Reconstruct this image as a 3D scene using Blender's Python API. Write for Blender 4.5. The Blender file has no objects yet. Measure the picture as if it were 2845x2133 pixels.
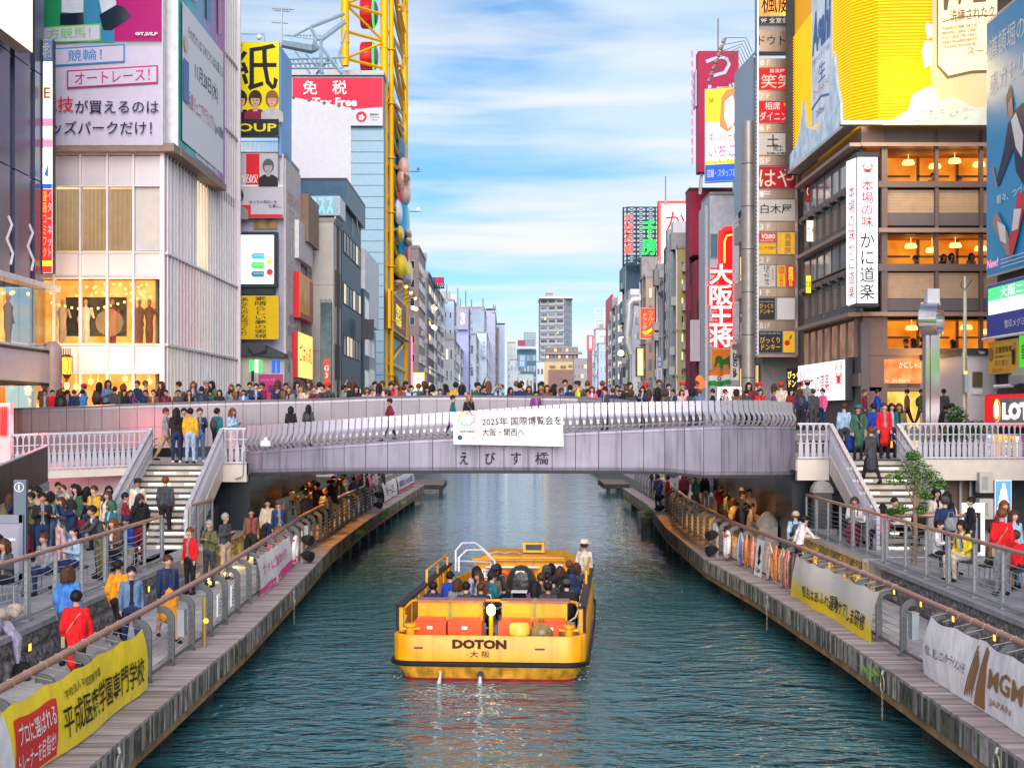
import bpy,math,random
from mathutils import Vector,Matrix
sc=bpy.context.scene
COL=sc.collection
# ---------------------------------------------------------------- camera, sky, sun, exposure
F,H,VX,VY=4100.0,5.4,1405.0,1150.0
cd=bpy.data.cameras.new('camera');cam=bpy.data.objects.new('camera',cd);COL.objects.link(cam)
cam.location=(0,0,H);cam.rotation_euler=(math.pi/2,0,0)
cd.sensor_width=36;cd.lens=36*F/2845;cd.shift_x=(1422.5-VX)/2845;cd.shift_y=(VY-1066.5)/2845
cd.clip_start=0.5;cd.clip_end=6000
sc.camera=cam
SUN_EL,SUN_AZ=27.0,181.0
w=bpy.data.worlds.new('World');sc.world=w;w.use_nodes=True
nt=w.node_tree;nd=nt.nodes;lk=nt.links
bg=nd['Background'];bg.inputs[1].default_value=0.08
sky=nd.new('ShaderNodeTexSky');sky.sky_type='NISHITA';sky.sun_disc=False
sky.sun_elevation=math.radians(SUN_EL);sky.sun_rotation=math.radians(SUN_AZ)
sky.air_density=1.0;sky.dust_density=0.15;sky.ozone_density=3.0
tc=nd.new('ShaderNodeTexCoord');mp=nd.new('ShaderNodeMapping')
mp.inputs['Scale'].default_value=(1,1,4.8);mp.inputs['Location'].default_value=(1.7,2.4,0.9)
n1=nd.new('ShaderNodeTexNoise');n1.inputs['Scale'].default_value=3.4;n1.inputs['Detail'].default_value=9;n1.inputs['Roughness'].default_value=0.5;n1.inputs['Distortion'].default_value=0.35
r1=nd.new('ShaderNodeValToRGB');r1.color_ramp.elements[0].position=0.43;r1.color_ramp.elements[1].position=0.63;r1.color_ramp.elements[1].color=(.72,.72,.72,1)
lk.new(tc.outputs['Generated'],mp.inputs[0]);lk.new(mp.outputs[0],n1.inputs[0]);lk.new(n1.outputs[0],r1.inputs[0])
mx0=nd.new('ShaderNodeMix');mx0.data_type='RGBA';mx0.blend_type='MULTIPLY';mx0.inputs[0].default_value=1
mx0.inputs[7].default_value=(0.74,0.95,1.04,1)
lk.new(sky.outputs[0],mx0.inputs[6])
sx_=nd.new('ShaderNodeSeparateXYZ');rh=nd.new('ShaderNodeValToRGB');lk.new(tc.outputs['Generated'],sx_.inputs[0]);lk.new(sx_.outputs[2],rh.inputs[0]);lk.new(rh.outputs[0],mx0.inputs[7])
rh.color_ramp.elements[0].position=0;rh.color_ramp.elements[0].color=(.50,.71,.86,1);rh.color_ramp.elements[1].position=.30;rh.color_ramp.elements[1].color=(.54,.80,.96,1)
mx=nd.new('ShaderNodeMix');mx.data_type='RGBA'
mx.inputs[7].default_value=(5.8,6.6,7.4,1)
lk.new(r1.outputs[0],mx.inputs[0]);lk.new(mx0.outputs[2],mx.inputs[6]); 
mp2=nd.new('ShaderNodeMapping');mp2.inputs['Scale'].default_value=(1.2,1,13);mp2.inputs['Location'].default_value=(.3,.2,.15);n2_=nd.new('ShaderNodeTexNoise');n2_.inputs['Scale'].default_value=2.6;n2_.inputs['Detail'].default_value=8;n2_.inputs['Distortion'].default_value=.5
r2_=nd.new('ShaderNodeValToRGB');r2_.color_ramp.elements[0].position=.42;r2_.color_ramp.elements[1].position=.60
r3_=nd.new('ShaderNodeValToRGB');r3_.color_ramp.elements[0].position=.20;r3_.color_ramp.elements[0].color=(1,1,1,1);r3_.color_ramp.elements[1].position=.34;r3_.color_ramp.elements[1].color=(0,0,0,1)
ml=nd.new('ShaderNodeMath');ml.operation='MULTIPLY';my=nd.new('ShaderNodeMix');my.data_type='RGBA';my.inputs[7].default_value=(6.3,6.5,6.5,1)
lk.new(tc.outputs['Generated'],mp2.inputs[0]);lk.new(mp2.outputs[0],n2_.inputs[0]);lk.new(n2_.outputs[0],r2_.inputs[0]);lk.new(sx_.outputs[2],r3_.inputs[0]);lk.new(r2_.outputs[0],ml.inputs[0]);lk.new(r3_.outputs[0],ml.inputs[1])
lk.new(ml.outputs[0],my.inputs[0]);lk.new(mx.outputs[2],my.inputs[6]);lk.new(my.outputs[2],bg.inputs[0])
sd=bpy.data.lights.new('sun','SUN');so=bpy.data.objects.new('sun',sd);COL.objects.link(so)
sd.energy=2.6;sd.angle=math.radians(55);sd.color=(1.0,0.86,0.78)
a,e=math.radians(SUN_AZ),math.radians(SUN_EL)
so.rotation_euler=Vector((-math.sin(a)*math.cos(e),-math.cos(a)*math.cos(e),-math.sin(e))).to_track_quat('-Z','Y').to_euler()
so.location=(0,-30,60)
sc.view_settings.view_transform='Standard';sc.view_settings.look='None'
sc.view_settings.gamma=1;sc.view_settings.exposure=0.9;sc.view_settings.use_curve_mapping=False
sc.cycles.max_bounces=6;sc.cycles.diffuse_bounces=3;sc.cycles.glossy_bounces=3;sc.cycles.transparent_max_bounces=6;sc.cycles.sample_clamp_indirect=3
try:sc.cycles.use_denoising=True
except Exception:pass
# ---------------------------------------------------------------- helpers
rnd=random.Random(7)
def W(px,py,D):return Vector(((px-VX)*D/F,D,H-(py-VY)*D/F))
def XX(px,D):return (px-VX)*D/F
def ZZ(py,D):return H-(py-VY)*D/F
_m={}
def M(name,col,rough=0.6,metal=0.0,emit=0.0,var=0.12,vs=3.0,bump=0.0,bs=20.0,stretch=None,alpha=None,streak=0):
 if name in _m:return _m[name]
 m=bpy.data.materials.new(name);m.use_nodes=True;t=m.node_tree;b=t.nodes['Principled BSDF']
 b.inputs['Specular IOR Level'].default_value=.2 if rough>=.4 and metal<.2 else .5
 b.inputs['Roughness'].default_value=rough;b.inputs['Metallic'].default_value=metal
 c4=(col[0],col[1],col[2],1)
 if emit:
  if emit<3:emit*=.66
  b.inputs['Emission Color'].default_value=c4;b.inputs['Emission Strength'].default_value=emit
  b.inputs['Base Color'].default_value=(col[0]*.5,col[1]*.5,col[2]*.5,1)
 else:
  b.inputs['Base Color'].default_value=c4
  if var:
   co=t.nodes.new('ShaderNodeTexCoord');n=t.nodes.new('ShaderNodeTexNoise');n.inputs['Scale'].default_value=vs;n.inputs['Detail'].default_value=5
   mpn=t.nodes.new('ShaderNodeMapping');mpn.inputs['Scale'].default_value=stretch or (1,1,1)
   t.links.new(co.outputs['Object'],mpn.inputs[0]);t.links.new(mpn.outputs[0],n.inputs[0])
   r=t.nodes.new('ShaderNodeMapRange');r.inputs['From Min'].default_value=0.3;r.inputs['From Max'].default_value=0.7
   r.inputs['To Min'].default_value=1-var*1.3;r.inputs['To Max'].default_value=1+var*.7
   t.links.new(n.outputs[0],r.inputs[0])
   x=t.nodes.new('ShaderNodeVectorMath');x.operation='SCALE';x.inputs[0].default_value=col[:3]
   t.links.new(r.outputs[0],x.inputs['Scale']);last=x.outputs[0]
   if streak:
    n2=t.nodes.new('ShaderNodeTexNoise');n2.inputs['Scale'].default_value=2.2;n2.inputs['Detail'].default_value=4
    m2=t.nodes.new('ShaderNodeMapping');m2.inputs['Scale'].default_value=(3,3,.22)
    t.links.new(co.outputs['Object'],m2.inputs[0]);t.links.new(m2.outputs[0],n2.inputs[0])
    r2=t.nodes.new('ShaderNodeMapRange');r2.inputs['From Min'].default_value=.5;r2.inputs['From Max'].default_value=.75;r2.inputs['To Min'].default_value=1;r2.inputs['To Max'].default_value=1-streak
    t.links.new(n2.outputs[0],r2.inputs[0]);x2=t.nodes.new('ShaderNodeVectorMath');x2.operation='SCALE'
    t.links.new(last,x2.inputs[0]);t.links.new(r2.outputs[0],x2.inputs['Scale']);last=x2.outputs[0]
   t.links.new(last,b.inputs['Base Color'])
  if bump:
   nb=t.nodes.new('ShaderNodeTexNoise');nb.inputs['Scale'].default_value=bs;nb.inputs['Detail'].default_value=6
   co2=t.nodes.new('ShaderNodeTexCoord');t.links.new(co2.outputs['Object'],nb.inputs[0])
   bp=t.nodes.new('ShaderNodeBump');bp.inputs['Strength'].default_value=bump;bp.inputs['Distance'].default_value=.05
   t.links.new(nb.outputs[0],bp.inputs['Height']);t.links.new(bp.outputs[0],b.inputs['Normal'])
 if alpha is not None:
  b.inputs['Alpha'].default_value=alpha
 _m[name]=m;return m
def E(name,col,s=1.0):return M(name,col,0.5,0,s)
TW={}
def wl(o):
 v=Vector((0,0,0))
 while o is not None:v+=o.location;o=o.parent
 return v
def tag(o,label=None,cat=None,group=None,kind=None):
 if label:o['label']=label
 if cat:o['category']=cat
 if group:o['group']=group
 if kind:o['kind']=kind
 return o
def thing(name,label,cat,loc=(0,0,0),group=None):
 o=bpy.data.objects.new(name,None);COL.objects.link(o);o.location=loc;o.empty_display_size=.2
 return tag(o,label,cat,group)
def mesh_obj(name,me,parent=None,loc=(0,0,0),rz=0):
 o=bpy.data.objects.new(name,me);COL.objects.link(o);o.location=loc;o.rotation_euler=(0,0,rz)
 if parent is not None:o.parent=parent
 return o
class MB:
 def __init__(s):s.v=[];s.f=[];s.m=[]
 def add(s,vs,fs,mi=0):
  n=len(s.v);s.v+=[tuple(v)for v in vs];s.f+=[tuple(i+n for i in f)for f in fs];s.m+=[mi]*len(fs);return s
 def obox(s,O,U,V,Z,mi=0):
  O,U,V,Z=map(Vector,(O,U,V,Z))
  vs=[O,O+U,O+U+V,O+V,O+Z,O+U+Z,O+U+V+Z,O+V+Z]
  fs=[(0,3,2,1),(4,5,6,7),(0,1,5,4),(1,2,6,5),(2,3,7,6),(3,0,4,7)]
  if U.cross(V).dot(Z)<0:fs=[f[::-1]for f in fs]
  return s.add(vs,fs,mi)
 def box(s,x0,y0,z0,x1,y1,z1,mi=0):
  return s.obox((min(x0,x1),min(y0,y1),min(z0,z1)),(abs(x1-x0),0,0),(0,abs(y1-y0),0),(0,0,abs(z1-z0)),mi)
 def bar(s,p,q,w,h=None,mi=0,up=(0,0,1)):
  p,q=Vector(p),Vector(q);h=h or w;d=(q-p)
  u=Vector(up)if abs(d.normalized().dot(Vector(up)))<.98 else Vector((1,0,0))
  a=d.cross(u).normalized()*w;b=a.cross(d).normalized()*h
  return s.obox(p-a/2-b/2,a,d,b,mi)
 def tube(s,pts,r,n=6,mi=0,closed=False):
  pts=[Vector(p)for p in pts];L=len(pts);rr=r if isinstance(r,(list,tuple))else [r]*L
  vs=[];up=Vector((0,0,1));prev=None
  for i,p in enumerate(pts):
   if closed:t=pts[(i+1)%L]-pts[i-1]
   else:t=pts[min(i+1,L-1)]-pts[max(i-1,0)]
   t.normalize()
   if prev is None:
    a=t.cross(up)
    if a.length<.05:a=t.cross(Vector((1,0,0)))
   else:a=prev-t*prev.dot(t)
   a.normalize();prev=a;b=t.cross(a)
   for k in range(n):
    an=2*math.pi*k/n;vs.append(p+(a*math.cos(an)+b*math.sin(an))*rr[i])
  fs=[]
  for i in range(L if closed else L-1):
   j=(i+1)%L
   for k in range(n):
    k2=(k+1)%n;fs.append((i*n+k,i*n+k2,j*n+k2,j*n+k))
  if not closed:fs+=[tuple(range(n))[::-1],tuple((L-1)*n+k for k in range(n))]
  return s.add(vs,fs,mi)
 def sph(s,c,r,nu=10,nv=6,mi=0):
  c=Vector(c);r=Vector((r,r,r))if not hasattr(r,'__len__')else Vector(r)
  vs=[c+Vector((0,0,-r.z))]
  for j in range(1,nv):
   t=math.pi*j/nv
   for i in range(nu):
    p=2*math.pi*i/nu;vs.append(c+Vector((r.x*math.sin(t)*math.cos(p),r.y*math.sin(t)*math.sin(p),-r.z*math.cos(t))))
  vs.append(c+Vector((0,0,r.z)));fs=[]
  for i in range(nu):
   i2=(i+1)%nu;fs.append((0,1+i2,1+i));T=1+(nv-2)*nu;fs.append((len(vs)-1,T+i,T+i2))
   for j in range(nv-2):a=1+j*nu;fs.append((a+i,a+i2,a+nu+i2,a+nu+i))
  return s.add(vs,fs,mi)
 def lathe(s,c,prof,n=12,mi=0,sx=1,sy=1):
  c=Vector(c);vs=[];fs=[]
  for r,z in prof:
   for k in range(n):an=2*math.pi*k/n;vs.append(c+Vector((r*sx*math.cos(an),r*sy*math.sin(an),z)))
  for i in range(len(prof)-1):
   for k in range(n):k2=(k+1)%n;fs.append((i*n+k,i*n+k2,(i+1)*n+k2,(i+1)*n+k))
  fs+=[tuple(range(n))[::-1],tuple((len(prof)-1)*n+k for k in range(n))]
  return s.add(vs,fs,mi)
 def prism(s,O,U,V,poly,D,mi=0):
  O,U,V,D=map(Vector,(O,U,V,D));n=len(poly)
  ar=sum(poly[i][0]*poly[(i+1)%n][1]-poly[(i+1)%n][0]*poly[i][1]for i in range(n))
  if (U.cross(V).dot(D)>0)!=(ar<0):poly=poly[::-1]
  a=[O+U*u+V*v for u,v in poly]
  return s.add(a+[p+D for p in a],[tuple(range(n)),tuple(range(2*n-1,n-1,-1))]+[(i+n,(i+1)%n+n,(i+1)%n,i)for i in range(n)],mi)
 def build(s,name,mats,parent=None,smooth=False,at=None,rz=0,kind=None):
  me=bpy.data.meshes.new(name);off=wl(parent)if parent is not None else Vector((0,0,0))
  o0=Vector(at)if at is not None else None
  if o0 is None:vs=[Vector(v)-off for v in s.v]
  else:vs=s.v
  me.from_pydata([tuple(v)for v in vs],[],s.f)
  if not isinstance(mats,(list,tuple)):mats=[mats]
  for m in mats:me.materials.append(m)
  if len(mats)>1:me.polygons.foreach_set('material_index',s.m)
  if smooth:
   me.polygons.foreach_set('use_smooth',[True]*len(me.polygons))
   try:me.set_sharp_from_angle(angle=math.radians(50))
   except Exception:pass
  o=bpy.data.objects.new(name,me);COL.objects.link(o)
  if parent is not None:o.parent=parent
  if o0 is not None:o.location=o0-off;o.rotation_euler=(0,0,rz)
  if kind:o['kind']=kind
  return o
def box1(name,mats,parent,x0,y0,z0,x1,y1,z1,**k):return MB().box(x0,y0,z0,x1,y1,z1).build(name,mats,parent,**k)
def copy_tree(o,parent=None):
 c=o.copy();COL.objects.link(c);c.parent=parent
 if parent is not None:c.matrix_parent_inverse=o.matrix_parent_inverse.copy()
 for ch in o.children:copy_tree(ch,c)
 return c
_tx={}
def text_mesh(s,bold=0.0,vert=False,spacing=1.0):
 k=(s,bold,vert,spacing)
 if k in _tx:return _tx[k]
 if any(ord(q)>255 for q in s):bold=min(bold*.3,.007)
 c=bpy.data.curves.new('t','FONT');c.body='\n'.join(s)if vert else s;c.align_x='CENTER';c.offset=bold;c.resolution_u=2;c.space_line=spacing
 o=bpy.data.objects.new('t',c);me=bpy.data.meshes.new_from_object(o)
 vs=[v.co.copy()for v in me.vertices];fs=[tuple(p.vertices)for p in me.polygons]
 bpy.data.objects.remove(o);bpy.data.curves.remove(c);bpy.data.meshes.remove(me)
 _tx[k]=(vs,fs);return _tx[k]
def lettering(par,s,O,U,u,v,w,h,mat,vert=False,bold=0.02,name='lettering',off=.012,skew=0,rot=0,ext=0,up=(0,0,1)):
 vs,fs=text_mesh(s,bold,vert)
 if not vs:return None
 O,U,Z=Vector(O),Vector(U).normalized(),Vector(up);N=U.cross(Z)
 x0=min(p.x for p in vs);x1=max(p.x for p in vs);y0=min(p.y for p in vs);y1=max(p.y for p in vs)
 mb=MB();out=[]
 for p in vs:
  a=(p.x-x0)/max(x1-x0,1e-6)*w;b=(p.y-y0)/max(y1-y0,1e-6)*h
  a+=b*skew;b+=(a-w/2)*rot
  out.append(O+U*(u+a)+Z*(v+b)+N*off)
 mb.add(out,fs)
 return mb.build(name,mat,par)
class Board:
 def __init__(s,name,label,cat,O,U,w,h,d=.25,face=None,case=None,group=None,parent=None,frame=0,lean=0):
  s.O,s.U,s.w,s.h=Vector(O),Vector(U).normalized(),w,h;s.Z=Vector((0,0,1));s.N=s.U.cross(s.Z);s.k=0
  if lean:s.Z=Vector((0,0,1))
  s.t=parent if parent is not None else thing(name,label,cat,s.O,group)
  case=case or M('sign_case',(.25,.26,.28),.5)
  MB().obox(s.O-s.N*d,s.U*w,s.N*d,s.Z*h).build('case',case,s.t)
  if face:
   MB().obox(s.O+s.U*.02+s.Z*.02,s.U*(w-.04),s.N*.012,s.Z*(h-.04)).build('face',face,s.t);s.k=.012
  if frame:
   m=MB();f=frame
   for a,b,c,e in ((-f,-f,w+2*f,f),(-f,h,w+2*f,f),(-f,0,f,h),(w,0,f,h)):
    m.obox(s.O+s.U*a+s.Z*b-s.N*(d+.005),s.U*c,s.N*(d+.05),s.Z*e)
   m.build('frame',case,s.t)
 def step(s):s.k+=.006;return s.k
 def rect(s,u,v,w,h,mat,name='print'):
  k=s.step();o=s.O+s.U*u*s.w+s.Z*v*s.h+s.N*(k-.004);return MB().obox(o,s.U*w*s.w,s.N*.004,s.Z*h*s.h).build(name,mat,s.t)
 def poly(s,pts,mat,name='print'):
  k=s.step();return MB().prism(s.O+s.N*(k-.004),s.U*s.w,s.Z*s.h,pts,s.N*.004).build(name,mat,s.t)
 def disc(s,u,v,r,mat,name='print',n=20,ry=None,a0=0,a1=360):
  ry=ry or r
  pts=[(u+r/s.w*math.cos(math.radians(a0+(a1-a0)*i/n)),v+ry/s.h*math.sin(math.radians(a0+(a1-a0)*i/n)))for i in range(n+(a1-a0<360))]
  return s.poly(pts,mat,name)
 def arc(s,u,v,r,th,mat,a0=0,a1=360,name='emblem',n=14):
  k=s.step();mb=MB();C=s.O+s.U*u*s.w+s.Z*v*s.h+s.N*k;vs=[];fs=[]
  for i in range(n+1):
   an=math.radians(a0+(a1-a0)*i/n);d=s.U*math.cos(an)+s.Z*math.sin(an);vs+=[C+d*r,C+d*(r-th)]
  for i in range(n):fs.append((2*i,2*i+2,2*i+3,2*i+1))
  return mb.add(vs,[f[::-1]for f in fs]).build(name,mat,s.t)
 def txt(s,st,u,v,w,h,mat,vert=False,bold=.02,skew=0,rot=0,name='lettering'):
  return lettering(s.t,st,s.O,s.U,u*s.w,v*s.h,w*s.w,h*s.h,mat,vert,bold,name,s.step(),skew,rot)
# windows set in a wall, each its own part with its pane as a sub-part
_wm={}
def win_meshes(w,h,fr,pane,d=.05,bars=0,hb=0,fw=.06):
 k=(round(w,2),round(h,2),fr.name,pane.name,bars,hb,fw)
 if k in _wm:return _wm[k]
 m=MB()
 m.box(-w/2,-d,0,-w/2+fw,0,h).box(w/2-fw,-d,0,w/2,0,h).box(-w/2+fw,-d,0,w/2-fw,0,fw).box(-w/2+fw,-d,h-fw,w/2-fw,0,h)
 for i in range(bars):x=-w/2+w*(i+1)/(bars+1);m.box(x-fw*.35,-d*.9,fw,x+fw*.35,0,h-fw)
 for i in range(hb):z=h*(i+1)/(hb+1);m.box(-w/2+fw,-d*.8,z-fw*.3,w/2-fw,0,z+fw*.3)
 a=m.build('window',fr);p=MB().box(-w/2+fw,-d*.4,fw,w/2-fw,-.002,h-fw).build('pane',pane)
 r=(a.data,p.data);bpy.data.objects.remove(a);bpy.data.objects.remove(p);_wm[k]=r;return r
def window(par,C,rz,w,h,fr,pane,**k):
 a,p=win_meshes(w,h,fr,pane,**k)
 o=mesh_obj('window',a,par,Vector(C)-wl(par),rz);mesh_obj('pane',p,o);return o
def windows(par,O,U,w,h,cols,rows,fw,fh,fr,panes,skip=(),fwd=.06,**k):
 O,U=Vector(O),Vector(U).normalized();rz=math.atan2(U.y,U.x);N=U.cross(Vector((0,0,1)))
 for j in range(rows):
  for i in range(cols):
   if (i,j)in skip:continue
   C=O+U*(w*(i+.5)/cols)+Vector((0,0,h*(j+.5)/rows-h/rows*fh/2))+N*.003
   window(par,C,rz,w/cols*fw,h/rows*fh,fr,panes[rnd.randrange(len(panes))],fw=fwd,**k)
# frequently used materials
glass=M('window_glass',(.10,.15,.19),.08,0,var=.3,vs=.6)
glassb=M('window_glass_blue',(.16,.27,.36),.06,0,var=.3,vs=.5)
glassd=M('window_glass_dark',(.03,.04,.05),.1,0,var=0)
glassw=M('curtained_glass',(.56,.58,.60),.15,0,var=.15,vs=1)
litw=E('lit_window',(1.0,.62,.22),1.1)
lity=E('lit_window_pale',(1.0,.84,.55),.9)
steel=M('brushed_steel',(.55,.56,.58),.32,.85,var=.1)
steeld=M('painted_steel',(.30,.32,.33),.45,.3)
white=M('white_paint',(.78,.79,.82),.5,streak=.15)
black=M('black_paint',(.02,.02,.025),.5,var=0)
dark=M('dark_metal',(.05,.055,.065),.5)
navy=M('navy_cladding',(.035,.06,.10),.4)
conc=M('concrete',(.34,.33,.33),.85,bump=.3,bs=12,streak=.25)
ink=M('black_ink',(.015,.015,.02),.6,var=0)
whitei=M('white_ink',(.85,.85,.85),.6,var=0)
redi=M('red_ink',(.70,.02,.03),.5,var=0)
Ewhite=E('lit_white',(.93,.97,1.0),1.05);Ered=E('lit_red',(1.0,.03,.03),1.1);Eyel=E('lit_yellow',(1.0,.74,.03),1.1)
Eblue=E('lit_blue',(.02,.12,.75),.9);Egreen=E('lit_green',(.05,.8,.15),1.1);Eorange=E('lit_orange',(1.0,.34,.03),1.1)
Ecream=E('lit_cream',(1,.93,.74),1.15);Elamp=E('lamp_glow',(1.0,.36,.03),2.9);Ebulb=E('bulb_glow',(1.0,.62,.18),2.9)
Eink=M('matt_black_letter',(.02,.02,.03),.7,var=0);Epink=E('lit_pink',(1.0,.25,.45),1.0)
# ---------------------------------------------------------------- water, ground, promenades
def water_mat():
 m=bpy.data.materials.new('canal_water');m.use_nodes=True;t=m.node_tree;b=t.nodes['Principled BSDF']
 b.inputs['Base Color'].default_value=(.042,.150,.165,1);b.inputs['Roughness'].default_value=.04;b.inputs['IOR'].default_value=1.6
 b.inputs['Specular IOR Level'].default_value=.9
 co=t.nodes.new('ShaderNodeTexCoord');hs=[]
 for sc_,st,amp in ((.35,(1,1.3,1),.9),(1.0,(1,1.7,1),.95),(2.6,(.8,1.7,1),.42),(8,(.8,1.5,1),.04)):
  mp_=t.nodes.new('ShaderNodeMapping');mp_.inputs['Scale'].default_value=st;mp_.inputs['Rotation'].default_value=(0,0,.12*sc_)
  n=t.nodes.new('ShaderNodeTexNoise');n.inputs['Scale'].default_value=sc_;n.inputs['Detail'].default_value=3;n.inputs['Distortion'].default_value=.8
  t.links.new(co.outputs['Object'],mp_.inputs[0]);t.links.new(mp_.outputs[0],n.inputs[0])
  x=t.nodes.new('ShaderNodeMath');x.operation='MULTIPLY';x.inputs[1].default_value=amp;t.links.new(n.outputs[0],x.inputs[0]);hs.append(x.outputs[0])
 last=hs[0]
 for h_ in hs[1:]:
  a2=t.nodes.new('ShaderNodeMath');t.links.new(last,a2.inputs[0]);t.links.new(h_,a2.inputs[1]);last=a2.outputs[0]
 bp=t.nodes.new('ShaderNodeBump');bp.inputs['Strength'].default_value=1;sy=t.nodes.new('ShaderNodeSeparateXYZ');mr=t.nodes.new('ShaderNodeMapRange');t.links.new(co.outputs['Object'],sy.inputs[0]);t.links.new(sy.outputs[1],mr.inputs[0])
 mr.inputs['From Min'].default_value=22;mr.inputs['From Max'].default_value=62;mr.inputs['To Min'].default_value=.30;mr.inputs['To Max'].default_value=.045;t.links.new(mr.outputs[0],bp.inputs['Distance'])
 t.links.new(a2.outputs[0],bp.inputs['Height']);t.links.new(bp.outputs[0],b.inputs['Normal'])
 return m
mb=MB();mb.add([(-60,-20,0),(60,-20,0),(60,900,0),(-60,900,0)],[(0,1,2,3)])
mb.build('canal_water',water_mat(),kind='structure')
street=M('street_asphalt',(.09,.09,.095),.9,bump=.3)
mb=MB()
for s in (-1,1):
 x0,x1=(-2500,-9.5)if s<0 else (11,2500)
 mb.box(x0,66,-1,x1,3000,1.6)
mb.box(-9.5,900,-1,11,3000,1.6)
mb.build('ground',street,kind='structure')
# promenade decks: outline of the outer edge (x, y)
LE=[(-5.2,12),(-5.2,30),(-5.45,40),(-5.75,49),(-5.75,60),(-5.4,78),(-5.05,92)]
RE=[(6.6,12),(6.57,30),(6.4,38),(6.05,45),(6.2,57),(6.9,72),(6.95,88)]
def along(P,y):
 for (a,b),(c,d)in zip(P,P[1:]):
  if b<=y<=d:return a+(c-a)*(y-b)/(d-b)
 return P[0][0]if y<P[0][1]else P[-1][0]
pave=M('paving',(.40,.385,.39),.7,var=.14,vs=1.2,bump=.15,bs=30)
plank=M('deck_timber',(.36,.30,.29),.75,var=.28,vs=4,stretch=(.4,6,1),bump=.2)
fasc=M('weathered_fascia',(.30,.27,.25),.9,var=.55,vs=3,stretch=(1,9,.8),bump=.4,streak=.6)
rustb=M('ochre_steel_beam',(.36,.22,.10),.7,var=.35,vs=2,streak=.3)
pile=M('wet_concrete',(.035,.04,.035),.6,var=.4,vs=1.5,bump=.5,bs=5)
paves=[pave,M('paving_pale',(.46,.44,.445),.7,var=.18,vs=1.7,bump=.15,bs=30),M('paving_worn',(.34,.33,.335),.75,var=.2,vs=1.4,bump=.15,bs=30)]
planks=[plank,M('deck_timber_pale',(.44,.38,.37),.75,var=.25,vs=5,stretch=(.4,6,1)),M('deck_timber_dark',(.25,.21,.20),.75,var=.3,vs=4,stretch=(.4,6,1))]
fascs=[fasc,M('fascia_pale',(.42,.38,.34),.9,var=.5,vs=4,streak=.7),M('fascia_dark',(.13,.12,.11),.9,var=.5,vs=4,streak=.5),M('fascia_moss',(.10,.13,.06),.9,var=.5,vs=6,streak=.4)]
def deck(side,E_,yend):
 s=side;inner=-8.3 if s<0 else 9.2
 ys=[12+i*.4 for i in range(int((yend-12)/.4)+1)]
 mb=MB()
 mb.box(min(inner,s*7.2),12,.55,max(inner,s*7.2),yend,.94)
 for a,b in zip(ys,ys[1:]):
  e0,e1=along(E_,a),along(E_,b);mb.obox((e0+s*.12,a,.5),(s*.78,0,0),(e1-e0,b-a,0),(0,0,.40),0)
 mb.build('promenade_base',conc,kind='structure')
 root=bpy.data.objects.new('promenade',None);COL.objects.link(root);root['kind']='structure'
 sl=MB();pls=[MB()for _ in planks];fbs=[MB()for _ in fascs];bm_=MB()
 y=12.0
 while y<yend-1:
  L=1.0;e0,e1=along(E_,y)+s*.96,along(E_,y+L)+s*.96;n=3
  for k in range(n):
   a0=e0+(inner-e0)*k/n;a1=e0+(inner-e0)*(k+1)/n;c0=e1+(inner-e1)*k/n;c1=e1+(inner-e1)*(k+1)/n
   g=.006*s
   mm=MB();z=1.0+rnd.uniform(-.002,.002)
   vs=[(a0-g,y+.006,.9),(a1+g,y+.006,.9),(c1+g,y+L-.006,.9),(c0-g,y+L-.006,.9)]
   vs+=[(p[0],p[1],z)for p in vs]
   fs=[(4,5,6,7),(0,1,5,4),(1,2,6,5),(2,3,7,6),(3,0,4,7)]
   if s<0:fs=[f[::-1]for f in fs]
   if y<46:MB().add(vs,fs).build('paving_slab',paves[rnd.randrange(3)],root)
   else:sl.add(vs,fs)
  y+=L
 y=12.0
 while y<yend-.2:
  e=along(E_,y);d=.115;pl=pls[rnd.choices((0,1,2),(5,3,2))[0]];fb=fbs[rnd.choices((0,1,2,3),(5,4,3,2)if rnd.random()>.3 else (1,1,5,1))[0]];pl.obox((e,y+.004,.95),(s*.95,0,0),(0,d-.008,0),(0,0,.05+rnd.uniform(-.003,.003)))
  fb.obox((e,y+.004,.58),(s*.04+rnd.uniform(-.006,.006),0,0),(0,d-.008,0),(0,0,.37));y+=d
 for a,b in zip(ys,ys[1:]):
  e0,e1=along(E_,a),along(E_,b);bm_.obox((e0+s*.06,a,.40),(s*.12,0,0),(e1-e0,b-a,0),(0,0,.16))
 sl.build('paving_slabs',pave,root,kind='stuff');[m_.build('deck_boards',q_,root,kind='stuff')for m_,q_ in zip(pls,planks)];[m_.build('fascia_boards',q_,root,kind='stuff')for m_,q_ in zip(fbs,fascs)]
 bm_.build('edge_beam',rustb,root)
 y=13.5
 while y<yend-1:
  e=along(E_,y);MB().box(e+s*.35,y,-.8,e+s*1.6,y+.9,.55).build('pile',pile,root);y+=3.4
 return root
lp=deck(-1,LE,92);rp=deck(1,RE,88)
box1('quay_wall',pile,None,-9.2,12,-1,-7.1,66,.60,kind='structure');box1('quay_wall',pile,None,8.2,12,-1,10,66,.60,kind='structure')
box1('quay_wall',conc,None,-10,66,-1,-7.4,900,1.2,kind='structure');box1('quay_wall',conc,None,8.2,66,-1,12,900,1.2,kind='structure')
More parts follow.
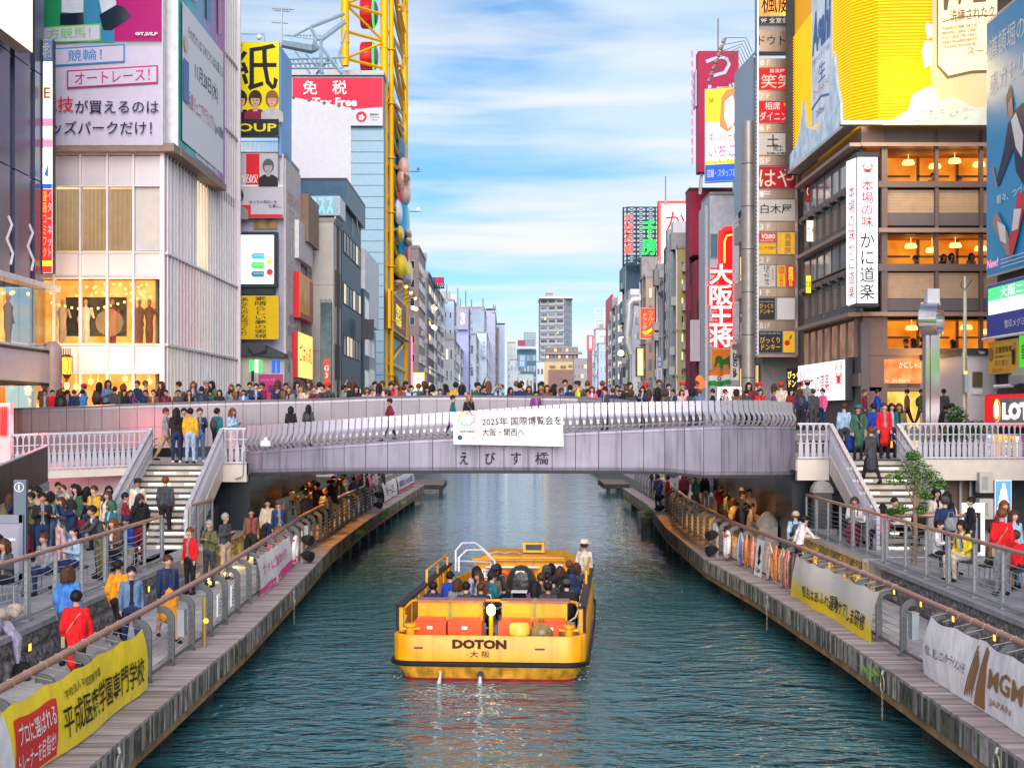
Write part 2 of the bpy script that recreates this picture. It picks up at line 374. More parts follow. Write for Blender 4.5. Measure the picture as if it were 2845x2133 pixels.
for nm,x0,x1,y0 in (('wooden landing stage across the water left of the boat channel, beyond the bridge',-9,-4.1,97),('wooden landing stage beyond the bridge on the right bank',6.5,9,98)):
 t=thing('landing_stage',nm,'landing stage',((x0+x1)/2,y0,0))
 m=MB(); 
 for i in range(20):m.box(x0,y0+i*.3+.01,.75,x1,y0+i*.3+.29,.82)
 m.build('deck_boards',planks[2],t);box1('frame',pile,t,x0,y0,.45,x1,y0+6,.74)
 for i in range(4):box1('pile',pile,t,x0+.2+i*(x1-x0-.5)/3,y0+.1,-.6,x0+.45+i*(x1-x0-.5)/3,y0+.35,.45)
# retaining walls of rough stone blocks with recessed amber lights
stone=M('split_granite',(.20,.19,.19),.95,var=.55,vs=9,bump=1.0,bs=14)
mossy=M('mossed_granite',(.17,.15,.10),.95,var=.5,vs=8,bump=1.0,bs=14)
cap=M('wall_coping',(.30,.30,.31),.7,var=.15)
def blockmesh(L,seed):
 r=random.Random(seed);nx,nz=9,4;vs=[];fs=[]
 for j in range(nz+1):
  for i in range(nx+1):
   ed=i in (0,nx)or j in (0,nz);vs.append((i*L/nx,(.035 if ed else -.02+r.uniform(-.022,.03)),j*.37/nz))
 for j in range(nz):
  for i in range(nx):a=j*(nx+1)+i;fs.append((a,a+1,a+nx+2,a+nx+1))
 k=len(vs);vs+=[(0,.1,0),(L,.1,0),(L,.1,.37),(0,.1,.37)]
 c=[0,nx,(nz+1)*(nx+1)-1,nz*(nx+1)]
 fs+=[(c[0],k,k+1,c[1]),(c[1],k+1,k+2,c[2]),(c[2],k+2,k+3,c[3]),(c[3],k+3,k,c[0])]
 o=MB().add(vs,fs).build('stone_block',stone);me=o.data;bpy.data.objects.remove(o);return me
blocks=[blockmesh(.98,i)for i in range(5)]
blocksm=[b.copy()for b in blocks]
for b in blocksm:b.materials[0]=mossy
def stonewall(side,X,y0,y1,top,label,lights,moss=False):
 s=side;t=thing('stone_wall',label,'retaining wall',(X,y0,.95))
 box1('core',conc,t,X+s*.06,y0,.9,X+s*.5,y1,top-.1)
 box1('coping',cap,t,X-s*.05,y0,top-.1,X+s*.55,y1,top)
 for j in range(2):
  y=y0+(0.5 if j else 0)
  while y+1<=y1+.01:
   me=(blocksm if moss else blocks)[rnd.randrange(5)]
   # mesh runs along +x with its rough face to -y; turn it to face the canal
   o=mesh_obj('stone_block',me,t,Vector((X,(y+.99)if s<0 else y+.01,1.0+j*.38))-t.location,math.pi/2*(-1 if s>0 else 1))
   if s<0:o.location.y-=.98
   else:o.location.y+=.98
   y+=1.0
 for ly,lz in lights:
  l=thing('wall_light',f'{["nearest", "second", "third", "fourth", "fifth", "farthest"][sorted(q[0] for q in lights).index(ly)]} amber light recessed in the {"left" if s<0 else "right"} stone wall','light',(X,ly,lz),'recessed amber lights in the stone walls')
  MB().box(X-s*.02,ly-.08,lz-.08,X+s*.05,ly+.08,lz+.08).build('housing',dark,l);MB().box(X-s*.03,ly-.06,lz-.06,X-s*.022,ly+.06,lz+.06).build('lens',Elamp,l)
stonewall(-1,-8.15,13,36,1.78,'grey split stone wall below the left terrace railing',[(21.5,1.42),(25.2,1.42),(28.2,1.42),(31,1.42),(33.6,1.42)])
stonewall(-1,-8.15,40.2,46,1.78,'short stone wall with yellow uplights next to the dark bridge pier',[],True)
stonewall(1,9.0,13,36.2,1.80,'dark split stone wall below the right terrace railing',[(24.5,1.3),(27.1,1.3),(29.6,1.3),(31.9,1.3),(34.1,1.3),(22,1.3)])
stonewall(1,9.0,37.0,46,1.78,'mossy stone wall lit yellow beneath the cafe tables',[],True)
# yellow uplights washing the mossy walls
Eup=E('uplight_glow',(1,.6,.08),12)
def uplight(x,y,z,e=6,col=(1,.62,.1),side=-1):
 t=thing('uplight',f'{["nearest", "second", "third", "fourth", "farthest"][int((y-37.5)/1.62)]} yellow ground light at the foot of the {"left" if side<0 else "right"} wall','light',(x,y,z),'yellow ground lights beside the walls')
 MB().lathe((x,y,z-.01),[(.10,0),(.10,.018),(.08,.022)],10).build('rim',steeld,t);MB().lathe((x,y,z+.012),[(.07,0),(.07,.004)],10).build('lens',Eup,t)
 l=bpy.data.lights.new('uplight_lamp','POINT');l.energy=e;l.color=col;l.shadow_soft_size=.06
 o=bpy.data.objects.new('lamp',l);COL.objects.link(o);o.parent=t;o.location=(0,0,.09)
for y in (38.5,40.6,42.3,43.8,45.2):uplight(-7.75,y,1.005,9)
for y in (37.6,39.2,41.0,42.8,44.6):uplight(8.7,y,1.005,12,side=1)
# upper terraces
terr=M('terrace_paving',(.33,.32,.33),.75,var=.15,vs=1.5,bump=.15,bs=30)
box1('terrace',terr,None,-24,12,.5,-8.2,66,1.72,kind='structure')
box1('terrace',terr,None,9.1,12,.5,26,66,1.74,kind='structure')
# steps from the left terrace down to the promenade between the two walls
t=thing('stone_steps','low grey steps from the left terrace down to the promenade with strip lights','steps',(-8.3,38,1))
for i in range(5):box1('step',conc,t,-8.9+i*.28-.3,36.1,.98,-8.9+i*.28+.02,40.1,1.72-i*.15)
# ---------------------------------------------------------------- the bridge
panelm=M('bridge_panel',(.255,.25,.325),.38,.2,var=.16,vs=.9,streak=.42)
jointm=M('bridge_joint',(.04,.04,.05),.6,var=0)
finm=M('louvre_aluminium',(.40,.40,.47),.33,.35,var=.06)
br=thing('bridge','curved grey metal clad footbridge crossing the canal with white fins','bridge',(0.5,44,3.5))
PB=[680,728,778,837,897,956,1016,1077,1137,1202,1267,1333,1400,1467,1534,1599,1663,1727,1788,1847,1902,1955,2004,2049,2090,2128,2161,2184,2209]
def bD(px):
 x=(px-VX)*44.3/F;return 43.9+.018*(x-1)**2+(1.5*((x-6)/2.9)**2 if x>6 else 0)+(.8*((-x-5)/3)**2 if x<-5 else 0)
def lerp(t,x):
 for (a,b),(c,d)in zip(t,t[1:]):
  if a<=x<=c:return b+(d-b)*(x-a)/(c-a)
 return t[0][1]if x<t[0][0]else t[-1][1]
TOPY=[(680,1254),(897,1237),(1136,1222),(1340,1212),(1598,1199),(1898,1186),(2048,1181),(2209,1183)]
BOTY=[(680,1322),(900,1318),(1290,1316),(1650,1317),(1842,1318),(1955,1329),(2209,1328)]
FTOP=[(680,1184),(1010,1160),(1257,1144),(1600,1120),(2050,1111),(2150,1112),(2209,1118)]
bp_=[]
for px in PB:
 D=bD(px);bp_.append((XX(px,D),D,ZZ(lerp(TOPY,px),D),ZZ(lerp(BOTY,px),D)))
for i,(p,q)in enumerate(zip(bp_,bp_[1:])):
 a=Vector((p[0],p[1],0));b=Vector((q[0],q[1],0));d=(b-a).normalized();n=Vector((d.y,-d.x,0));g=d*.010
 def ring(P,zt,zb):
  return [P-n*.45+Vector((0,0,zt)),P-n*.07+Vector((0,0,zt)),P-n*.012+Vector((0,0,zt-.035)),P+Vector((0,0,zt-.10)),P-n*.02+Vector((0,0,zt-.105)),P-n*.02+Vector((0,0,zt-.12)),P+Vector((0,0,zt-.125)),
    P+Vector((0,0,zb+.21)),P-n*.02+Vector((0,0,zb+.205)),P-n*.02+Vector((0,0,zb+.19)),P+Vector((0,0,zb+.185)),P-n*.05+Vector((0,0,zb+.07)),P-n*.16+Vector((0,0,zb+.01)),P-n*.5+Vector((0,0,zb))]
 r0=ring(a+g,p[2],p[3]);r1=ring(b-g,q[2],q[3]);k=len(r0)
 MB().add(r0+r1,[(j,j+k,j+k+1,j+1)for j in range(k-1)][::1]+[tuple(range(k)),tuple(range(2*k-1,k-1,-1))]).build('cladding_panel',panelm,br)
 MB().obox(a-n*.55+Vector((0,0,p[3]+.02)),d*(b-a).length,-n*-.515,Vector((0,0,p[2]-p[3]-.03))).build('joint_backing',jointm,br)
# louvre fins of the near parapet
fh=.80
def fin_mesh():
 prof=[(0,.030),(.10,.026),(.28,.030),(.40,.040),(.46,.060),(.52,.078),(.60,.083),(1.0,.083)]
 belly=lambda t:-.16*math.sin(min(t/.55,1)*math.pi)+.10*max(0,t-.5)
 vs=[];fs=[]
 for t,w_ in prof:
  y=belly(t);vs+=[(-w_,y,t),(w_,y,t),(w_,y+.02+.05*(1-t),t),(-w_,y+.02+.05*(1-t),t)]
 for j in range(len(prof)-1):
  for k in range(4):a=j*4+k;b=j*4+(k+1)%4;fs.append((a,b,b+4,a+4))
 fs+=[(3,2,1,0),tuple(len(vs)-4+k for k in range(4))]
 o=MB().add(vs,fs).build('fin',finm);me=o.data;bpy.data.objects.remove(o);return me
fm=fin_mesh();nf=88
cum=[0]
for p,q in zip(bp_,bp_[1:]):cum.append(cum[-1]+math.hypot(q[0]-p[0],q[1]-p[1]))
for i in range(nf):
 s_=cum[-1]*(i+.5)/nf;j=max(k for k in range(len(cum)-1)if cum[k]<=s_);u=(s_-cum[j])/(cum[j+1]-cum[j]);p,q=bp_[j],bp_[j+1]
 x=p[0]+(q[0]-p[0])*u;y=p[1]+(q[1]-p[1])*u;zt=p[2]+(q[2]-p[2])*u;px=PB[j]+(PB[j+1]-PB[j])*u
 top=ZZ(lerp(FTOP,px),y);o=mesh_obj('fin',fm,br,Vector((x,y+.22,zt-.02))-br.location,math.atan2(q[1]-p[1],q[0]-p[0]));o.scale=(1,1,top-zt+.02)
rl=MB();pts=[(p[0],p[1]+.30,p[2]+.12)for p in bp_];rl.tube(pts,.03,6);rl.tube([(p[0],p[1]+.32,ZZ(lerp(FTOP,PB[i]),p[1])-.10)for i,p in enumerate(bp_)],.03,6)
rl.build('fin_rail',steel,br)
# sloped near deck and main deck of the bridge
mb=MB()
for p,q in zip(bp_,bp_[1:]):
 mb.obox((p[0],p[1]+.5,p[2]-.35),(q[0]-p[0],q[1]-p[1],q[2]-p[2]),(0,52.6-max(p[1],q[1])-.5,0),(0,0,.3))
mb.build('near_deck',terr,br)
soff=M('bridge_soffit',(.16,.15,.16),.7)
box1('soffit',soff,br,-7.9,46.5,3.55,9.0,64,3.8);box1('main_deck',terr,br,-24,52.9,4.45,24,64,4.83)
# back parapet: smooth curved metal panels
PT=[(-60,1140,52),(30,1133,52),(120,1131,52),(380,1120,52),(640,1112,52),(900,1106,52),(1010,1101,52.2),(1160,1098,52.4),(1290,1097,52.4),(1450,1098,52.4),(1600,1100,52.2),(1750,1111,51.5),(1850,1122,50),(1900,1128,49.3)]
def pz(px):return lerp([(a,b)for a,b,c in PT],px),lerp([(a,c)for a,b,c in PT],px)
par=M('parapet_panel',(.20,.19,.22),.28,.35,var=.10,vs=.6,streak=.2)
pxs=[i*49-60 for i in range(41)]
for a_,b_ in zip(pxs,pxs[1:]):
 (ya,Da),(yb,Db)=pz(a_),pz(b_);A=W(a_,ya,Da);B=W(b_,yb,Db);d=(B-A);d.z=0;L=d.length;d.normalize();n=Vector((d.y,-d.x,0));g=d*.008
 def ring(P):return [P-n*.30-Vector((0,0,.05)),P-n*.18,P-n*.07-Vector((0,0,.02)),P-n*.01-Vector((0,0,.09)),P-Vector((0,0,.17)),P-n*.015-Vector((0,0,.175)),P-n*.015-Vector((0,0,.19)),P-Vector((0,0,.195)),
       P-Vector((0,0,.84)),P-n*.015-Vector((0,0,.845)),P-n*.015-Vector((0,0,.86)),P-Vector((0,0,.865)),P-Vector((0,0,1.6)),P-n*.3-Vector((0,0,1.6))]
 r0,r1=ring(A+g),ring(B-g);k=len(r0)
 MB().add(r0+r1,[(j,j+k,j+k+1,j+1)for j in range(k-1)]+[tuple(range(k)),tuple(range(2*k-1,k-1,-1))]).build('parapet_panel',par,br)
 MB().obox(A-n*.28-Vector((0,0,1.55)),B-A,n*.25,(0,0,1.4)).build('joint_backing',jointm,br)
for ch,p0,p1 in (('え',1277,1301),('び',1347,1376),('す',1420,1447),('橋',1487,1524)):
 D_=min(bD(p0),bD(p1))-.02;lettering(br,ch,(XX(p0,D_),D_,ZZ(1290,D_)),(1,0,0),0,0,(p1-p0)*D_/F,.37,ink,bold=.03,off=.01)
# white expo banner tied over the fins
cloth=M('banner_cloth',(.80,.79,.82),.7,var=.05,vs=2)
def clothsheet(name,par_,P00,P10,P01,P11,mat,nx=24,nz=8,amp=.04,seed=1,sag=.0,bend=None):
 r=random.Random(seed);ph=[(r.uniform(2,9),r.uniform(-4,4),r.uniform(0,6))for _ in range(5)]
 P00,P10,P01,P11=map(Vector,(P00,P10,P01,P11));N=(P10-P00).cross(P01-P00).normalized()
 def f(u,v):
  P=(P00*(1-u)+P10*u)*(1-v)+(P01*(1-u)+P11*u)*v
  if bend:P=P+Vector(bend)*v**2.5
  h=sum(math.sin(a*u*2.2+b*v+c)for a,b,c in ph)/5
  return P+N*h*amp+Vector((0,0,-sag*abs(math.sin(u*math.pi*7))*(.2+.8*v)))
 vs=[f(i/nx,j/nz)for j in range(nz+1)for i in range(nx+1)]
 fs=[(j*(nx+1)+i,j*(nx+1)+i+1,(j+1)*(nx+1)+i+1,(j+1)*(nx+1)+i)for j in range(nz)for i in range(nx)]
 n0=len(vs);B=[v-N*.006 for v in vs];fb_=[tuple(k+n0 for k in q[::-1])for q in fs]
 o=MB().add(vs+B,fs+fb_).build(name,mat,par_,smooth=True)
 return o,f,N
def clothtext(par_,f,N,s,u,v,w_,h_,mat,bold=.02,vert=False,name='lettering',off=.015,skew=0):
 vs,fs=text_mesh(s,bold,vert);x0=min(p.x for p in vs);x1=max(p.x for p in vs);y0=min(p.y for p in vs);y1=max(p.y for p in vs)
 out=[]
 for p in vs:
  b=(p.y-y0)/(y1-y0)*h_;a=(p.x-x0)/(x1-x0)*w_+b*skew;out.append(f(u+a,v+b)+N*off)
 return MB().add(out,fs).build(name,mat,par_)
def clothrect(par_,f,N,pts,mat,off=.010,name='print',n=8):
 (a,b,c,d)=[Vector((p[0],p[1],0))for p in pts];vs=[]
 for j in range(n+1):
  for i in range(n+1):
   q=(a*(1-i/n)+b*(i/n))*(1-j/n)+(d*(1-i/n)+c*(i/n))*(j/n);vs.append(f(q.x,q.y)+N*off)
 fs=[(j*(n+1)+i,j*(n+1)+i+1,(j+1)*(n+1)+i+1,(j+1)*(n+1)+i)for j in range(n)for i in range(n)]
 return MB().add(vs,fs).build(name,mat,par_)
DB=43.55
eb=thing('expo_banner','wrinkled white banner with EXPO 2025 lettering tied to the bridge fins','banner',W(1410,1235,DB))
o,f,N=clothsheet('cloth',eb,W(1260,1234,DB),W(1566,1240,DB),W(1258,1146,DB-.05),W(1563,1135,DB-.05),cloth,amp=.03,seed=4)
clothtext(eb,f,N,'2025年 国際博覧会を',.265,.58,.72,.24,ink,.01)
clothtext(eb,f,N,'大阪・関西へ',.265,.27,.38,.22,ink,.01)
clothtext(eb,f,N,'OSAKA,KANSAI/JAPAN',.03,.49,.21,.04,M('grey_ink',(.3,.3,.32),.6,var=0),.0)
clothtext(eb,f,N,'EXPO2025',.065,.38,.13,.06,ink,.02)
clothtext(eb,f,N,'World Expo 2025\nCandidate',.10,.17,.13,.11,_m['grey_ink'],.0)
cols=[(.75,.15,.2),(.8,.45,.1),(.75,.6,.1),(.3,.6,.25),(.2,.5,.75),(.35,.4,.75),(.55,.3,.6),(.75,.35,.5)]
for i in range(8):
 an=math.radians(45*i+67);c=(.125+.058*math.cos(an),.80+.16*math.sin(an));vs=[]
 for k in range(9):
  b=an+math.radians(-110+220*k/8)
  for r in (1,.55):vs.append(f(c[0]+.026*r*math.cos(b),c[1]+.075*r*math.sin(b))+N*.014)
 MB().add(vs,[(2*k,2*k+2,2*k+3,2*k+1)[::-1]for k in range(8)]).build('emblem',M('emblem_%d'%i,cols[i],.6,var=0),eb)
vs=[f(.06+.022*math.cos(k*.4488),.22+.075*math.sin(k*.4488))+N*.014 for k in range(14)]
MB().add(vs,[tuple(range(14))]).build('emblem',M('emblem_blue',(.02,.08,.4),.6,var=0),eb)
# camera dome box on the left of the fins
t=thing('security_camera','white dome camera housing on the left end of the bridge','camera',W(738,1240,44.6))
MB().lathe(W(738,1240,44.6),[(.13,0),(.17,.02),(.15,.17),(.06,.2),(.06,.26),(.03,.28)],12).build('housing',white,t,smooth=True)
MB().bar(W(738,1241,44.6),W(738,1248,45.3),.06).build('bracket',steeld,t)
t=thing('conduit','thin pale pipe clipped round the left end of the bridge girder','pipe',W(677,1330,45))
MB().tube([W(690,1250,44.9),W(678,1255,44.9),W(676,1318,44.9),W(672,1326,45),W(655,1329,45.2)],.025,6).build('pipe',steel,t)
# piers and under-bridge walls
pierm=M('pier_dark_panel',(.018,.028,.042),.25,.1,var=.2,vs=.5)
metalw=M('underpass_metal',(.22,.19,.17),.22,.85,var=.25,vs=.8,streak=.2)
def pier(label,x0,x1,y0,y1):
 t=thing('bridge_pier',label,'pier',((x0+x1)/2,y0,1));n=2
 for k in range(n):
  a=x0+(x1-x0)*k/n;b=x0+(x1-x0)*(k+1)/n;box1('panel',pierm,t,a+.006,y0,1.0,b-.006,y0+.1,3.52)
 box1('core',pierm,t,x0+.01,y0+.11,1.0,x1-.01,y1,3.5)
pier('dark blue bridge pier beside the left stairs',-9.3,-8.0,46.2,49);pier('dark blue bridge pier beside the right stairs',8.95,10.1,46.2,49)
for s,X in ((-1,-8.35),(1,9.15)):
 t=thing('underpass_wall',f'polished bronze metal wall under the bridge on the {"left" if s<0 else "right"} bank','wall',(X,49,1))
 for k in range(8):box1('panel',metalw,t,X,49.05+k*2,1.0,X+s*.2,49.05+k*2+1.98,3.5)
Eunder=E('underbridge_lamp',(1,.55,.15),6)
def ulamp(x,y,e,side):
 t=thing('ceiling_lamp',f'{["nearest", "second", "third", "farthest"][int((y-50)/4)]} amber lamp on the soffit above the {side} promenade','lamp',(x,y,3.5),'amber lamps under the bridge')
 MB().lathe((x,y,3.46),[(.10,0),(.12,.09)],10).build('housing',dark,t);MB().lathe((x,y,3.45),[(.08,0),(.08,.008)],10).build('lens',Eunder,t)
 l=bpy.data.lights.new('amber_lamp','SPOT');l.spot_size=2.5;l.spot_blend=.6;l.energy=e*1.4;l.color=(1,.42,.07);l.shadow_soft_size=.1
 o=bpy.data.objects.new('lamp',l);COL.objects.link(o);o.parent=t;o.location=(0,0,-.08)
for y in (50,54,58,62):ulamp(-7,y,150,'left');ulamp(7.8,y,150,'right')
# stone bench under the bridge right
# bottle shaped balusters
def baluster_mesh():
 pr=[(0,.030),(.06,.030),(.10,.062),(.30,.066),(.48,.055),(.60,.022),(.80,.018),(.92,.024),(.97,.05),(1.0,.05)]
 vs=[];fs=[]
 for t,w_ in pr:vs+=[(-w_,-.02,t),(w_,-.02,t),(w_,.02,t),(-w_,.02,t)]
 for j in range(len(pr)-1):
  for k in range(4):a=j*4+k;b=j*4+(k+1)%4;fs.append((a,b,b+4,a+4))
 o=MB().add(vs,fs).build('baluster',M('baluster_paint',(.42,.42,.49),.45,.1,streak=.2));me=o.data;bpy.data.objects.remove(o);return me
balm=baluster_mesh()
whitem=M('white_rail_metal',(.46,.46,.53),.4,.2)
def balustrade(label,A,B,h=1.08,step=.165,floorbeam=None):
 A,B=Vector(A),Vector(B);t=thing('balustrade',label,'railing',A);d=B-A;L=math.hypot(d.x,d.y);n=int(L/step);rz=math.atan2(d.y,d.x)
 MB().bar(A+Vector((0,0,h)),B+Vector((0,0,h)),.11,.06).build('handrail',whitem,t)
 MB().bar(A+Vector((0,0,.05)),B+Vector((0,0,.05)),.05,.05).bar(A+Vector((0,.06,h*.45)),B+Vector((0,.06,h*.45)),.03,.03).bar(A+Vector((0,.06,h*.7)),B+Vector((0,.06,h*.7)),.03,.03).build('rail',whitem,t)
 for i in range(n):
  P=A+d*((i+.5)/n);o=mesh_obj('baluster',balm,t,P-A,rz);o.scale.z=h-.03
 if floorbeam:
  MB().obox(A+Vector((0,.02,-floorbeam)),d,Vector((0,.3,0)),(0,0,floorbeam)).build('edge_beam',cream,t)
 return t
cream=M('cream_cladding',(.56,.52,.47),.5,var=.06)
stairm=M('stair_riser',(.50,.46,.40),.7,var=.15);nosing=M('stair_nosing',(.05,.05,.055),.6,var=0);Estrip=E('step_light',(1,.93,.78),2.2)
def stairs(label,x0,x1,ytop,ybot,ztop,zbot,side):
 t=thing('staircase',label,'staircase',((x0+x1)/2,ybot,zbot));n=14;dy=(ytop-ybot)/n;dz=(ztop-zbot)/n
 for i in range(n):
  y=ybot+i*dy;z=zbot+(i+1)*dz;st=box1('step',stairm,t,x0,y,z-dz-.02,x1,y+dy+.1,z-.03)
  MB().box(x0,y-.03,z-.03,x1,y+dy-.0,z).build('nosing',nosing,st)
  if i%2==0 and i<n-1:
   for a,b in ((.12,.42),(.62,.92)):
    l=MB().box(x0+(x1-x0)*a,y-.008,z-.12,x0+(x1-x0)*b,y,z-.07).build('step_light',Estrip,st)
 for s,X in ((-1,x0),(1,x1)):
  MB().prism((X-(.06 if s<0 else -0.0),ybot-.1,zbot-.3),(0,1,0),(0,0,1),[(0,0),(0,.42),(ytop-ybot+.1,ztop-zbot+.42),(ytop-ybot+.1,ztop-zbot-.15)],(.06,0,0)).build('stringer',cream,t)
  XR=X+s*.02;A=Vector((XR,ybot-.1,zbot+.12));B=Vector((XR,ytop,ztop+.12))
  MB().bar(A+Vector((0,0,.95)),B+Vector((0,0,.95)),.12,.05).build('handrail',whitem,t)
  k=40
  for i in range(k):
   P=A+(B-A)*((i+.5)/k);o=mesh_obj('baluster',balm,t,P-t.location,math.pi/2);o.scale=(.42,.6,.93)
  MB().tube([A+Vector((-s*.12,0,.65)),B+Vector((-s*.12,0,.65)),B+Vector((-s*.12,.4,.65))],.02,6).tube([A+Vector((-s*.12,0,.45)),B+Vector((-s*.12,0,.45)),B+Vector((-s*.12,.4,.45))],.02,6).build('grab_rail',steel,t)
  for yy,zz in ((ybot-.1,zbot),(ytop,ztop)):box1('newel_post',whitem,t,XR-.05,yy-.05,zz-.02,XR+.05,yy+.05,zz+1.09)
 box1('support',pierm,t,x0+.1,ybot+2.2,zbot-.1,x1-.1,ytop+.2,zbot+.9)
 return t
stairs('left staircase from the bridge landing down to the terrace, crowd at its foot',-10.85,-8.72,45.2,40.3,3.87,1.72,-1)
stairs('right staircase from the bridge down to the cafe terrace',9.98,12.0,45.2,39.6,4.02,1.74,1)
for nm,x0,x1,z in (('left bridge landing',-14.5,-7.95,3.87),('right bridge landing',8.9,16.5,4.02)):
 box1('bridge_landing',terr,None,x0,45.3,z-.35,x1,52.8,z,kind='structure')
balustrade('short white bottle baluster railing between the left stairs and the bridge',(-8.70,45.25,3.87),(-7.95,45.25,3.87),floorbeam=.55)
balustrade('long white bottle baluster railing left of the left stairs',(-13.9,44.0,3.72),(-10.95,45.2,3.80),floorbeam=.25)
balustrade('pale bottle baluster railing running off behind the dark mesh ramp',(-17.0,43.2,3.6),(-13.95,44.0,3.72),floorbeam=.25)
balustrade('short white baluster railing left of the right stairs',(8.95,45.25,4.02),(9.92,45.25,4.02),floorbeam=.65)
balustrade('white bottle baluster railing right of the right stairs',(12.1,45.25,4.02),(16.2,45.25,4.02),floorbeam=.65)
# closing walls beneath the landings
greyw=M('grey_cladding',(.33,.31,.33),.6,var=.1)
t=thing('ramp_wall','grey panelled wall beneath the left baluster railing','wall',(-12.5,45.5,1.7))
for i in range(3):box1('panel',greyw,t,-17+i*2.1,45.3,1.72,-17+i*2.1+2.09,45.5,3.5)
MB().tube([(-15.5,45.1,2.5),(-11,45.1,2.65)],.03,6).tube([(-15.5,45.1,2.85),(-11,45.1,3.0)],.03,6).build('grab_rail',steel,t)
box1('landing_wall',dark,None,12.1,46.6,1.74,17,46.9,3.4,kind='structure')
# dark mesh ramp at the far left
mesh_m=M('dark_perforated_mesh',(.06,.045,.04),.5,.3)
t=thing('ramp','sloping ramp with dark mesh parapet at the left edge','ramp',(-13.6,38,1.7))
A=Vector((-13.2,36.5,2.55));B=Vector((-13.3,43.0,3.9)); 
MB().prism((-13.3,30,1.7),(0,1,0),(0,0,1),[(0,0),(0,.35),(13,1.75),(13,0)],(-.3,0,0)).build('wall',greyw,t)
for i in range(8):
 y0=30+i*1.62;z0=2.07+i*1.62*.1077;MB().prism((-13.32,y0,z0),(0,1,0),(0,0,1),[(0.01,0),(1.6,.17),(1.6,1.17),(.01,1.0)],(-.05,0,0)).build('mesh_panel',mesh_m,t)
MB().bar((-13.34,30,3.09),(-13.34,43,4.49),.08,.04).build('handrail',whitem,t)
for dz in (.25,.5):MB().tube([(-13.2,30,1.9+dz),(-13.2,42.9,2.6+dz*1.2)],.025,6).build('grab_rail',steel,t)
# ---------------------------------------------------------------- promenade railings
railb=M('brown_handrail',(.42,.22,.17),.38,.25,var=.1);postm=M('post_grey_paint',(.10,.11,.115),.5,.2,var=.12);cable=M('steel_cable',(.5,.5,.52),.3,.9,var=0)
def post_mesh(s):
 out=[];inn=[]
 for a in range(0,91,15):
  t=math.radians(a);out.append((.24-.24*math.cos(t),.80+.24*math.sin(t)));inn.append((.24-.12*math.cos(t),.80+.12*math.sin(t)))
 poly=[(0,0)]+out+[(.30,1.04),(.30,.92)]+inn[::-1]+[(.12,0)]
 mb=MB().prism((0,-.03,0),(s,0,0),(0,0,1),poly,(0,.06,0)).box(-.02*s-.02,-.07,0,.16*s,.07,.02)
 o=mb.build('post',postm);me=o.data;bpy.data.objects.remove(o);return me
def prail(side,E_,y0,y1,step,label):
 s=side;t=thing('promenade_railing',label,'railing',(along(E_,y0)+s*.6,y0,1));me=post_mesh(s)
 ys=[];y=y0
 while y<y1:ys.append(y);y+=step
 for y in ys:mesh_obj('post',me,t,Vector((along(E_,y)+s*.6,y,1.0))-t.location)
 yy=[y0-4]+ys
 MB().tube([(along(E_,y)+s*.93,y,2.07)for y in yy],.058,8).build('handrail',railb,t,smooth=True)
 for k in range(6):
  MB().tube([(along(E_,y)+s*(.66 if k<5 else .70),y,1.22+k*.125)for y in yy],.008,4).build('cable',cable,t)
 MB().tube([(along(E_,y)+s*.67,y,1.10)for y in yy],.028,6).build('bottom_rail',postm,t)
 return t
prail(-1,LE,14.1,91,1.68,'long curving promenade railing with brown handrail on the left bank')
prail(1,RE,14.6,87,1.75,'long curving promenade railing with brown handrail on the right bank')
def cablerail(label,P,z,h=1.12,step=1.72,n=7,brown=True):
 t=thing('terrace_railing',label,'railing',(P[0][0],P[0][1],z));pts=[]
 for (a,b),(c,d)in zip(P,P[1:]):
  L=math.hypot(c-a,d-b);k=max(1,round(L/step));pts+=[(a+(c-a)*i/k,b+(d-b)*i/k)for i in range(k)]
 pts.append(P[-1])
 pm=MB().lathe((0,0,0),[(.04,0),(.04,h-.05)],8).box(-.07,-.07,0,.07,.07,.03).build('post',steeld).data
 bpy.data.objects.remove([o for o in bpy.data.objects if o.data is pm][0])
 for i,(x,y)in enumerate(pts):
  mesh_obj('post',pm,t,Vector((x,y,z))-t.location)
  if i%3==1:mesh_obj('post',pm,t,Vector((x,y+.14,z))-t.location)
 MB().tube([(x,y,z+h)for x,y in pts],.045,8).build('handrail',railb if brown else steel,t,smooth=True)
 for k in range(n):
  cp=[]
  for (a,b),(c,d)in zip(pts,pts[1:]):
   for q in range(4):u=q/4;cp.append((a+(c-a)*u,b+(d-b)*u,z+.14+k*.125-.05*math.sin(u*math.pi)))
  cp.append((pts[-1][0],pts[-1][1],z+.14+k*.125));MB().tube(cp,.008,4).build('cable',cable,t)
 MB().tube([(x,y,z+.08)for x,y in pts],.03,6).build('bottom_rail',steeld,t)
 return t
cablerail('cable railing with brown handrail on top of the left stone wall',[(-8.4,14),(-8.4,36)],1.78)
cablerail('short cable railing with brown handrail between the left stairs and the steps',[(-8.6,40.2),(-8.6,43.2)],1.78,step=1.0)
cablerail('cable railing on the right stone wall in front of the seated people',[(9.2,14),(9.2,35.6)],1.80)
cablerail('cable railing round the cafe tables on the right terrace',[(11.6,36.4),(9.3,36.4),(9.3,45.6),(10.0,45.8)],1.78,step=1.5)
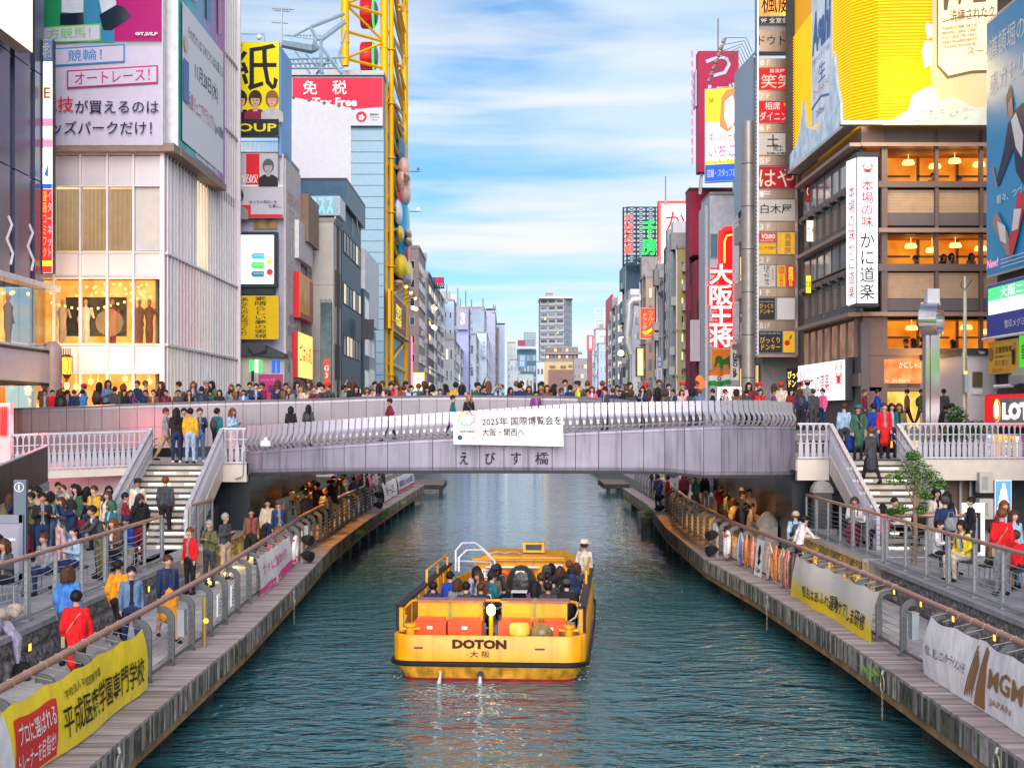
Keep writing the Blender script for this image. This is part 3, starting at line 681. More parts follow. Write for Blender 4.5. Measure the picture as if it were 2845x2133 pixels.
# banners tied to the rails -------------------------------------------------
yel=M('yellow_banner_vinyl',(.95,.72,.01),.38,var=.05,bump=.8,bs=2.5);redv=M('red_banner_print',(.72,.02,.03),.4,var=0);brownp=M('brown_print',(.30,.15,.07),.6,var=0)
pinkp=M('pink_print',(.80,.06,.28),.5,var=0);wv=M('white_banner_vinyl',(.84,.80,.80),.45,var=.08,bump=.8,bs=2.5)
def railbanner(side,E_,ya,yb,label,mat,ztop=1.99,zbot=1.08,amp=.07,seed=1,off=.48):
 s=side;t=thing('rail_banner',label,'banner',(along(E_,(ya+yb)/2)+s*off,(ya+yb)/2,zbot))
 p=lambda y,z:(along(E_,y)+s*off,y,z)
 o,f,N=clothsheet('cloth',t,p(ya,zbot),p(yb,zbot),p(ya,ztop),p(yb,ztop),mat,nx=48,nz=8,amp=amp,seed=seed,sag=.05,bend=(s*.12,0,0))
 if N.x*s>0:N=-N
 ties=MB();n=int(abs(yb-ya)/.6)
 for k in range(n+1):
  y=ya+(yb-ya)*k/n;x=along(E_,y)+s*.93;ties.tube([(x+.066*math.cos(a*1.0472),y+.006*a,2.07+.066*math.sin(a*1.0472))for a in range(6)],.004,3,closed=True).tube([(x-s*.06,y,2.05),(along(E_,y)+s*(off+.12),y,ztop)],.004,3)
 ties.build('ties',M('tie_cord',(.42,.40,.40),.8),t,kind='stuff')
 return t,f,N
t,f,N=railbanner(-1,LE,15.0,23.4,'long yellow banner with red patch and black lettering on the left rail',yel,zbot=1.05,seed=3)
clothrect(t,f,N,[(.0,.02),(.26,.02),(.24,.98),(.0,.98)],wv,off=.008)
clothrect(t,f,N,[(.255,.04),(.44,.04),(.46,.80),(.27,.82)],redv,off=.010)
clothtext(t,f,N,'プロに選ばれる',.28,.46,.165,.27,whitei,.03,off=.016);clothtext(t,f,N,'トレーナーを目指せ!',.27,.12,.165,.27,whitei,.03,off=.016)
clothtext(t,f,N,'学校法人 平成医療学園',.50,.72,.20,.13,ink,.01,off=.016);clothtext(t,f,N,'平成医療学園専門学校',.475,.18,.49,.46,ink,.03,off=.016)
t,f,N=railbanner(-1,LE,35.0,41.4,'white banner with pink lettering and a pink wave on the left rail',wv,seed=5,amp=.07)
clothrect(t,f,N,[(0,.02),(.99,.02),(.99,.30),(0,.18)],pinkp,off=.008)
clothtext(t,f,N,'ガッに激励がり',.10,.48,.75,.30,pinkp,.0,off=.014);clothtext(t,f,N,'いのちの場',.15,.06,.4,.10,whitei,.0,off=.02)
t,f,N=railbanner(-1,LE,72.5,79.5,'cream banner on the far end of the left rail beside the water',wv,seed=8,amp=.06)
clothtext(t,f,N,'祝 一二三',.2,.25,.6,.5,ink,.02,off=.02)
t,f,N=railbanner(-1,LE,80.2,90,'white banner with blue and red print at the very end of the left rail',wv,seed=9,amp=.04)
clothtext(t,f,N,'道頓堀川 水辺の縁日',.05,.35,.9,.4,M('blue_ink',(.02,.05,.4),.5,var=0),.03,off=.02);clothrect(t,f,N,[(0,.05),(1,.05),(1,.2),(0,.2)],redv,off=.01)
yw=M('gradient_banner',(.8,.76,.7),.5,var=0)
tt=yw.node_tree;b_=tt.nodes['Principled BSDF'];co=tt.nodes.new('ShaderNodeTexCoord');sx=tt.nodes.new('ShaderNodeSeparateXYZ');rp=tt.nodes.new('ShaderNodeValToRGB')
rp.color_ramp.elements[0].position=.22;rp.color_ramp.elements[0].color=(.90,.66,.02,1);rp.color_ramp.elements[1].position=.58;rp.color_ramp.elements[1].color=(.75,.69,.62,1)
tt.links.new(co.outputs['Generated'],sx.inputs[0]);tt.links.new(sx.outputs[2],rp.inputs[0]);tt.links.new(rp.outputs[0],b_.inputs['Base Color'])
t,f,N=railbanner(1,RE,35.9,28.4,'white banner fading to yellow at the bottom with black lettering on the right rail',yw,ztop=1.99,zbot=.98,amp=.09,seed=12)
clothtext(t,f,N,'整注はあふれ',.22,.22,.28,.26,ink,.01,off=.02);clothtext(t,f,N,'運動ケアしま研修',.50,.18,.44,.34,ink,.03,off=.02)
t,f,N=railbanner(1,RE,24.9,15.5,'long white banner with brown lettering and lion stripe on the right rail',wv,ztop=1.99,zbot=1.02,seed=15)
clothtext(t,f,N,'大阪に、新しいエンターテイメントを',.015,.40,.205,.18,ink,.01,off=.018)
clothrect(t,f,N,[(.285,.03),(.335,.03),(.325,.93),(.305,.97)],brownp,off=.012)
for k in range(4):clothrect(t,f,N,[(.235+k*.011,.10+k*.05),(.241+k*.011,.08),(.262+k*.009,.92-k*.10),(.254+k*.009,.90-k*.06)],brownp,off=.011)
clothtext(t,f,N,'MGM RESORTS',.345,.40,.46,.32,brownp,.02,off=.018);clothtext(t,f,N,'JAPAN',.355,.14,.10,.13,brownp,.0,off=.018)
# hanging garlands and printed bags on the right rail
gcol=[((.60,.20,.06),'orange and rust'),((.55,.42,.30),'beige and brown'),((.62,.25,.18),'red and cream'),((.30,.30,.42),'lilac grey'),((.50,.30,.20),'brown and tan'),((.10,.08,.08),'black')]
for k,(y,ci)in enumerate([(42.6,3),(41.8,0),(41.0,2),(39.0,1),(38.2,0),(37.4,4),(36.8,2),(36.2,5)]):
 col,nm=gcol[ci];x=along(RE,y)+.62;g=thing('garland',f'{nm} bundle of hanging strands on the right rail, {["farthest from the boat","second","third","just after the printed bag","fifth","sixth","seventh","last before the yellow banner"][k]}','garland',(x,y,1.1),'bundles of strands hung on the right rail')
 ms=[M('strand_%d_%d'%(ci,j),tuple(min(1,c*f_+a)for c in col),.7,var=.3,vs=20)for j,(f_,a)in enumerate([(1,0),(1.5,.05),(.6,0)])]
 for j in range(3):
  mb=MB()
  for q in range(15):
   yy=y+rnd.uniform(-.28,.28);xx=x+rnd.uniform(-.08,.06);zb=rnd.uniform(1.05,1.25)
   mb.tube([(x,y+(yy-y)*.3,2.0),(xx,yy,1.75),(xx+rnd.uniform(-.03,.03),yy+rnd.uniform(-.05,.05),1.4),(xx,y+(yy-y)*.7,zb)],[.010,.017,.020,.006],4)
  mb.build('strands',ms[j],g)
g=thing('printed_bag','white poster with a black silhouette and CHA lettering hung between the garlands','banner',(along(RE,40)+.6,40,1.1))
o,f,N=clothsheet('cloth',g,(along(RE,40.4)+.52,40.4,1.02),(along(RE,39.5)+.52,39.5,1.02),(along(RE,40.4)+.6,40.4,2.0),(along(RE,39.5)+.6,39.5,2.0),whitei,amp=.02,seed=3)
if N.x>0:N=-N
vs=[f(u,v)+N*.012 for u,v in ((.30,.35),(.42,.45),(.30,.62),(.38,.82),(.60,.88),(.70,.70),(.62,.5),(.75,.42),(.55,.30))];MB().add(vs,[tuple(range(9))]).build('emblem',ink,g)
clothtext(g,f,N,'CHA',.2,.1,.6,.12,ink,.02)
# life rings, spotlights and small boxes on the rails
def lifering(side,E_,y,label):
 x=along(E_,y)+side*.5;g=thing('life_ring',label,'life ring',(x,y,1.5))
 m=MB().tube([(x+.02*math.sin(a*.39),y+.30*math.cos(a*.3927),1.52+.36*math.sin(a*.3927))for a in range(16)],.065,8,closed=True);m.build('ring',white,g,smooth=True)
 for k in range(4):
  a=math.radians(45+90*k);c=Vector((x,y+.30*math.cos(a),1.52+.36*math.sin(a)));MB().sph(c,(.072,.072,.072),8,5).build('band',redi,g)
lifering(1,RE,44.0,'white life ring hung on the right rail beside the black spotlights');lifering(-1,LE,42.2,'white and red life ring on the left rail past the pink banner')
def spots(side,E_,y,label):
 x=along(E_,y)+side*.45;g=thing('spotlight',label,'spotlight',(x,y,1.0))
 MB().bar((x,y,1.0),(x,y,1.95),.05).bar((x,y,1.25),(x-side*.12,y,1.3),.03).build('stand',steeld,g)
 for z in (1.25,1.72):MB().tube([(x-side*.02,y+.05,z),(x-side*.14,y-.05,z-.02),(x-side*.30,y-.15,z-.06)],[.09,.15,.16],10).build('lamp_head',black,g,smooth=True)
spots(1,RE,45.4,'pair of black round spotlights on the right rail');spots(-1,LE,43.6,'pair of black round spotlights on the left rail')
spots(1,RE,66,'pair of dark round spotlights far along the right rail');spots(-1,LE,68,'pair of dark round spotlights far along the left rail')
for side,E_,y,lb in ((1,RE,25.6,'grey junction box on the post left of the brown lettered banner'),(-1,LE,26.0,'grey junction box on the third left post past the yellow banner'),(1,RE,46.5,'pale grey box on the right rail near the bridge'),(-1,LE,45.5,'pale box on the left rail near the bridge')):
 x=along(E_,y)+side*.5;g=thing('junction_box',lb,'box',(x,y,1.5));box1('box',M('box_grey',(.28,.32,.35),.5),g,x-.06,y-.12,1.5,x+.06,y+.12,1.95);box1('lid',steeld,g,x-.065,y-.125,1.95,x+.065,y+.125,1.97)
for y,lb in ((31.0,'white notice on the left rail before the pink banner'),(29.4,'small white notice with lines on the left rail')):
 x=along(LE,y)-.55;b=Board('notice',lb,'notice',(x,y,1.35),(0,1,0),.3,.45,.01,whitei,whitei)
 for k in range(5):b.rect(.15,.15+k*.15,.7,.03,ink)
# mooring rings with chains on the deck edges
for side,E_,y,lb in ((-1,LE,19.6,'iron mooring ring and chain on the left deck edge near the yellow banner'),(1,RE,25.5,'iron mooring ring and chain on the right deck edge below the gap between banners'),(1,RE,19.6,'iron mooring ring and chain hanging below the brown lettered banner'),(1,RE,36,'small mooring ring on the right deck edge below the strands'),(-1,LE,37,'small mooring ring on the left deck edge below the pink banner')):
 x=along(E_,y)-side*.05;g=thing('mooring_ring',lb,'mooring ring',(x,y,.9))
 MB().tube([(x,y,.98),(x-side*.02,y,.9)],.03,6).build('shackle',steel,g)
 MB().tube([(x-side*.02,y+.13*math.cos(a*.5236),.74+.15*math.sin(a*.5236))for a in range(12)],.011,5,closed=True).build('ring',M('galvanised',(.5,.45,.35),.5,.6),g)
 m=MB()
 for k in range(9):
  z=.58-k*.055;r=.022
  m.tube([(x-side*.02+(r*.6*math.cos(a*1.05)if k%2 else 0),y+(0 if k%2 else r*.6*math.cos(a*1.05)),z+r*1.5*math.sin(a*1.05))for a in range(6)],.006,4,closed=True)
 m.build('chain',_m['galvanised'],g)
# ---------------------------------------------------------------- left bank
def fb(name,label,px0,py0,px1,py1,D,d=.25,face=None,case=None,group=None,frame=0,cat='sign'):
 O=W(px0,py1,D);b=Board(name,label,cat,O,(1,0,0),(px1-px0)*D/F,(py1-py0)*D/F,d,face,case,group,frame=frame)
 b.q=lambda a,c,e,g:((a-px0)/(px1-px0),(py1-g)/(py1-py0),(e-a)/(px1-px0),(g-c)/(py1-py0));return b
def sb(name,label,X,pxa,pxb,z0,z1,d=.25,face=None,case=None,group=None,frame=0,cat='sign'):
 Da,Db=X*F/(pxa-VX),X*F/(pxb-VX);s=1 if Db>Da else -1
 return Board(name,label,cat,(X,Da,z0),(0,s,0),abs(Db-Da),z1-z0,d,face,case,group,frame=frame)
def Dx(X,px):return X*F/(px-VX)
def R4(b,args,mat,name='print'):return b.rect(*b.q(*args),mat,name)
def T4(b,s,args,mat,**k):return b.txt(s,*b.q(*args),mat,**k)
paleg=M('pale_spandrel_panel',(.70,.66,.71),.3,.05,var=.05,vs=.4)
mull=M('pale_mullion',(.80,.75,.79),.4,.2,var=.03)
clearg=M('clear_glass',(.02,.02,.02),.03,0,var=0,alpha=.18)
def warm_mat(name,c0,c1,sc_,s,slat=0):
 m=bpy.data.materials.new(name);m.use_nodes=True;t=m.node_tree;b=t.nodes['Principled BSDF']
 co=t.nodes.new('ShaderNodeTexCoord');n=t.nodes.new('ShaderNodeTexNoise');n.inputs['Scale'].default_value=sc_;n.inputs['Detail'].default_value=4
 r=t.nodes.new('ShaderNodeValToRGB');r.color_ramp.elements[0].position=.35;r.color_ramp.elements[1].position=.65;r.color_ramp.elements[0].color=(*c0,1);r.color_ramp.elements[1].color=(*c1,1)
 t.links.new(co.outputs['Object'],n.inputs[0]);t.links.new(n.outputs[0],r.inputs[0]);t.links.new(r.outputs[0],b.inputs['Emission Color']);b.inputs['Base Color'].default_value=(c0[0]*.4,c0[1]*.4,c0[2]*.4,1)
 b.inputs['Emission Strength'].default_value=s;_m[name]=m;return m
shopw=warm_mat('lit_shop_interior',(.80,.24,.02),(1.0,.56,.13),1.3,.95)
shopy=warm_mat('lit_restaurant_interior',(.62,.12,.0),(1.0,.36,.02),.8,.80)
curtw=warm_mat('lit_curtain',(.70,.42,.15),(1.0,.78,.45),.5,.6)
# --- white glass department store
wg=thing('department_store','white glass corner building with big coloured billboards and a warm lit shop','building',(-13.85,60,1.6))
XR_,X0_=-13.85,-19.4
box1('wall',M('store_core',(.30,.29,.30),.7),wg,X0_,60.9,1.6,XR_-.5,76,27)
box1('roof',conc,wg,X0_,60.5,27,XR_,76,27.4)
rows=[(4.3,5.2,'s'),(5.2,7.05,'lit'),(7.10,8.2,'p'),(8.25,10.9,'lit'),(10.95,11.95,'p'),(12.0,14.65,'cur'),(14.7,15.9,'p')]
xs=[-19.4,-18.36,-17.28,-16.18,-15.12,-14.0]
for i,(a,b)in enumerate(zip(xs,xs[1:])):
 MB().box(b-.04,59.88,4.3,b+.04,60.2,16.0).build('mullion',mull,wg)
 for z0,z1,kd in rows:
  if kd in 'ps':box1('spandrel_panel',paleg,wg,a+.05,60.0,z0+.02,b-.05,60.1,z1-.02)
  elif kd=='lit':
   box1('pane',clearg,wg,a+.05,60.0,z0+.04,b-.05,60.03,z1-.04)
  else:
   if i<4:
    m=MB()
    for k in range(18):x=a+.09+(b-a-.18)*k/17;m.box(x-.013,60.12,z0+.05,x+.013,60.18,z1-.1)
    m.build('slat_curtain',M('curtain_slat',(.36,.27,.18),.6),wg);box1('curtain',curtw,wg,a+.02,60.3,z0,b-.02,60.34,z1)
   else:box1('blind',M('white_blind',(.62,.61,.58),.7,var=.05),wg,a+.05,60.1,z0+.04,b-.05,60.14,z1-.04)
for z in (5.2,7.07,8.22,10.92,11.97,14.67,15.95):MB().box(X0_,59.92,z-.03,XR_-.15,60.2,z+.03).build('transom',mull,wg)
MB().box(XR_-.16,59.85,4.3,XR_,60.1,27).build('corner_post',mull,wg)
MB().box(X0_,59.4,15.98,XR_+.5,60.5,16.3).box(XR_-.2,60.5,15.98,XR_+.55,70.2,16.3).build('ledge',M('soffit_brown',(.30,.22,.19),.6),wg)
# lit shop floors behind the glass
for z0,z1,lb in ((5.2,7.05,'lower'),(8.25,10.9,'upper')):
 box1('lit_back_wall',shopw,wg,X0_,60.82,z0,XR_-.6,60.88,z1)
 box1('floor_slab',white,wg,X0_,60.1,z0-.1,XR_-.2,60.8,z0)
for nm_,p_,e_,c_ in (('shop_glow',(-16.5,58.6,9.2),230,(1,.55,.2)),('shop_glow',(-15.6,58.4,6.2),170,(1,.5,.15))):
 l=bpy.data.lights.new(nm_,'POINT');l.energy=e_;l.color=c_;l.shadow_soft_size=.6;o=bpy.data.objects.new('lamp',l);COL.objects.link(o);o.parent=wg;o.location=Vector(p_)-wg.location
bul=MB()
for k in range(30):bul.sph((X0_+.3+rnd.random()*4.4,60.3+rnd.random()*.4,10.45+rnd.uniform(-.2,.3)),.055,6,4)
for k in range(16):bul.sph((X0_+.8+k*.27,60.5,9.95-.25*math.sin(k*.3)),.06,6,4)
bul.build('ceiling_bulbs',Ebulb,wg,kind='stuff')
for k,(x,z)in enumerate([(-17.0,6.72),(-16.7,6.35),(-15.6,6.85),(-15.25,6.5),(-14.6,6.7),(-16.2,6.4),(-17.6,6.5)]):
 MB().lathe((x,60.45,z-.12),[(.02,0),(.10,.06),(.12,.16),(.06,.24)],8).tube([(x,60.45,z+.1),(x,60.45,7.0)],.012,4).build('pendant_lamp',Ebulb,wg)
sk=M('mannequin_skin',(.55,.33,.20),.6);shirt=M('shop_garment',(.62,.58,.50),.8)
box1('poster',M('shop_poster',(.06,.06,.05),.5,var=.5),wg,-18.1,60.70,8.6,-15.6,60.76,10.2)
for k,(x,c)in enumerate([(-18.15,(.62,.50,.38)),(-17.2,(.70,.68,.62)),(-16.1,(.30,.06,.06)),(-15.0,(.35,.16,.08)),(-14.6,(.30,.12,.06))]):
 m=MB();m.lathe((x,60.45,8.3),[(.13,0),(.17,.5),(.14,.85),(.20,1.2),(.17,1.42),(.05,1.5),(.05,1.56)],10,0,1,.6);m.sph((x,60.45,9.98),(.09,.10,.13),8,6,1)
 m.tube([(x-.2,60.45,9.62),(x-.3,60.4,9.3),(x-.22,60.35,9.0)],.05,6).tube([(x+.2,60.45,9.62),(x+.34,60.4,9.35),(x+.25,60.35,9.7)],.05,6)
 d_=thing('mannequin',['mannequin in a pale dress far left behind the store glass','mannequin in a white top before the dark poster','mannequin in dark red behind the store glass','left one of two brown dressed mannequins by the slats','right one of two brown dressed mannequins by the slats'][k],'mannequin',(x,60.45,8.25))
 m.build('figure',[M('garment_%d'%k,c,.8),sk],d_,smooth=True)
# canal-side glass with white fins
nf_=25
for k in range(nf_):
 y=60.3+k*(15.6/nf_)
 for z0,z1 in ((4.3,8.2),(8.25,11.93),(11.98,15.9),(16.35,19.5),(19.55,23.2),(23.25,26.9)):
  if z0>16 and y<70:continue
  r_=rnd.random();mt=[glassw,M('pale_green_glass',(.26,.33,.33),.12,var=.1),M('pale_blue_glass',(.22,.30,.34),.1,var=.1)][int(r_*3)]
  if z0==8.25 and 3<=k<=8:mt=M('rose_lit_glass',(.62,.22,.24),.2)
  if z0 in (11.98,8.25)and 9<=k<=14:mt=curtw if z0>9 and k<13 else M('cream_lit_glass',(.66,.58,.46),.2)
  if z0==4.3 and k in (1,3,5):mt=M('yellow_lit_glass',(.65,.62,.20),.2)
  box1('pane',mt,wg,XR_-.04,y+.04,z0+.03,XR_,y+.58,z1-.03)
 MB().box(XR_,y-.035,4.3,XR_+.06,y+.035,15.98 if y<70 else 27).build('fin',mull,wg)
for z in (8.22,11.95):MB().box(XR_,60.1,z-.05,XR_+.10,76,z+.05).build('transom',mull,wg)
for z in (19.5,23.2):MB().box(XR_,70.2,z-.05,XR_+.10,76,z+.05).build('transom',mull,wg)
MB().box(XR_-.1,75.9,4.3,XR_+.2,76.1,27).build('corner_post',mull,wg)
# front billboard
lav=M('billboard_lavender',(.58,.55,.70),.45,var=.04);grn=M('print_green',(.02,.30,.12),.4,var=0);grl=M('print_light_green',(.15,.55,.10),.4,var=0);mag=M('print_magenta',(.42,.0,.16),.4,var=.1,vs=.3)
blu=M('print_blue',(.03,.22,.42),.4,var=.1,vs=.3);cyan=M('print_cyan',(.10,.50,.62),.4,var=.1)
b=fb('billboard','large lavender billboard with boxed Japanese race names and boots on magenta',95,-420,452,404,59.35,.5,lav,white)
R4(b,(95,-418,235,120),grn);R4(b,(235,-418,318,120),blu);R4(b,(318,-418,450,118),mag)
for pts,mt in ((((170,-200),(235,-200),(232,42),(172,35)),'w'),(((235,-200),(300,-150),(325,20),(285,45)),'w'),(((168,40),(232,36),(234,70),(228,72),(168,70)),'k'),(((277,43),(290,35),(325,15),(345,20),(365,45),(350,60),(310,85),(288,84)),'k')):
 b.poly([((x-95)/357,(404-y)/824)for x,y in pts],M('print_pale',(.55,.62,.72),.4,var=.1)if mt=='w' else M('print_boot',(.01,.02,.04),.15,var=0))
def boxed(b,x0,y0,x1,y1,s,mat,tx0,tx1,rot=-.0):
 sl=.06
 f=lambda x,y:((x-95)/357,(404-(y-(x-x0)*sl))/824)
 b.poly([f(x0,y0),f(x1,y0),f(x1,y1),f(x0,y1)],mat,'box_frame');b.poly([f(x0+4,y0+4),f(x1-4,y0+4),f(x1-4,y1-4),f(x0+4,y1-4)],lav,'box_fill')
 u,v,w_,h_=b.q(tx0,y0+9,tx1,y1-8);b.txt(s,u,v+.01,w_,h_,mat,bold=.03,rot=sl)
boxed(b,100,78,281,126,'方競馬！',grl,133,253);boxed(b,118,138,348,188,'競輪！',M('print_mid_blue',(.05,.25,.60),.4,var=0),190,285);boxed(b,188,198,440,248,'オートレース！',M('print_crimson',(.50,.01,.16),.4,var=0),210,418)
T4(b,'競技',(118,270,207,314),redi,bold=.05);T4(b,'が買えるのは',(211,280,443,318),M('print_navy',(.01,.015,.05),.4,var=0),bold=.04);T4(b,'ッズパークだけ！',(146,338,424,376),_m['print_navy'],bold=.05)
T4(b,'©T,S/S,P',(378,92,440,103),whitei,bold=.03)
R4(b,(95,118,450,121),grn)
# canal-side billboard
b=Board('billboard','tall teal to purple billboard with a white text panel on the store side','sign',(XR_+.45,60.35,16.35),(0,1,0),9.7,11,.5,M('print_teal',(.03,.38,.36),.4,var=.1),white)
for k in range(10):b.rect(.15+k*.085,.0,.086,1,M('print_fade_%d'%k,(.06+.045*k,.50-.042*k,.62-.02*k),.4,var=.08,vs=.4))
b.rect(.05,.03,.9,.52,M('print_white',(.70,.72,.78),.4,var=0));nvy=_m['print_navy']
b.txt('そのだけいば ひめじけいばも買える',.16,.44,.78,.045,nvy);b.txt('11月28日(水)',.30,.30,.52,.08,nvy);b.txt('兵庫ジュニアグランプリ',.16,.17,.56,.07,M('print_rose',(.55,.15,.22),.4,var=0));b.txt('(JpnⅡ)開催',.74,.17,.2,.05,nvy)
b.txt('nihonkeiba online info',.3,.005,.5,.022,whitei,name='lettering')
for u,c in ((.28,(.55,.62,.66)),(.58,(.05,.25,.45)),(.85,(.55,.2,.35))):
 b.poly([(u-.07,1),(u+.07,1),(u+.05,.62),(u-.04,.60)],M('print_figure_%d'%int(u*100),c,.4,var=.2))
b.disc(.10,.40,.35,M('print_cream',(.62,.50,.35),.4,var=0));b.poly([(.05,.18),(.15,.18),(.15,.34),(.05,.34)],M('print_royal',(.03,.12,.45),.4,var=0))
# --- dark blue building at the left edge with its stacked sign and glass shop
lb=thing('office_block','dark blue panelled building at the left edge above the glass shop','building',(-17.3,48,1.6))
box1('wall',M('indigo_cladding',(.04,.055,.11),.35,.2,var=.08),lb,-26,38,10.3,-17.45,57,30);box1('roof',dark,lb,-26,38,30,-17.3,57,30.4)
y=50.3;k=0
inp=M('indigo_panel',(.10,.115,.20),.3,.3,var=.06);ind=M('indigo_recess',(.01,.02,.05),.2,var=0)
for y0,y1,mt in ((50,50.9,inp),(50.9,51.3,ind),(51.3,53.0,inp),(53.0,53.5,ind),(53.5,55.2,inp),(55.2,55.8,ind),(55.8,56.9,inp)):
 for z0 in (10.4,14.3,18.4,22.6):
  z1={10.4:14.25,14.3:18.35,18.4:22.55,22.6:29.9}[z0]
  (MB().box(-17.44,y0+.02,z0,-17.3 if mt is inp else -17.4,y1-.02,z1)).build('cladding_panel' if mt is inp else 'pane',mt,lb)
for y0 in (51.7,54.0):MB().tube([(-17.1,y0+.5,12.4),(-17.0,y0+.6,12.1),(-17.15,y0+.5,11.6),(-17.0,y0+.7,11.1),(-17.05,y0+.6,10.7)],.05,6).build('curved_bracket',white,lb,smooth=True)
MB().box(-17.3,40,10.1,-16.7,57,10.3).build('eave',white,lb)
lb.location.x-=.5
b=fb('stacked_sign','tall narrow stack of lit tenant signs with red manga cafe panel, left edge',119,110,147,760,56.6,.35,Ecream,dark)
for y0,y1,mt in ((112,172,M('sign_blue_grey',(.20,.32,.50),.4,var=0)),(175,230,Ewhite),(233,285,Ecream),(288,330,Ewhite),(330,352,Epink),(352,385,Ewhite),(388,410,Epink),(412,460,Ecream),(463,512,Ewhite),(512,525,Eblue),(527,758,Ered)):R4(b,(120,y0,146,y1),mt,'sign_panel')
for s_,c_ in (('イターネット',134),('漫画コミフク',121)):
 T4(b,s_,(c_,532,c_+11,715),whitei if c_>125 else M('letter_yellow',(1,.9,.2),.5,var=0),vert=True,bold=.04)
R4(b,(120,725,146,740),Eyel);b.poly([(.25,.42),(.6,.47),(.6,.41)],Eblue);T4(b,'E',(124,245,142,275),M('print_orange',(.7,.2,.02),.4,var=0))
T4(b,'本気屋さん',(121,120,145,165),whitei)
b=Board('shop_sign','bright cream lit sign box at the top left corner','sign',(-17.0,42,18.35),(0,1,0),11,6,.5,Ecream,M('sign_case',(.25,.26,.28),.5));b.rect(0,.92,1,.08,Egreen)
gs=thing('glass_shop','glass fronted shop box glowing warm at the left edge below the dark blue building','shop',(-17.0,48,4.3))
box1('lit_back_wall',shopw,gs,-18.6,40,7.9,-18.5,54.6,10.0);box1('floor_slab',white,gs,-19,40,7.7,-17.0,54.6,7.85)
for k in range(9):box1('pane',clearg,gs,-17.05,41+k*1.52,7.9,-17.02,41+k*1.52+1.5,10.05)
box1('pane',clearg,gs,-18.5,54.58,7.9,-17.05,54.6,10.05)
box1('fascia',M('shop_fascia',(.62,.58,.62),.4,var=.05),gs,-19,40,6.55,-16.95,54.7,7.65);box1('trim',black,gs,-19,39.95,7.66,-16.9,54.75,7.75);box1('trim',black,gs,-19,39.95,6.45,-16.9,54.75,6.54)
box1('lit_back_wall',shopy,gs,-18.6,40,4.3,-18.5,54.6,6.4)
for k in range(9):box1('pane',clearg,gs,-17.05,41+k*1.52,4.3,-17.02,41+k*1.52+1.5,6.42)
m=MB()
for k in range(12):m.sph((-18.0+rnd.random()*.6,45+k*.8,9.6+rnd.uniform(-.1,.2)),.07,6,4)
m.build('ceiling_bulbs',Ebulb,gs,kind='stuff')
for k,y in enumerate((50.6,52.2)):
 d_=thing('mannequin',['mannequin in an olive coat at the left edge of the glass shop','mannequin in grey behind the glass shop front'][k],'mannequin',(-17.6,y,7.85))
 m=MB();m.lathe((-17.6,y,7.9),[(.12,0),(.14,.4),(.19,.6),(.18,1.0),(.22,1.3),(.06,1.46),(.05,1.5)],10,0,.8,1).sph((-17.6,y,9.52),(.1,.09,.13),8,6,1).tube([(-17.6,y+.2,9.1),(-17.5,y+.25,8.6)],.06,6)
 m.build('figure',[M('garment_1%d'%k,((.16,.15,.08),(.3,.32,.35))[k],.8),sk],d_,smooth=True)
b=fb('neon_sign','glass panel with red neon strokes cut by the left edge',-60,1120,28,1285,43.6,.3,M('misty_glass',(.60,.50,.52),.15,var=.05),white)
for k,x in enumerate((2,9,16)):MB().tube([W(x-3,1210,43.5),W(x-2,1130,43.5),W(x+3,1130,43.5),W(x+1,1208,43.5)],.02,5).build('neon_tube',Ered,b.t)
l=bpy.data.lights.new('neon_glow','POINT');l.energy=160;l.color=(1,.08,.10);l.shadow_soft_size=.4;o=bpy.data.objects.new('lamp',l);COL.objects.link(o);o.parent=b.t;o.location=Vector((-14.2,44.6,4.9))-b.t.location
# pillar with ornate lantern
t=thing('pillar','smooth stone pillar with rounded cap beside the ornate lantern','pillar',W(145,1110,55))
MB().lathe(W(146,1120,55),[(.36,0),(.36,1.6),(.36,2.0),(.30,2.2),(.15,2.3)],16).build('shaft',M('pillar_stone',(.36,.28,.28),.35),t,smooth=True)
t=thing('wall_lantern','ornate bronze lantern glowing orange on its bracket at the left end of the bridge','lantern',W(186,1040,54));c=W(186,1040,54)
brz=M('bronze',(.16,.07,.03),.4,.6)
MB().lathe(c,[(.10,0),(.18,.04),(.19,.45),(.19,.62)],10).build('glass',Elamp,t)
m=MB()
for k in range(10):a_=k*.628;m.tube([(c.x+.19*math.cos(a_),c.y+.19*math.sin(a_),c.z),(c.x+.21*math.cos(a_+.3),c.y+.21*math.sin(a_+.3),c.z+.32),(c.x+.2*math.cos(a_),c.y+.2*math.sin(a_),c.z+.64)],.014,4)
m.lathe((c.x,c.y,c.z+.62),[(.22,0),(.2,.06),(.12,.1)],10).lathe((c.x,c.y,c.z-.2),[(.02,0),(.10,.08),(.17,.2)],10)
for k in range(4):m.tube([(c.x-.12+k*.08,c.y,c.z+.7),(c.x-.12+k*.08,c.y,c.z+.95)],.02,4)
m.tube([(c.x,c.y,c.z-.18),(c.x-.1,c.y,c.z-.5),(c.x-.35,c.y,c.z-.6),(c.x-.4,c.y,c.z-.9)],.04,6);m.build('cage',brz,t)
MB().lathe((c.x+.03,c.y-.1,c.z-.55),[(.05,0),(.1,.1),(.08,.25)],8).build('small_bulb',Ebulb,t)
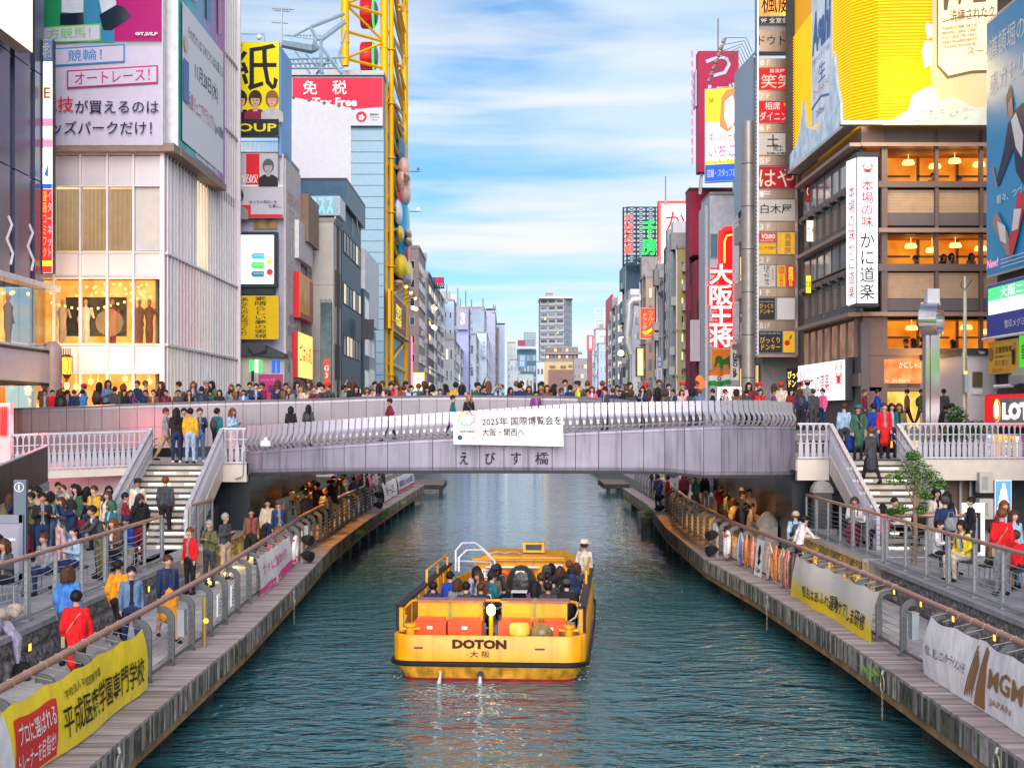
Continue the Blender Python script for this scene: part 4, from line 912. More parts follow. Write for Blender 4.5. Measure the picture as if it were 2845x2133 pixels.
# --- block with many boards
lilac=M('lilac_panel',(.42,.42,.56),.45,var=.06);ivory=M('ivory_wall',(.56,.53,.48),.75,var=.08,streak=.2)
ab=thing('sign_building','narrow building covered in boards next to the white glass store','building',(-12,78,1.6))
box1('wall',lilac,ab,-19,78.1,1.6,-11.75,83.7,19.0);box1('roof',conc,ab,-19,78,19.0,-11.7,83.7,19.25)
box1('side_wall',M('pale_pink_wall',(.62,.56,.55),.6,streak=.15),ab,-11.74,78.0,1.6,-11.62,83.6,18.9)
for s_,z,h,mt in (('お好みで\nコスメ',15.8,1.6,'r'),('らくらく\nラーメン',12.0,1.4,'r'),('地階中華\n個室居酒屋',9.6,1.2,'k'),('関西最大\n級の設備',7.6,1.2,'k'),('日替り',6.5,.7,'k')):
 lettering(ab,s_,(-11.62,78.6,z),(0,1,0),0,0,4.2,h,M('faded_red',(.62,.35,.32),.6,var=0)if mt=='r' else M('faded_grey',(.35,.33,.36),.6,var=0),bold=.01)
for y,z in ((80,13.6),(81.8,10.2),(80,6.5)):window(ab,(-11.61,y,z),math.pi/2,.5,1.9,steeld,glassd)
for k in range(24):
 z=13.7+rnd.uniform(0,.01)
m=MB()
for k in range(22):m.box(W(705,0,78).x,77.98,ZZ(636,78)+k*.055,W(770,0,78).x,78.09,ZZ(636,78)+k*.055+.045)
m.build('brick_patch',M('buff_brick',(.48,.33,.17),.8,var=.3),ab,kind='stuff')
b=fb('billboard','yellow billboard with a huge black kanji, three portraits and OUP lettering',600,117,776,380,77,.35,M('print_yellow',(.85,.72,.0),.4,var=.03),steeld)
T4(b,'紙',(630,120,772,252),ink,bold=.05)
def bust(b,px,py,s,hair,top,face=(.62,.40,.28),n=0):
 g=lambda pts,m_:b.poly([((px+x*s-b.px0)/b.pw,(b.py1-py+y*s)/b.ph)for x,y in pts],m_,'portrait')
 mh=M('print_hair_%d'%n,hair,.6,var=0);mf=M('print_face_%d'%n,face,.6,var=.1);mtp=M('print_top_%d'%n,top,.6,var=.1)
 g([(-1.3,-2.6),(1.3,-2.6),(1.25,-1.5),(.6,-1.05),(-.6,-1.05),(-1.25,-1.5)],mtp);g([(-.25,-1.3),(.25,-1.3),(.25,-.6),(-.25,-.6)],mf)
 el=lambda rx,ry,cx,cy:[(cx+rx*math.cos(a*.4488),cy+ry*math.sin(a*.4488))for a in range(14)]
 g(el(.75,.92,0,.15),mh);g(el(.52,.68,0,-.12),mf);g([(-.55,.15),(.55,.15),(.3,.6),(-.35,.55)],mh)
 for sx in (-.2,.2):g(el(.09,.05,sx,-.08),mh)
 g([(-.13,-.5),(.13,-.5),(.1,-.44),(-.1,-.44)],redi)
b.px0,b.pw,b.py1,b.ph=600,176,380,263
for px,s,h,t_,n in ((668,26,(.02,.02,.02),(.01,.01,.02),1),(710,25,(.05,.03,.02),(.25,.02,.06),2),(757,24,(.25,.12,.05),(.5,.5,.52),3)):bust(b,px,278,s,h,t_,n=n)
R4(b,(600,333,776,379),M('print_black',(.015,.02,.03),.4,var=0));T4(b,'OUP',(662,345,770,368),M('print_yellow',(.85,.72,0),.4),bold=.02)
bb=thing('side_sign','pale blue side panel of the yellow billboard','sign',W(781,380,77.2));MB().obox(W(781,380,77.2)+Vector((0,0,-1)),(.06,3.4,0),(-.1,0,0),(0,0,5.7)).build('panel',M('print_skyblue',(.12,.35,.70),.4,var=.15,vs=.3),bb)
MB().tube([W(775,500,77.4),W(775,117,77.4)],.05,6).tube([W(655,500,77.6),W(655,380,77.6)],.05,6).build('post',steeld,bb)
t=thing('roof_fence','small steel railing on the roof under the yellow billboard','railing',W(660,427,77.8));m=MB()
for k in range(32):m.tube([W(662+k*3.6,425,77.8),W(662+k*3.6,393,77.8)],.012,4)
m.tube([W(660,393,77.8),W(776,393,77.8)],.02,5);m.build('bars',steel,t)
b=fb('billboard','red and grey poster board with portraits and RUKA lettering',600,427,787,605,77.5,.3,M('print_grey',(.52,.53,.60),.4,var=.03),white);b.px0,b.pw,b.py1,b.ph=600,187,605,178
R4(b,(684,428,721,514),redv);R4(b,(600,514,787,519),whitei);R4(b,(600,596,786,604),redv);R4(b,(600,570,697,604),redv)
T4(b,'ANZAKI',(661,486,716,497),whitei,bold=.01);T4(b,'RUKA',(676,497,716,509),whitei,bold=.02);T4(b,'めっちゃ面白いを',(694,557,770,566),ink,bold=.0);T4(b,'仕事に。',(746,568,782,578),ink,bold=0)
bust(b,746,464,21,(.12,.12,.13),(.03,.03,.03),(.42,.42,.43),4);bust(b,660,548,24,(.02,.02,.02),(.3,.3,.3),(.4,.4,.4),5)
g_=M('screen_frame',(.03,.05,.05),.5)
b=sb('led_screen','bright white led screen showing a Japanese company notice',-11.9,560,560,0,0)if 0 else fb('led_screen','bright white led screen showing a Japanese company notice',600,652,762,790,77.2,.5,Ewhite,g_,frame=.15)
T4(b,'富士ホームサービス株式会社',(664,664,758,679),M('led_green_text',(.02,.45,.15),.5,var=0),bold=.01);T4(b,'大阪で不動産の事なら何でもご相談',(664,684,740,690),_m['led_green_text'],bold=0)
for y,c in ((703,(.05,.45,.75)),(729,(.05,.75,.12)),(753,(.03,.20,.30))):b.poly([((x-600)/162,(790-yy)/138)for x,yy in ((697,y+8),(703,y),(734,y),(734,y+17),(703,y+17))],E('led_%d'%y,c,.9));T4(b,'関西最大級',(706,y+4,731,y+9),whitei,bold=0)
b.disc((750-600)/162,(790-756)/138,.17,Ered);b.disc((748-600)/162,(790-728)/138,.14,Eyel)
b=fb('vertical_sign','yellow sign with vertical black Japanese columns under the led screen',600,821,775,943,77,.2,M('sign_ochre',(.75,.50,.0),.45,var=.05),steeld)
T4(b,'素晴らしい夢の実現',(707,824,741,940),ink,vert=True,bold=.05);T4(b,'あなたのお店づくり',(667,827,690,931),ink,vert=True,bold=.03)
box1('speaker_shelf',g_,ab,W(600,0,77.3).x,77.3,ZZ(818,77.3),W(760,0,77.3).x,78,ZZ(797,77.3))
t=thing('small_house','small cream shop house with sloping dark roof under the yellow sign','building',W(660,1115,76.8))
box1('wall',ivory,t,W(600,0,77).x,77,4.0,W(790,0,77).x,78,ZZ(985,77))
MB().prism(W(600,985,76.6),(1,0,0),(0,0,1),[(0,0),(3.55,-.15),(3.55,.05),(2.4,.55),(0,.62)],(0,1.4,0)).build('roof',M('slate_roof',(.07,.08,.09),.6),t)
for px,c in ((697,Egreen),(712,Ecream),(722,Egreen),(760,Eblue),(773,Eblue)):
 box1('lit_window',c,t,W(px-4,0,76.95).x,76.94,ZZ(1035,77),W(px+5,0,76.95).x,77,ZZ(1000,77))
MB().tube([W(690,965,76.4),W(705,985,76.4),W(740,975,76.4),W(740,960,76.4)],.05,6).tube([W(702,1030,76.4),W(702,1060,76.4)],.08,6).build('drain_pipe',g_,t)
b=fb('poster','magenta poster with dark lettering behind the bridge crowd',718,1040,785,1112,76.2,.05,M('poster_magenta',(.50,.05,.22),.5,var=.08),dark)
T4(b,'cover Box 大阪',(724,1050,764,1058),M('poster_pink',(.8,.3,.45),.5,var=0));b.disc(.1,.3,.17,Eyel);T4(b,'道頓堀',(745,1068,780,1090),_m['print_navy']if 'print_navy' in _m else ink,bold=.04)
# --- narrow building with orange signs
t=thing('shop_building','narrow brown building with three orange lit signs facing the canal','building',(-11.7,86,1.6))
box1('wall',M('taupe_wall',(.34,.30,.28),.7,streak=.2),t,-19,83.75,1.6,-11.75,89.4,15.2);box1('penthouse',M('brown_louvres',(.28,.18,.12),.6),t,-16,83.8,15.2,-11.2,88.5,17.9)
windows(t,(-11.75,83.9,5.5),(0,1,0),5.3,9.5,2,4,.8,.62,M('brown_frame',(.16,.10,.08),.5),[lity,glass,glassb],bars=2,hb=1)
b=sb('shop_sign','faded white sign on the narrow brown building',-11.4,830,868,14.0,16.1,.3,M('faded_sign',(.60,.54,.54),.5),white)
b=sb('lit_sign','orange and red sign, upper of the lit ones on the narrow brown building',-11.3,832,870,10.7,13.2,.3,M('orange_face',(.85,.38,.04),.4,var=.1),redv);b.rect(.72,.06,.24,.88,M('dusty_red',(.45,.12,.12),.5));b.rect(.04,.0,.92,.12,_m['dusty_red']);b.disc(.35,.5,.5,M('print_peach',(.85,.55,.25),.5)); 
b=sb('lit_sign','glowing yellow sign with brown brush characters on the narrow brown building',-11.3,828,868,7.4,9.9,.3,E('sign_glow_amber',(1,.60,.15),1.2),redv);b.txt('ごはん処',.08,.35,.85,.4,brownp,bold=.05)
b=sb('lit_sign','glowing yellow sign lowest on the narrow brown building behind the crowd',-11.3,825,866,4.9,6.6,.3,_m['sign_glow_amber'],redv);b.txt('串かつ酒場',.06,.25,.88,.5,brownp,bold=.03)
# --- beige building with blue neon
t=thing('beige_building','tall beige plain building with blue neon on its roof','building',(-11,90,1.6));bg_=M('beige_panel',(.52,.50,.46),.7,var=.05,streak=.15)
for k,(z0,z1)in enumerate(((1.6,6),(6.02,9.2),(9.22,13.2),(13.22,17.0))):box1('wall_panel',bg_,t,-17,89.5,z0,-10.45,93.5,z1)
box1('roof',conc,t,-17,89.5,17.02,-10.4,93.6,17.3);box1('downpipe',dark,t,-10.44,91.3,1.6,-10.3,91.5,17)
for z in (12,7.5):window(t,(-10.44,90.5,z),math.pi/2,.6,2.2,dark,litw if z>10 else glassd,bars=1);window(t,(-10.44,92.5,z),math.pi/2,.5,2.2,dark,glassd)
b=fb('neon_roof_sign','pale blue neon katakana sign box on the beige building',850,545,944,598,89.9,3.2,M('neon_backing',(.35,.50,.60),.5),white)
T4(b,'ススス',(862,549,925,594),E('neon_blue',(.08,.60,1.0),1.8),bold=.05)
b=Board('neon_roof_sign','side face of blue neon letters on the beige building','sign',(-10.38,90,17.3),(0,1,0),3.2,1.3,.06,M('neon_backing',(.35,.50,.60),.5),white);b.txt('自主映画館',.05,.15,.9,.7,_m['neon_blue'],bold=.03)
b=fb('tall_signboard','tall dark green framed board with lamps on top in front of the beige building',890,840,922,1100,86,.25,M('lattice_board',(.10,.17,.20),.5,var=.2),dark);R4(b,(899,996,916,1098),M('faded_vermilion',(.55,.10,.07),.5));T4(b,'G3',(901,1015,914,1050),whitei,vert=True,bold=.02)
for k in range(3):MB().tube([W(893+k*12,838,85.8),W(893+k*12,832,85.2),W(893+k*12,836,84.7)],[.03,.05,.12],6).build('lamp',steel,b.t)
# --- dark blue building
t=thing('navy_building','dark blue canal building with rows of windows','building',(-10.4,98,1.6));nv=M('navy_wall',(.035,.075,.12),.45,var=.06)
box1('wall',nv,t,-17,93.7,1.6,-10.4,106,18.7);box1('parapet',M('navy_louvre',(.04,.10,.17),.4),t,-17,93.8,18.7,-10.1,106.2,20.2);box1('roof',dark,t,-17,93.8,20.2,-10.1,106.2,20.4)
windows(t,(-10.4,94.3,4.9),(0,1,0),11.4,13.2,6,4,.84,.42,dark,[glassw,glassb,lity,glassw],bars=1,hb=0)
for y in (104,):b=Board('blank_sign','small dark blank sign sticking out from the navy building','sign',(-10.1,103,10.6),(1,0,0),.9,1.4,.1,M('charcoal_face',(.06,.07,.08),.5),dark)
# --- small white building
t=thing('white_building','small white building with a curved roof between the navy block and the yellow tower','building',(-10.2,112,1.6))
box1('wall',M('pale_grey_wall',(.50,.52,.55),.6,streak=.15),t,-16,106.3,1.6,-10.9,124,12.2);box1('upper_storey',white,t,-14,108,12.2,-10.3,120,17.5);box1('dark_bay',nv,t,-10.9,107,6.0,-10.3,111.5,14.5)
windows(t,(-10.3,107.3,6.5),(0,1,0),4,8,1,3,.7,.6,white,[glassw,glassb],bars=1);windows(t,(-10.9,112.5,5.0),(0,1,0),10,9,3,4,.7,.6,white,[glassb,litw,glassw],bars=1)
windows(t,(-14.6,106.29,5.2),(1,0,0),3.6,6.5,2,3,.6,.5,white,[glassb,glass])
# --- blank white billboard on a steel frame
A=Vector((-13.9,96,20.6));B=Vector((-10.45,99.6,20.65));U=(B-A);L_=U.length
b=Board('blank_billboard','large blank white billboard with small Japanese text at its lower right corner','billboard',A,U,L_,5.4,.25,M('blank_white',(.78,.79,.84),.5,var=.04),white)
b.txt('意匠作成中',.58,.03,.36,.045,ink,bold=.03)
m=MB()
for k in range(4):P=A+U*(k/3);m.tube([P+Vector((0,.5,0)),P+Vector((0,.8,-3.2))],.08,6).tube([P+Vector((0,.5,0)),P+U*.12+Vector((0,.8,-3.0))],.05,6)
m.tube([A+Vector((0,-.3,-.15)),B+Vector((0,-.3,-.15))],.06,6);m.build('frame',steel,b.t)
for k in range(5):P=A+U*(k/4.0)+Vector((.1,-.7,5.2));MB().tube([P,P+Vector((.2,-.8,-.1)),P+Vector((.25,-1.0,-.2))],[.03,.03,.12],6).build('lamp',steel,b.t)
# --- ribbed steel blue tower block with the tax free sign
t=thing('store_tower','pale steel blue ribbed block beneath the red tax free board','building',(-14.5,130,1.6));rib=M('steel_blue_cladding',(.22,.36,.46),.5,.2,var=.05)
box1('wall',rib,t,-19.5,130.15,1.6,-10.8,156,35.2);z=3.0
for k in range(28):box1('cladding_panel',rib,t,-19.5,130.0,3+k*.98,-10.75,130.14,3+k*.98+.93)
box1('roof',steeld,t,-19.6,129.8,35.2,-10.7,156,35.6)
b=fb('tax_free_sign','red and white tax free board on the steel blue tower block',812,215,1064,350,129.6,.3,M('signal_red',(.72,.01,.05),.4,var=.03),steeld)
b.poly([((x-812)/252,(350-y)/135)for x,y in ((812,349),(1063,349),(1063,298),(960,306),(812,318))],M('board_grey',(.55,.58,.64),.45,var=0))
T4(b,'免',(841,224,881,263),whitei,bold=.05);T4(b,'税',(923,224,963,263),whitei,bold=.05);T4(b,'Tax Free',(868,272,992,296),whitei,bold=.03)
b.disc((1004-812)/252,(350-325)/135,.47,M('signal_red',(.72,.01,.05),.4)); 
for k in range(5):a_=1.2566*k;b.disc((1004-812)/252+.17/b.w*math.cos(a_),(350-327)/135+.17/b.h*math.sin(a_),.10,whitei)
T4(b,'Japan.',(1028,315,1054,322),ink,bold=.02);T4(b,'Tax-free\nShop',(1026,323,1054,337),_m['grey_ink'],bold=0)
# roof steelwork
t=thing('roof_steelwork','pale blue grey steel frame and walkway on the roofs behind the yellow billboard','steel frame',W(860,210,118));m=MB();st=M('blue_grey_steel',(.28,.40,.50),.5,.3)
D_=120
for a_,b_ in (((790,115),(862,76)),((862,76),(958,38)),((862,76),(884,112)),((884,112),(958,55)),((892,112),(960,62)),((892,115),(892,205)),((940,160),(962,85)),((820,140),(862,205)),((790,125),(892,130)),((800,165),(960,160)),((792,178),(930,175)),((800,190),(950,190)),((892,130),(950,205)),((850,150),(900,205)),((915,165),(880,205))):
 m.tube([W(*a_,D_),W(*b_,D_+(2 if a_[0]%2 else 0))],.16 if a_[1]<100 or a_[0]==892 else .10,6)
for k in range(12):
 m.tube([W(790+k*9,118,D_),W(790+k*9,97,D_)],.03,4).tube([W(800+k*13,165,D_),W(812+k*13,190,D_)],.06,4)
m.tube([W(788,99,D_),W(892,99,D_)],.03,4);m.build('frame',st,t)
MB().tube([W(785,116,116),W(870,130,116),W(885,137,116)],[.5,.6,.15],8).build('duct',st,t)
t=thing('antenna','thin television antenna above the yellow billboard','antenna',W(783,118,100));m=MB().tube([W(783,118,100),W(783,22,100)],.05,5)
for y,x0,x1 in ((25,755,818),(30,765,805),(63,755,800)):m.tube([W(x0,y,100),W(x1,y+3,100)],.03,4)
for k in range(6):m.tube([W(760+k*9,22,100),W(764+k*9,32,100)],.02,4)
m.build('rods',steeld,t)
t=thing('roof_lamp','white round lamp on a thin arm above the yellow billboard','lamp',W(720,105,80));MB().sph(W(720,104,80),.16,8,6).build('globe',white,t);MB().tube([W(664,95,80),W(735,96,80),W(735,117,80)],.02,4).build('arm',steeld,t)
# --- yellow ferris wheel tower with gondolas
fw_=thing('ferris_wheel','tall yellow lattice ferris wheel tower rising past the top of the picture','ferris wheel',(-11,133,2));ym=M('yellow_steel',(.85,.44,.0),.4,.1,var=.05)
ZT=60
posts=[(-14.05,129.0,35.8),(-10.95,133,2),(-10.35,133.5,2),(-10.75,157,2)]
for x,y,zb in posts:
 m=MB().tube([(x,y,zb),(x,y,ZT)],.36 if x!=-10.35 else .22,10);z=zb+2
 while z<ZT:m.lathe((x,y,z),[(.41,0),(.41,.1)],10);z+=4.9
 m.build('post',ym,fw_,smooth=True)
m=MB();z=36.5;k=0
while z<ZT-3:
 m.tube([(-14.05,129.2,z),(-10.95,133,z)],.15,5).tube([(-14.05,129.2,z+(2.4 if k%2 else 0)),(-10.95,133,z+(0 if k%2 else 2.4))],.12,5);z+=2.4;k+=1
m.build('front_lattice',ym,fw_)
m=MB();z=4.0;k=0
while z<ZT-3:
 m.tube([(-10.5,133.5,z),(-10.75,157,z)],.16,5)
 m.tube([(-10.5,133.5,z+(3 if k%2 else 0)),(-10.6,145,z+1.5),(-10.75,157,z+(0 if k%2 else 3))],.18,5);z+=3.0;k+=1
m.build('side_lattice',ym,fw_)
m=MB();zz=33
while zz<58:m.tube([(-10.1,140+7*math.sin(a_*.39),zz+2.6-2.6*math.cos(a_*.39))for a_ in range(0,9)],.12,6);zz+=5.6
m.build('curved_rail',ym,fw_)
for z,zz in ((ZZ(160,140),1),(ZZ(38,140),2)):
 c=Vector((-13.1,140,z));g=MB()
 def disc_(x,r):return [(x,c.y+r*math.cos(a_*.262),c.z+r*math.sin(a_*.262))for a_ in range(24)]
 R_=1.38;rg=[disc_(c.x-.65,R_*.92),disc_(c.x-.55,R_),disc_(c.x+.5,R_*1.02),disc_(c.x+.6,R_*.95)]
 vs=sum(rg,[]);fs=[(j*24+k,j*24+(k+1)%24,(j+1)*24+(k+1)%24,(j+1)*24+k)for j in range(3)for k in range(24)]+[tuple(range(24))[::-1],tuple(72+k for k in range(24))]
 gd=g.add(vs,fs).build('gondola',M('gondola_red',(.75,.01,.02),.35,var=.05),fw_,smooth=True)
 MB().tube([(c.x+.62,c.y+1.35*math.cos(a_*.262),c.z+1.35*math.sin(a_*.262))for a_ in range(24)],.10,5,closed=True).build('green_rim',Egreen,gd)
 MB().sph((c.x+.6,c.y,c.z),(.45,1.2,1.2),12,8).build('window_dome',glassb,gd,smooth=True)
 m=MB()
 for k in range(18):a_=k*.349;m.bar((c.x-.5,c.y+1.4*math.cos(a_),c.z+1.4*math.sin(a_)),(c.x+.45,c.y+1.42*math.cos(a_),c.z+1.42*math.sin(a_)),.05)
 m.build('ribs',M('gondola_dark_red',(.45,.01,.02),.4),gd)
# colourful bulging relief below the wheel, plain rounded shapes
rl_=thing('relief_sculpture','tall panel of bulging glossy coloured rounded shapes on the side of the yellow tower','sculpture',(-10.2,145,15))
def bl(px,py,r,c,nm,D=146,sx=1.2):
 p=W(px,py,D);MB().sph((p.x,p.y,p.z),(r[0]*D/F*sx,2.0,r[1]*D/F),12,10).build('rounded_shape',M('gloss_'+nm,tuple(min(.9,q*1.35)for q in c),.25,var=.05),rl_,smooth=True)
bl(1106,455,(11,75),(.62,.12,.24),'pink',148);bl(1112,425,(15,42),(.08,.16,.25),'slate',147);bl(1122,470,(15,32),(.66,.42,.36),'skin');bl(1119,505,(18,38),(.68,.44,.38),'skin');bl(1131,492,(8,10),(.68,.44,.38),'skin',143)
bl(1126,540,(14,30),(.66,.38,.34),'skin');bl(1104,560,(13,28),(.62,.08,.20),'rose');bl(1112,640,(19,100),(.02,.24,.52),'blue');bl(1106,590,(10,34),(.72,.74,.78),'pearl',143);bl(1128,620,(9,55),(.05,.48,.40),'teal',147)
bl(1112,650,(9,22),(.85,.50,.02),'amber',141);bl(1113,740,(17,34),(.85,.48,.02),'amber',143);bl(1127,690,(10,45),(.55,.05,.08),'ruby',147);bl(1135,650,(8,12),(.5,.32,.22),'tan',145);bl(1136,672,(8,12),(.5,.32,.22),'tan',145);bl(1122,775,(18,22),(.24,.25,.32),'grey');bl(1136,760,(9,36),(.85,.50,.02),'amber',147);bl(1108,788,(14,10),(.5,.32,.22),'tan',143)
for k,y in enumerate((597,630,665)):bl(1090,y,(6,20),(.62,.35,.25),'skin2',146)
t=thing('arm_spotlight','upper thin arm with a round lamp reaching over the canal from the tower','lamp');t.location=W(1165,475,158);MB().tube([W(1136,477,158),W(1167,477,158)],.05,4).build('arm',steeld,t);MB().sph(W(1162,470,158),.17,8,5).build('lamp_head',steeld,t)
t=thing('arm_spotlight','lower thin arm with a bright lit lamp reaching over the canal from the tower','lamp');t.location=W(1165,588,158);MB().tube([W(1136,588,158),W(1167,588,158)],.05,4).build('arm',steeld,t);MB().sph(W(1162,580,158),.17,8,5).build('lamp_head',Ewhite,t)
b=sb('tower_sign','rusty framed board with dark red glow at the foot of the yellow tower',-10.3,1084,1128,13.2,16.4,.2,M('maroon_face',(.22,.05,.03),.5),ym,frame=.15);b.txt('驚安の殿堂',.3,.2,.4,.6,Eyel,vert=True,bold=.02)
m=MB()
for k in range(6):m.tube([(-10.3,134+k*4,17),(-9.3,134+k*4,17.4)],.05,4)
m.tube([(-9.3,134,17.4),(-9.3,156,17.4)],.05,4).tube([(-10.3,134,13),(-10.3,156,13)],.12,5);m.build('lamp_bracket',rustb,b.t)
for k in range(3):MB().sph((-9.3,138+k*7,17.3),.16,8,5).build('lamp',Ebulb,b.t)
box1('base_wall',M('shutter_grey',(.38,.40,.44),.5),fw_,-14,134,2,-10.9,156,12)
# ---------------------------------------------------------------- right bank
kd=thing('crab_restaurant','dark framed glass corner restaurant with orange lit dining floors under a giant yellow beer sign','building',(13.9,58,1.6))
fr=M('umber_frame',(.17,.12,.11),.45,.2,var=.05);frl=M('umber_ledge',(.36,.24,.20),.45,.2,var=.05);gband=M('umber_band',(.14,.12,.13),.5,var=.05);drk=M('dark_transom_glass',(.025,.025,.035),.15,var=0)
KX,KY=13.9,58.0
box1('core',dark,kd,KX+2.6,KY+4,1.6,26,70,21)
for z0,z1 in ((4.0,4.05),(7.85,7.98),(11.1,11.28),(14.4,14.55),(15.9,16.7)):box1('floor_slab',fr,kd,KX+.1,KY+.1,z0,26,70,z1)
# front: bands per storey
mulls=[(2455,16),(2600,9),(2724,9),(2848,9)]
for px,w_ in mulls:MB().box(XX(px-w_/2,KY),KY-.16,4,XX(px+w_/2,KY),KY+.1,15.95).build('mullion',fr,kd)
bricky=M('reed_blind',(.52,.36,.24),.7,var=.08)
for (pa,pb)in ((2462,2595),(2605,2719),(2729,2843)):
 xa,xb=XX(pa,KY),XX(pb,KY)
 for z0,z1 in ((11.3,12.48),(14.55,15.8),(8.0,9.2)):box1('pane',clearg,kd,xa,KY,z0,xb,KY+.02,z1)
 for z0,z1 in ((9.95,10.95),(13.3,14.2)):
  m=MB();n=15
  for k in range(n):m.box(xa+.02,KY-.02,z0+(z1-z0)*k/n,xb-.02,KY+.02,z0+(z1-z0)*(k+.8)/n)
  m.build('reed_blind',bricky,kd);box1('blind_back',frl,kd,xa,KY+.021,z0,xb,KY+.04,z1)
  box1('band_panel',gband,kd,xa,KY-.06,z0-.5,xb,KY+.06,z0-.02);box1('pane',drk,kd,xa,KY,z0-.85,xb,KY+.05,z0-.52)
 box1('transom_panel',gband,kd,xa,KY,15.9,xb,KY+.1,16.6)
for z0,z1,t_ in ((15.86,16.0,.35),(12.5,12.66,.4),(9.22,9.38,.5),(14.28,14.52,.2),(11.0,11.28,.2),(7.7,7.98,.2),(6.3,6.45,.15)):MB().box(KX-.0,KY-t_,z0,26,KY+.1,z1).build('ledge',frl if t_>.3 else fr,kd)
# lit rooms with lamps and diners
for z0,z1,lb in ((11.28,12.5,'middle'),(14.55,15.86,'top'),(7.98,9.2,'lower')):
 box1('lit_back_wall',shopy,kd,KX+.3,KY+2.4,z0,25,KY+2.5,z1);box1('ceiling',M('warm_ceiling',(.5,.22,.08),.6),kd,KX+.3,KY+.15,z1,25,KY+2.4,z1+.05)
 for k in range(6 if z0>8 else 7):
  x=16.3+(k*1.07+rnd.uniform(-.3,.3))*.9;z=z1-.35-.16*(k%2);y=KY+.9+rnd.random()*.8
  m=MB().lathe((x,y,z),[(.24,-.06),(.26,0),(.2,.12),(.03,.14)],10).tube([(x,y,z+.12),(x,y,z1)],.012,4);m.build('pendant_lamp',Ebulb,kd)
 m=MB()
 for k in range(4):x=15.2+k*1.6;m.box(x,KY+2.2,z0,x+.08,KY+2.38,z1);m.box(x,KY+2.2,z0+.5,x+1.3,KY+2.3,z0+.58)
 m.build('screen_frame',brownp,kd)
# lower floor with prawn posters
box1('lit_back_wall',shopw,kd,KX+.5,KY+1.5,4.05,25,KY+1.6,6.3)
for k,(pa,pb)in enumerate(((2455,2572),(2608,2674))):
 b=fb('food_poster',['wide orange food poster with white brush lettering under the restaurant windows','narrower orange food poster right of the steel clock post'][k],pa,997,pb,1066,KY-.15,.1,warm_mat('poster_food%d'%k,(.75,.10,.01),(1,.45,.14),2.2,.5),frl)
 b.txt('かにしゃぶ' if k==0 else 'かにす',.36 if k==0 else .2,.62,.58 if k==0 else .7,.26,whitei,bold=.05)
 if k==0:b.txt('各種ご宴会 予約承り中',.03,.05,.6,.13,whitei,bold=.02)
box1('header',fr,kd,XX(2455,KY),KY-.1,7.55,25,KY+.05,7.95)
for k in range(8):box1('lower_panel',fr,kd,XX(2460,KY)+k*.9,KY-.05,6.48,XX(2460,KY)+k*.9+.86,KY+.05,7.5)
# canal side of the restaurant
for k in range(7):
 y0=58.4+k*1.47
 for z0,z1 in ((11.35,12.5),(14.6,15.75)):
  window(kd,(KX,y0+.73,z0),-math.pi/2,1.40,z1-z0,fr,glassb,fw=.05)
 for z0 in (13.2,9.9):
  box1('shutter',M('grey_shutter',(.13,.14,.15),.5),kd,KX-.04,y0+.15,z0-.6,KX+.05,y0+1.3,z0+1.0);m=MB()
  for q in range(8):m.box(KX-.06,y0+.45,z0-.1+q*.11,KX-.04,y0+1.0,z0-.1+q*.11+.07)
  m.build('blind_slats',bricky,kd)
  MB().prism((KX-.30,y0+1.25,z0+.95),(1,0,0),(0,0,1),[(0,.25),(.3,.35),(.3,0),(.05,.05)],(0,.12,0)).build('corbel',gband,kd);MB().prism((KX,y0+.3,z0-.75),(1,0,0),(0,0,1),[(-.12,0),(-.05,.14),(0,.14),(0,0)],(0,.9,0)).build('sill',gband,kd)
 box1('pane',warm_mat('dusk_brown_glass',(.25,.12,.08),(.55,.30,.18),1.2,.35)if 'dusk_brown_glass' not in _m else _m['dusk_brown_glass'],kd,KX-.02,y0+.05,7.68,KX,y0+1.4,9.1)
 MB().box(KX-.1,y0-.05,7.65,KX+.05,y0+.05,9.2).build('mullion',fr,kd)
box1('side_wall',gband,kd,KX+.06,58.2,4,KX+.2,68.6,15.9)
for z0,z1,t_ in ((15.86,16.0,.45),(12.55,12.7,.45),(9.22,9.38,.5),(14.3,14.5,.2),(11.0,11.2,.2),(6.5,7.0,.1)):MB().box(KX-t_,57.7,z0,KX+.1,68.6,z1).build('ledge',frl if t_>.3 else fr,kd)
MB().box(KX+.1,57.85,4,KX+.85,58.2,9.2).build('corner_column',fr,kd);MB().box(KX-.02,57.6,4,KX+.3,57.9,9.0).build('corner_post',gband,kd)
# giant beer sign
bs_=thing('giant_beer_sign','giant glowing yellow ribbed beer can sign wrapped round the corner above the restaurant','sign',(13.9,57.5,16.75))
Yy=E('neon_yellow_back',(.90,.42,.0),.55);Yt=E('neon_yellow_tube',(1.0,.42,.01),1.5)
zb,zt=16.75,34
prof=[(13.55,69.2),(13.5,60.2),(13.75,58.6),(14.5,57.5),(15.6,57.35),(18.0,57.3)]
m=MB()
for (a,b2),(c,d)in zip(prof,prof[1:]):m.obox((a,b2,zb),(c-a,d-b2,0),(.25,.25,0),(0,0,zt-zb))
m.build('back_panel',Yy,bs_)
m=MB();z=zb+.12
def offp(o):return [(13.55-o,69.2),(13.5-o,60.2),(13.75-o*.9,58.6-o*.3),(14.5-o*.3,57.5-o),(15.6,57.35-o),(17.3,57.3-o)]
while z<23:m.tube([(x,y,z)for x,y in offp(.07)],.026,4);z+=.125
m.build('neon_tubes',Yt,bs_,kind='stuff')
canb=warm_mat('beer_can_body',(.62,.42,.22),(.80,.58,.34),.35,.40);cank=M('can_print_dark',(.10,.07,.04),.5,var=0);beige=E('can_label',(.90,.70,.42),.75)
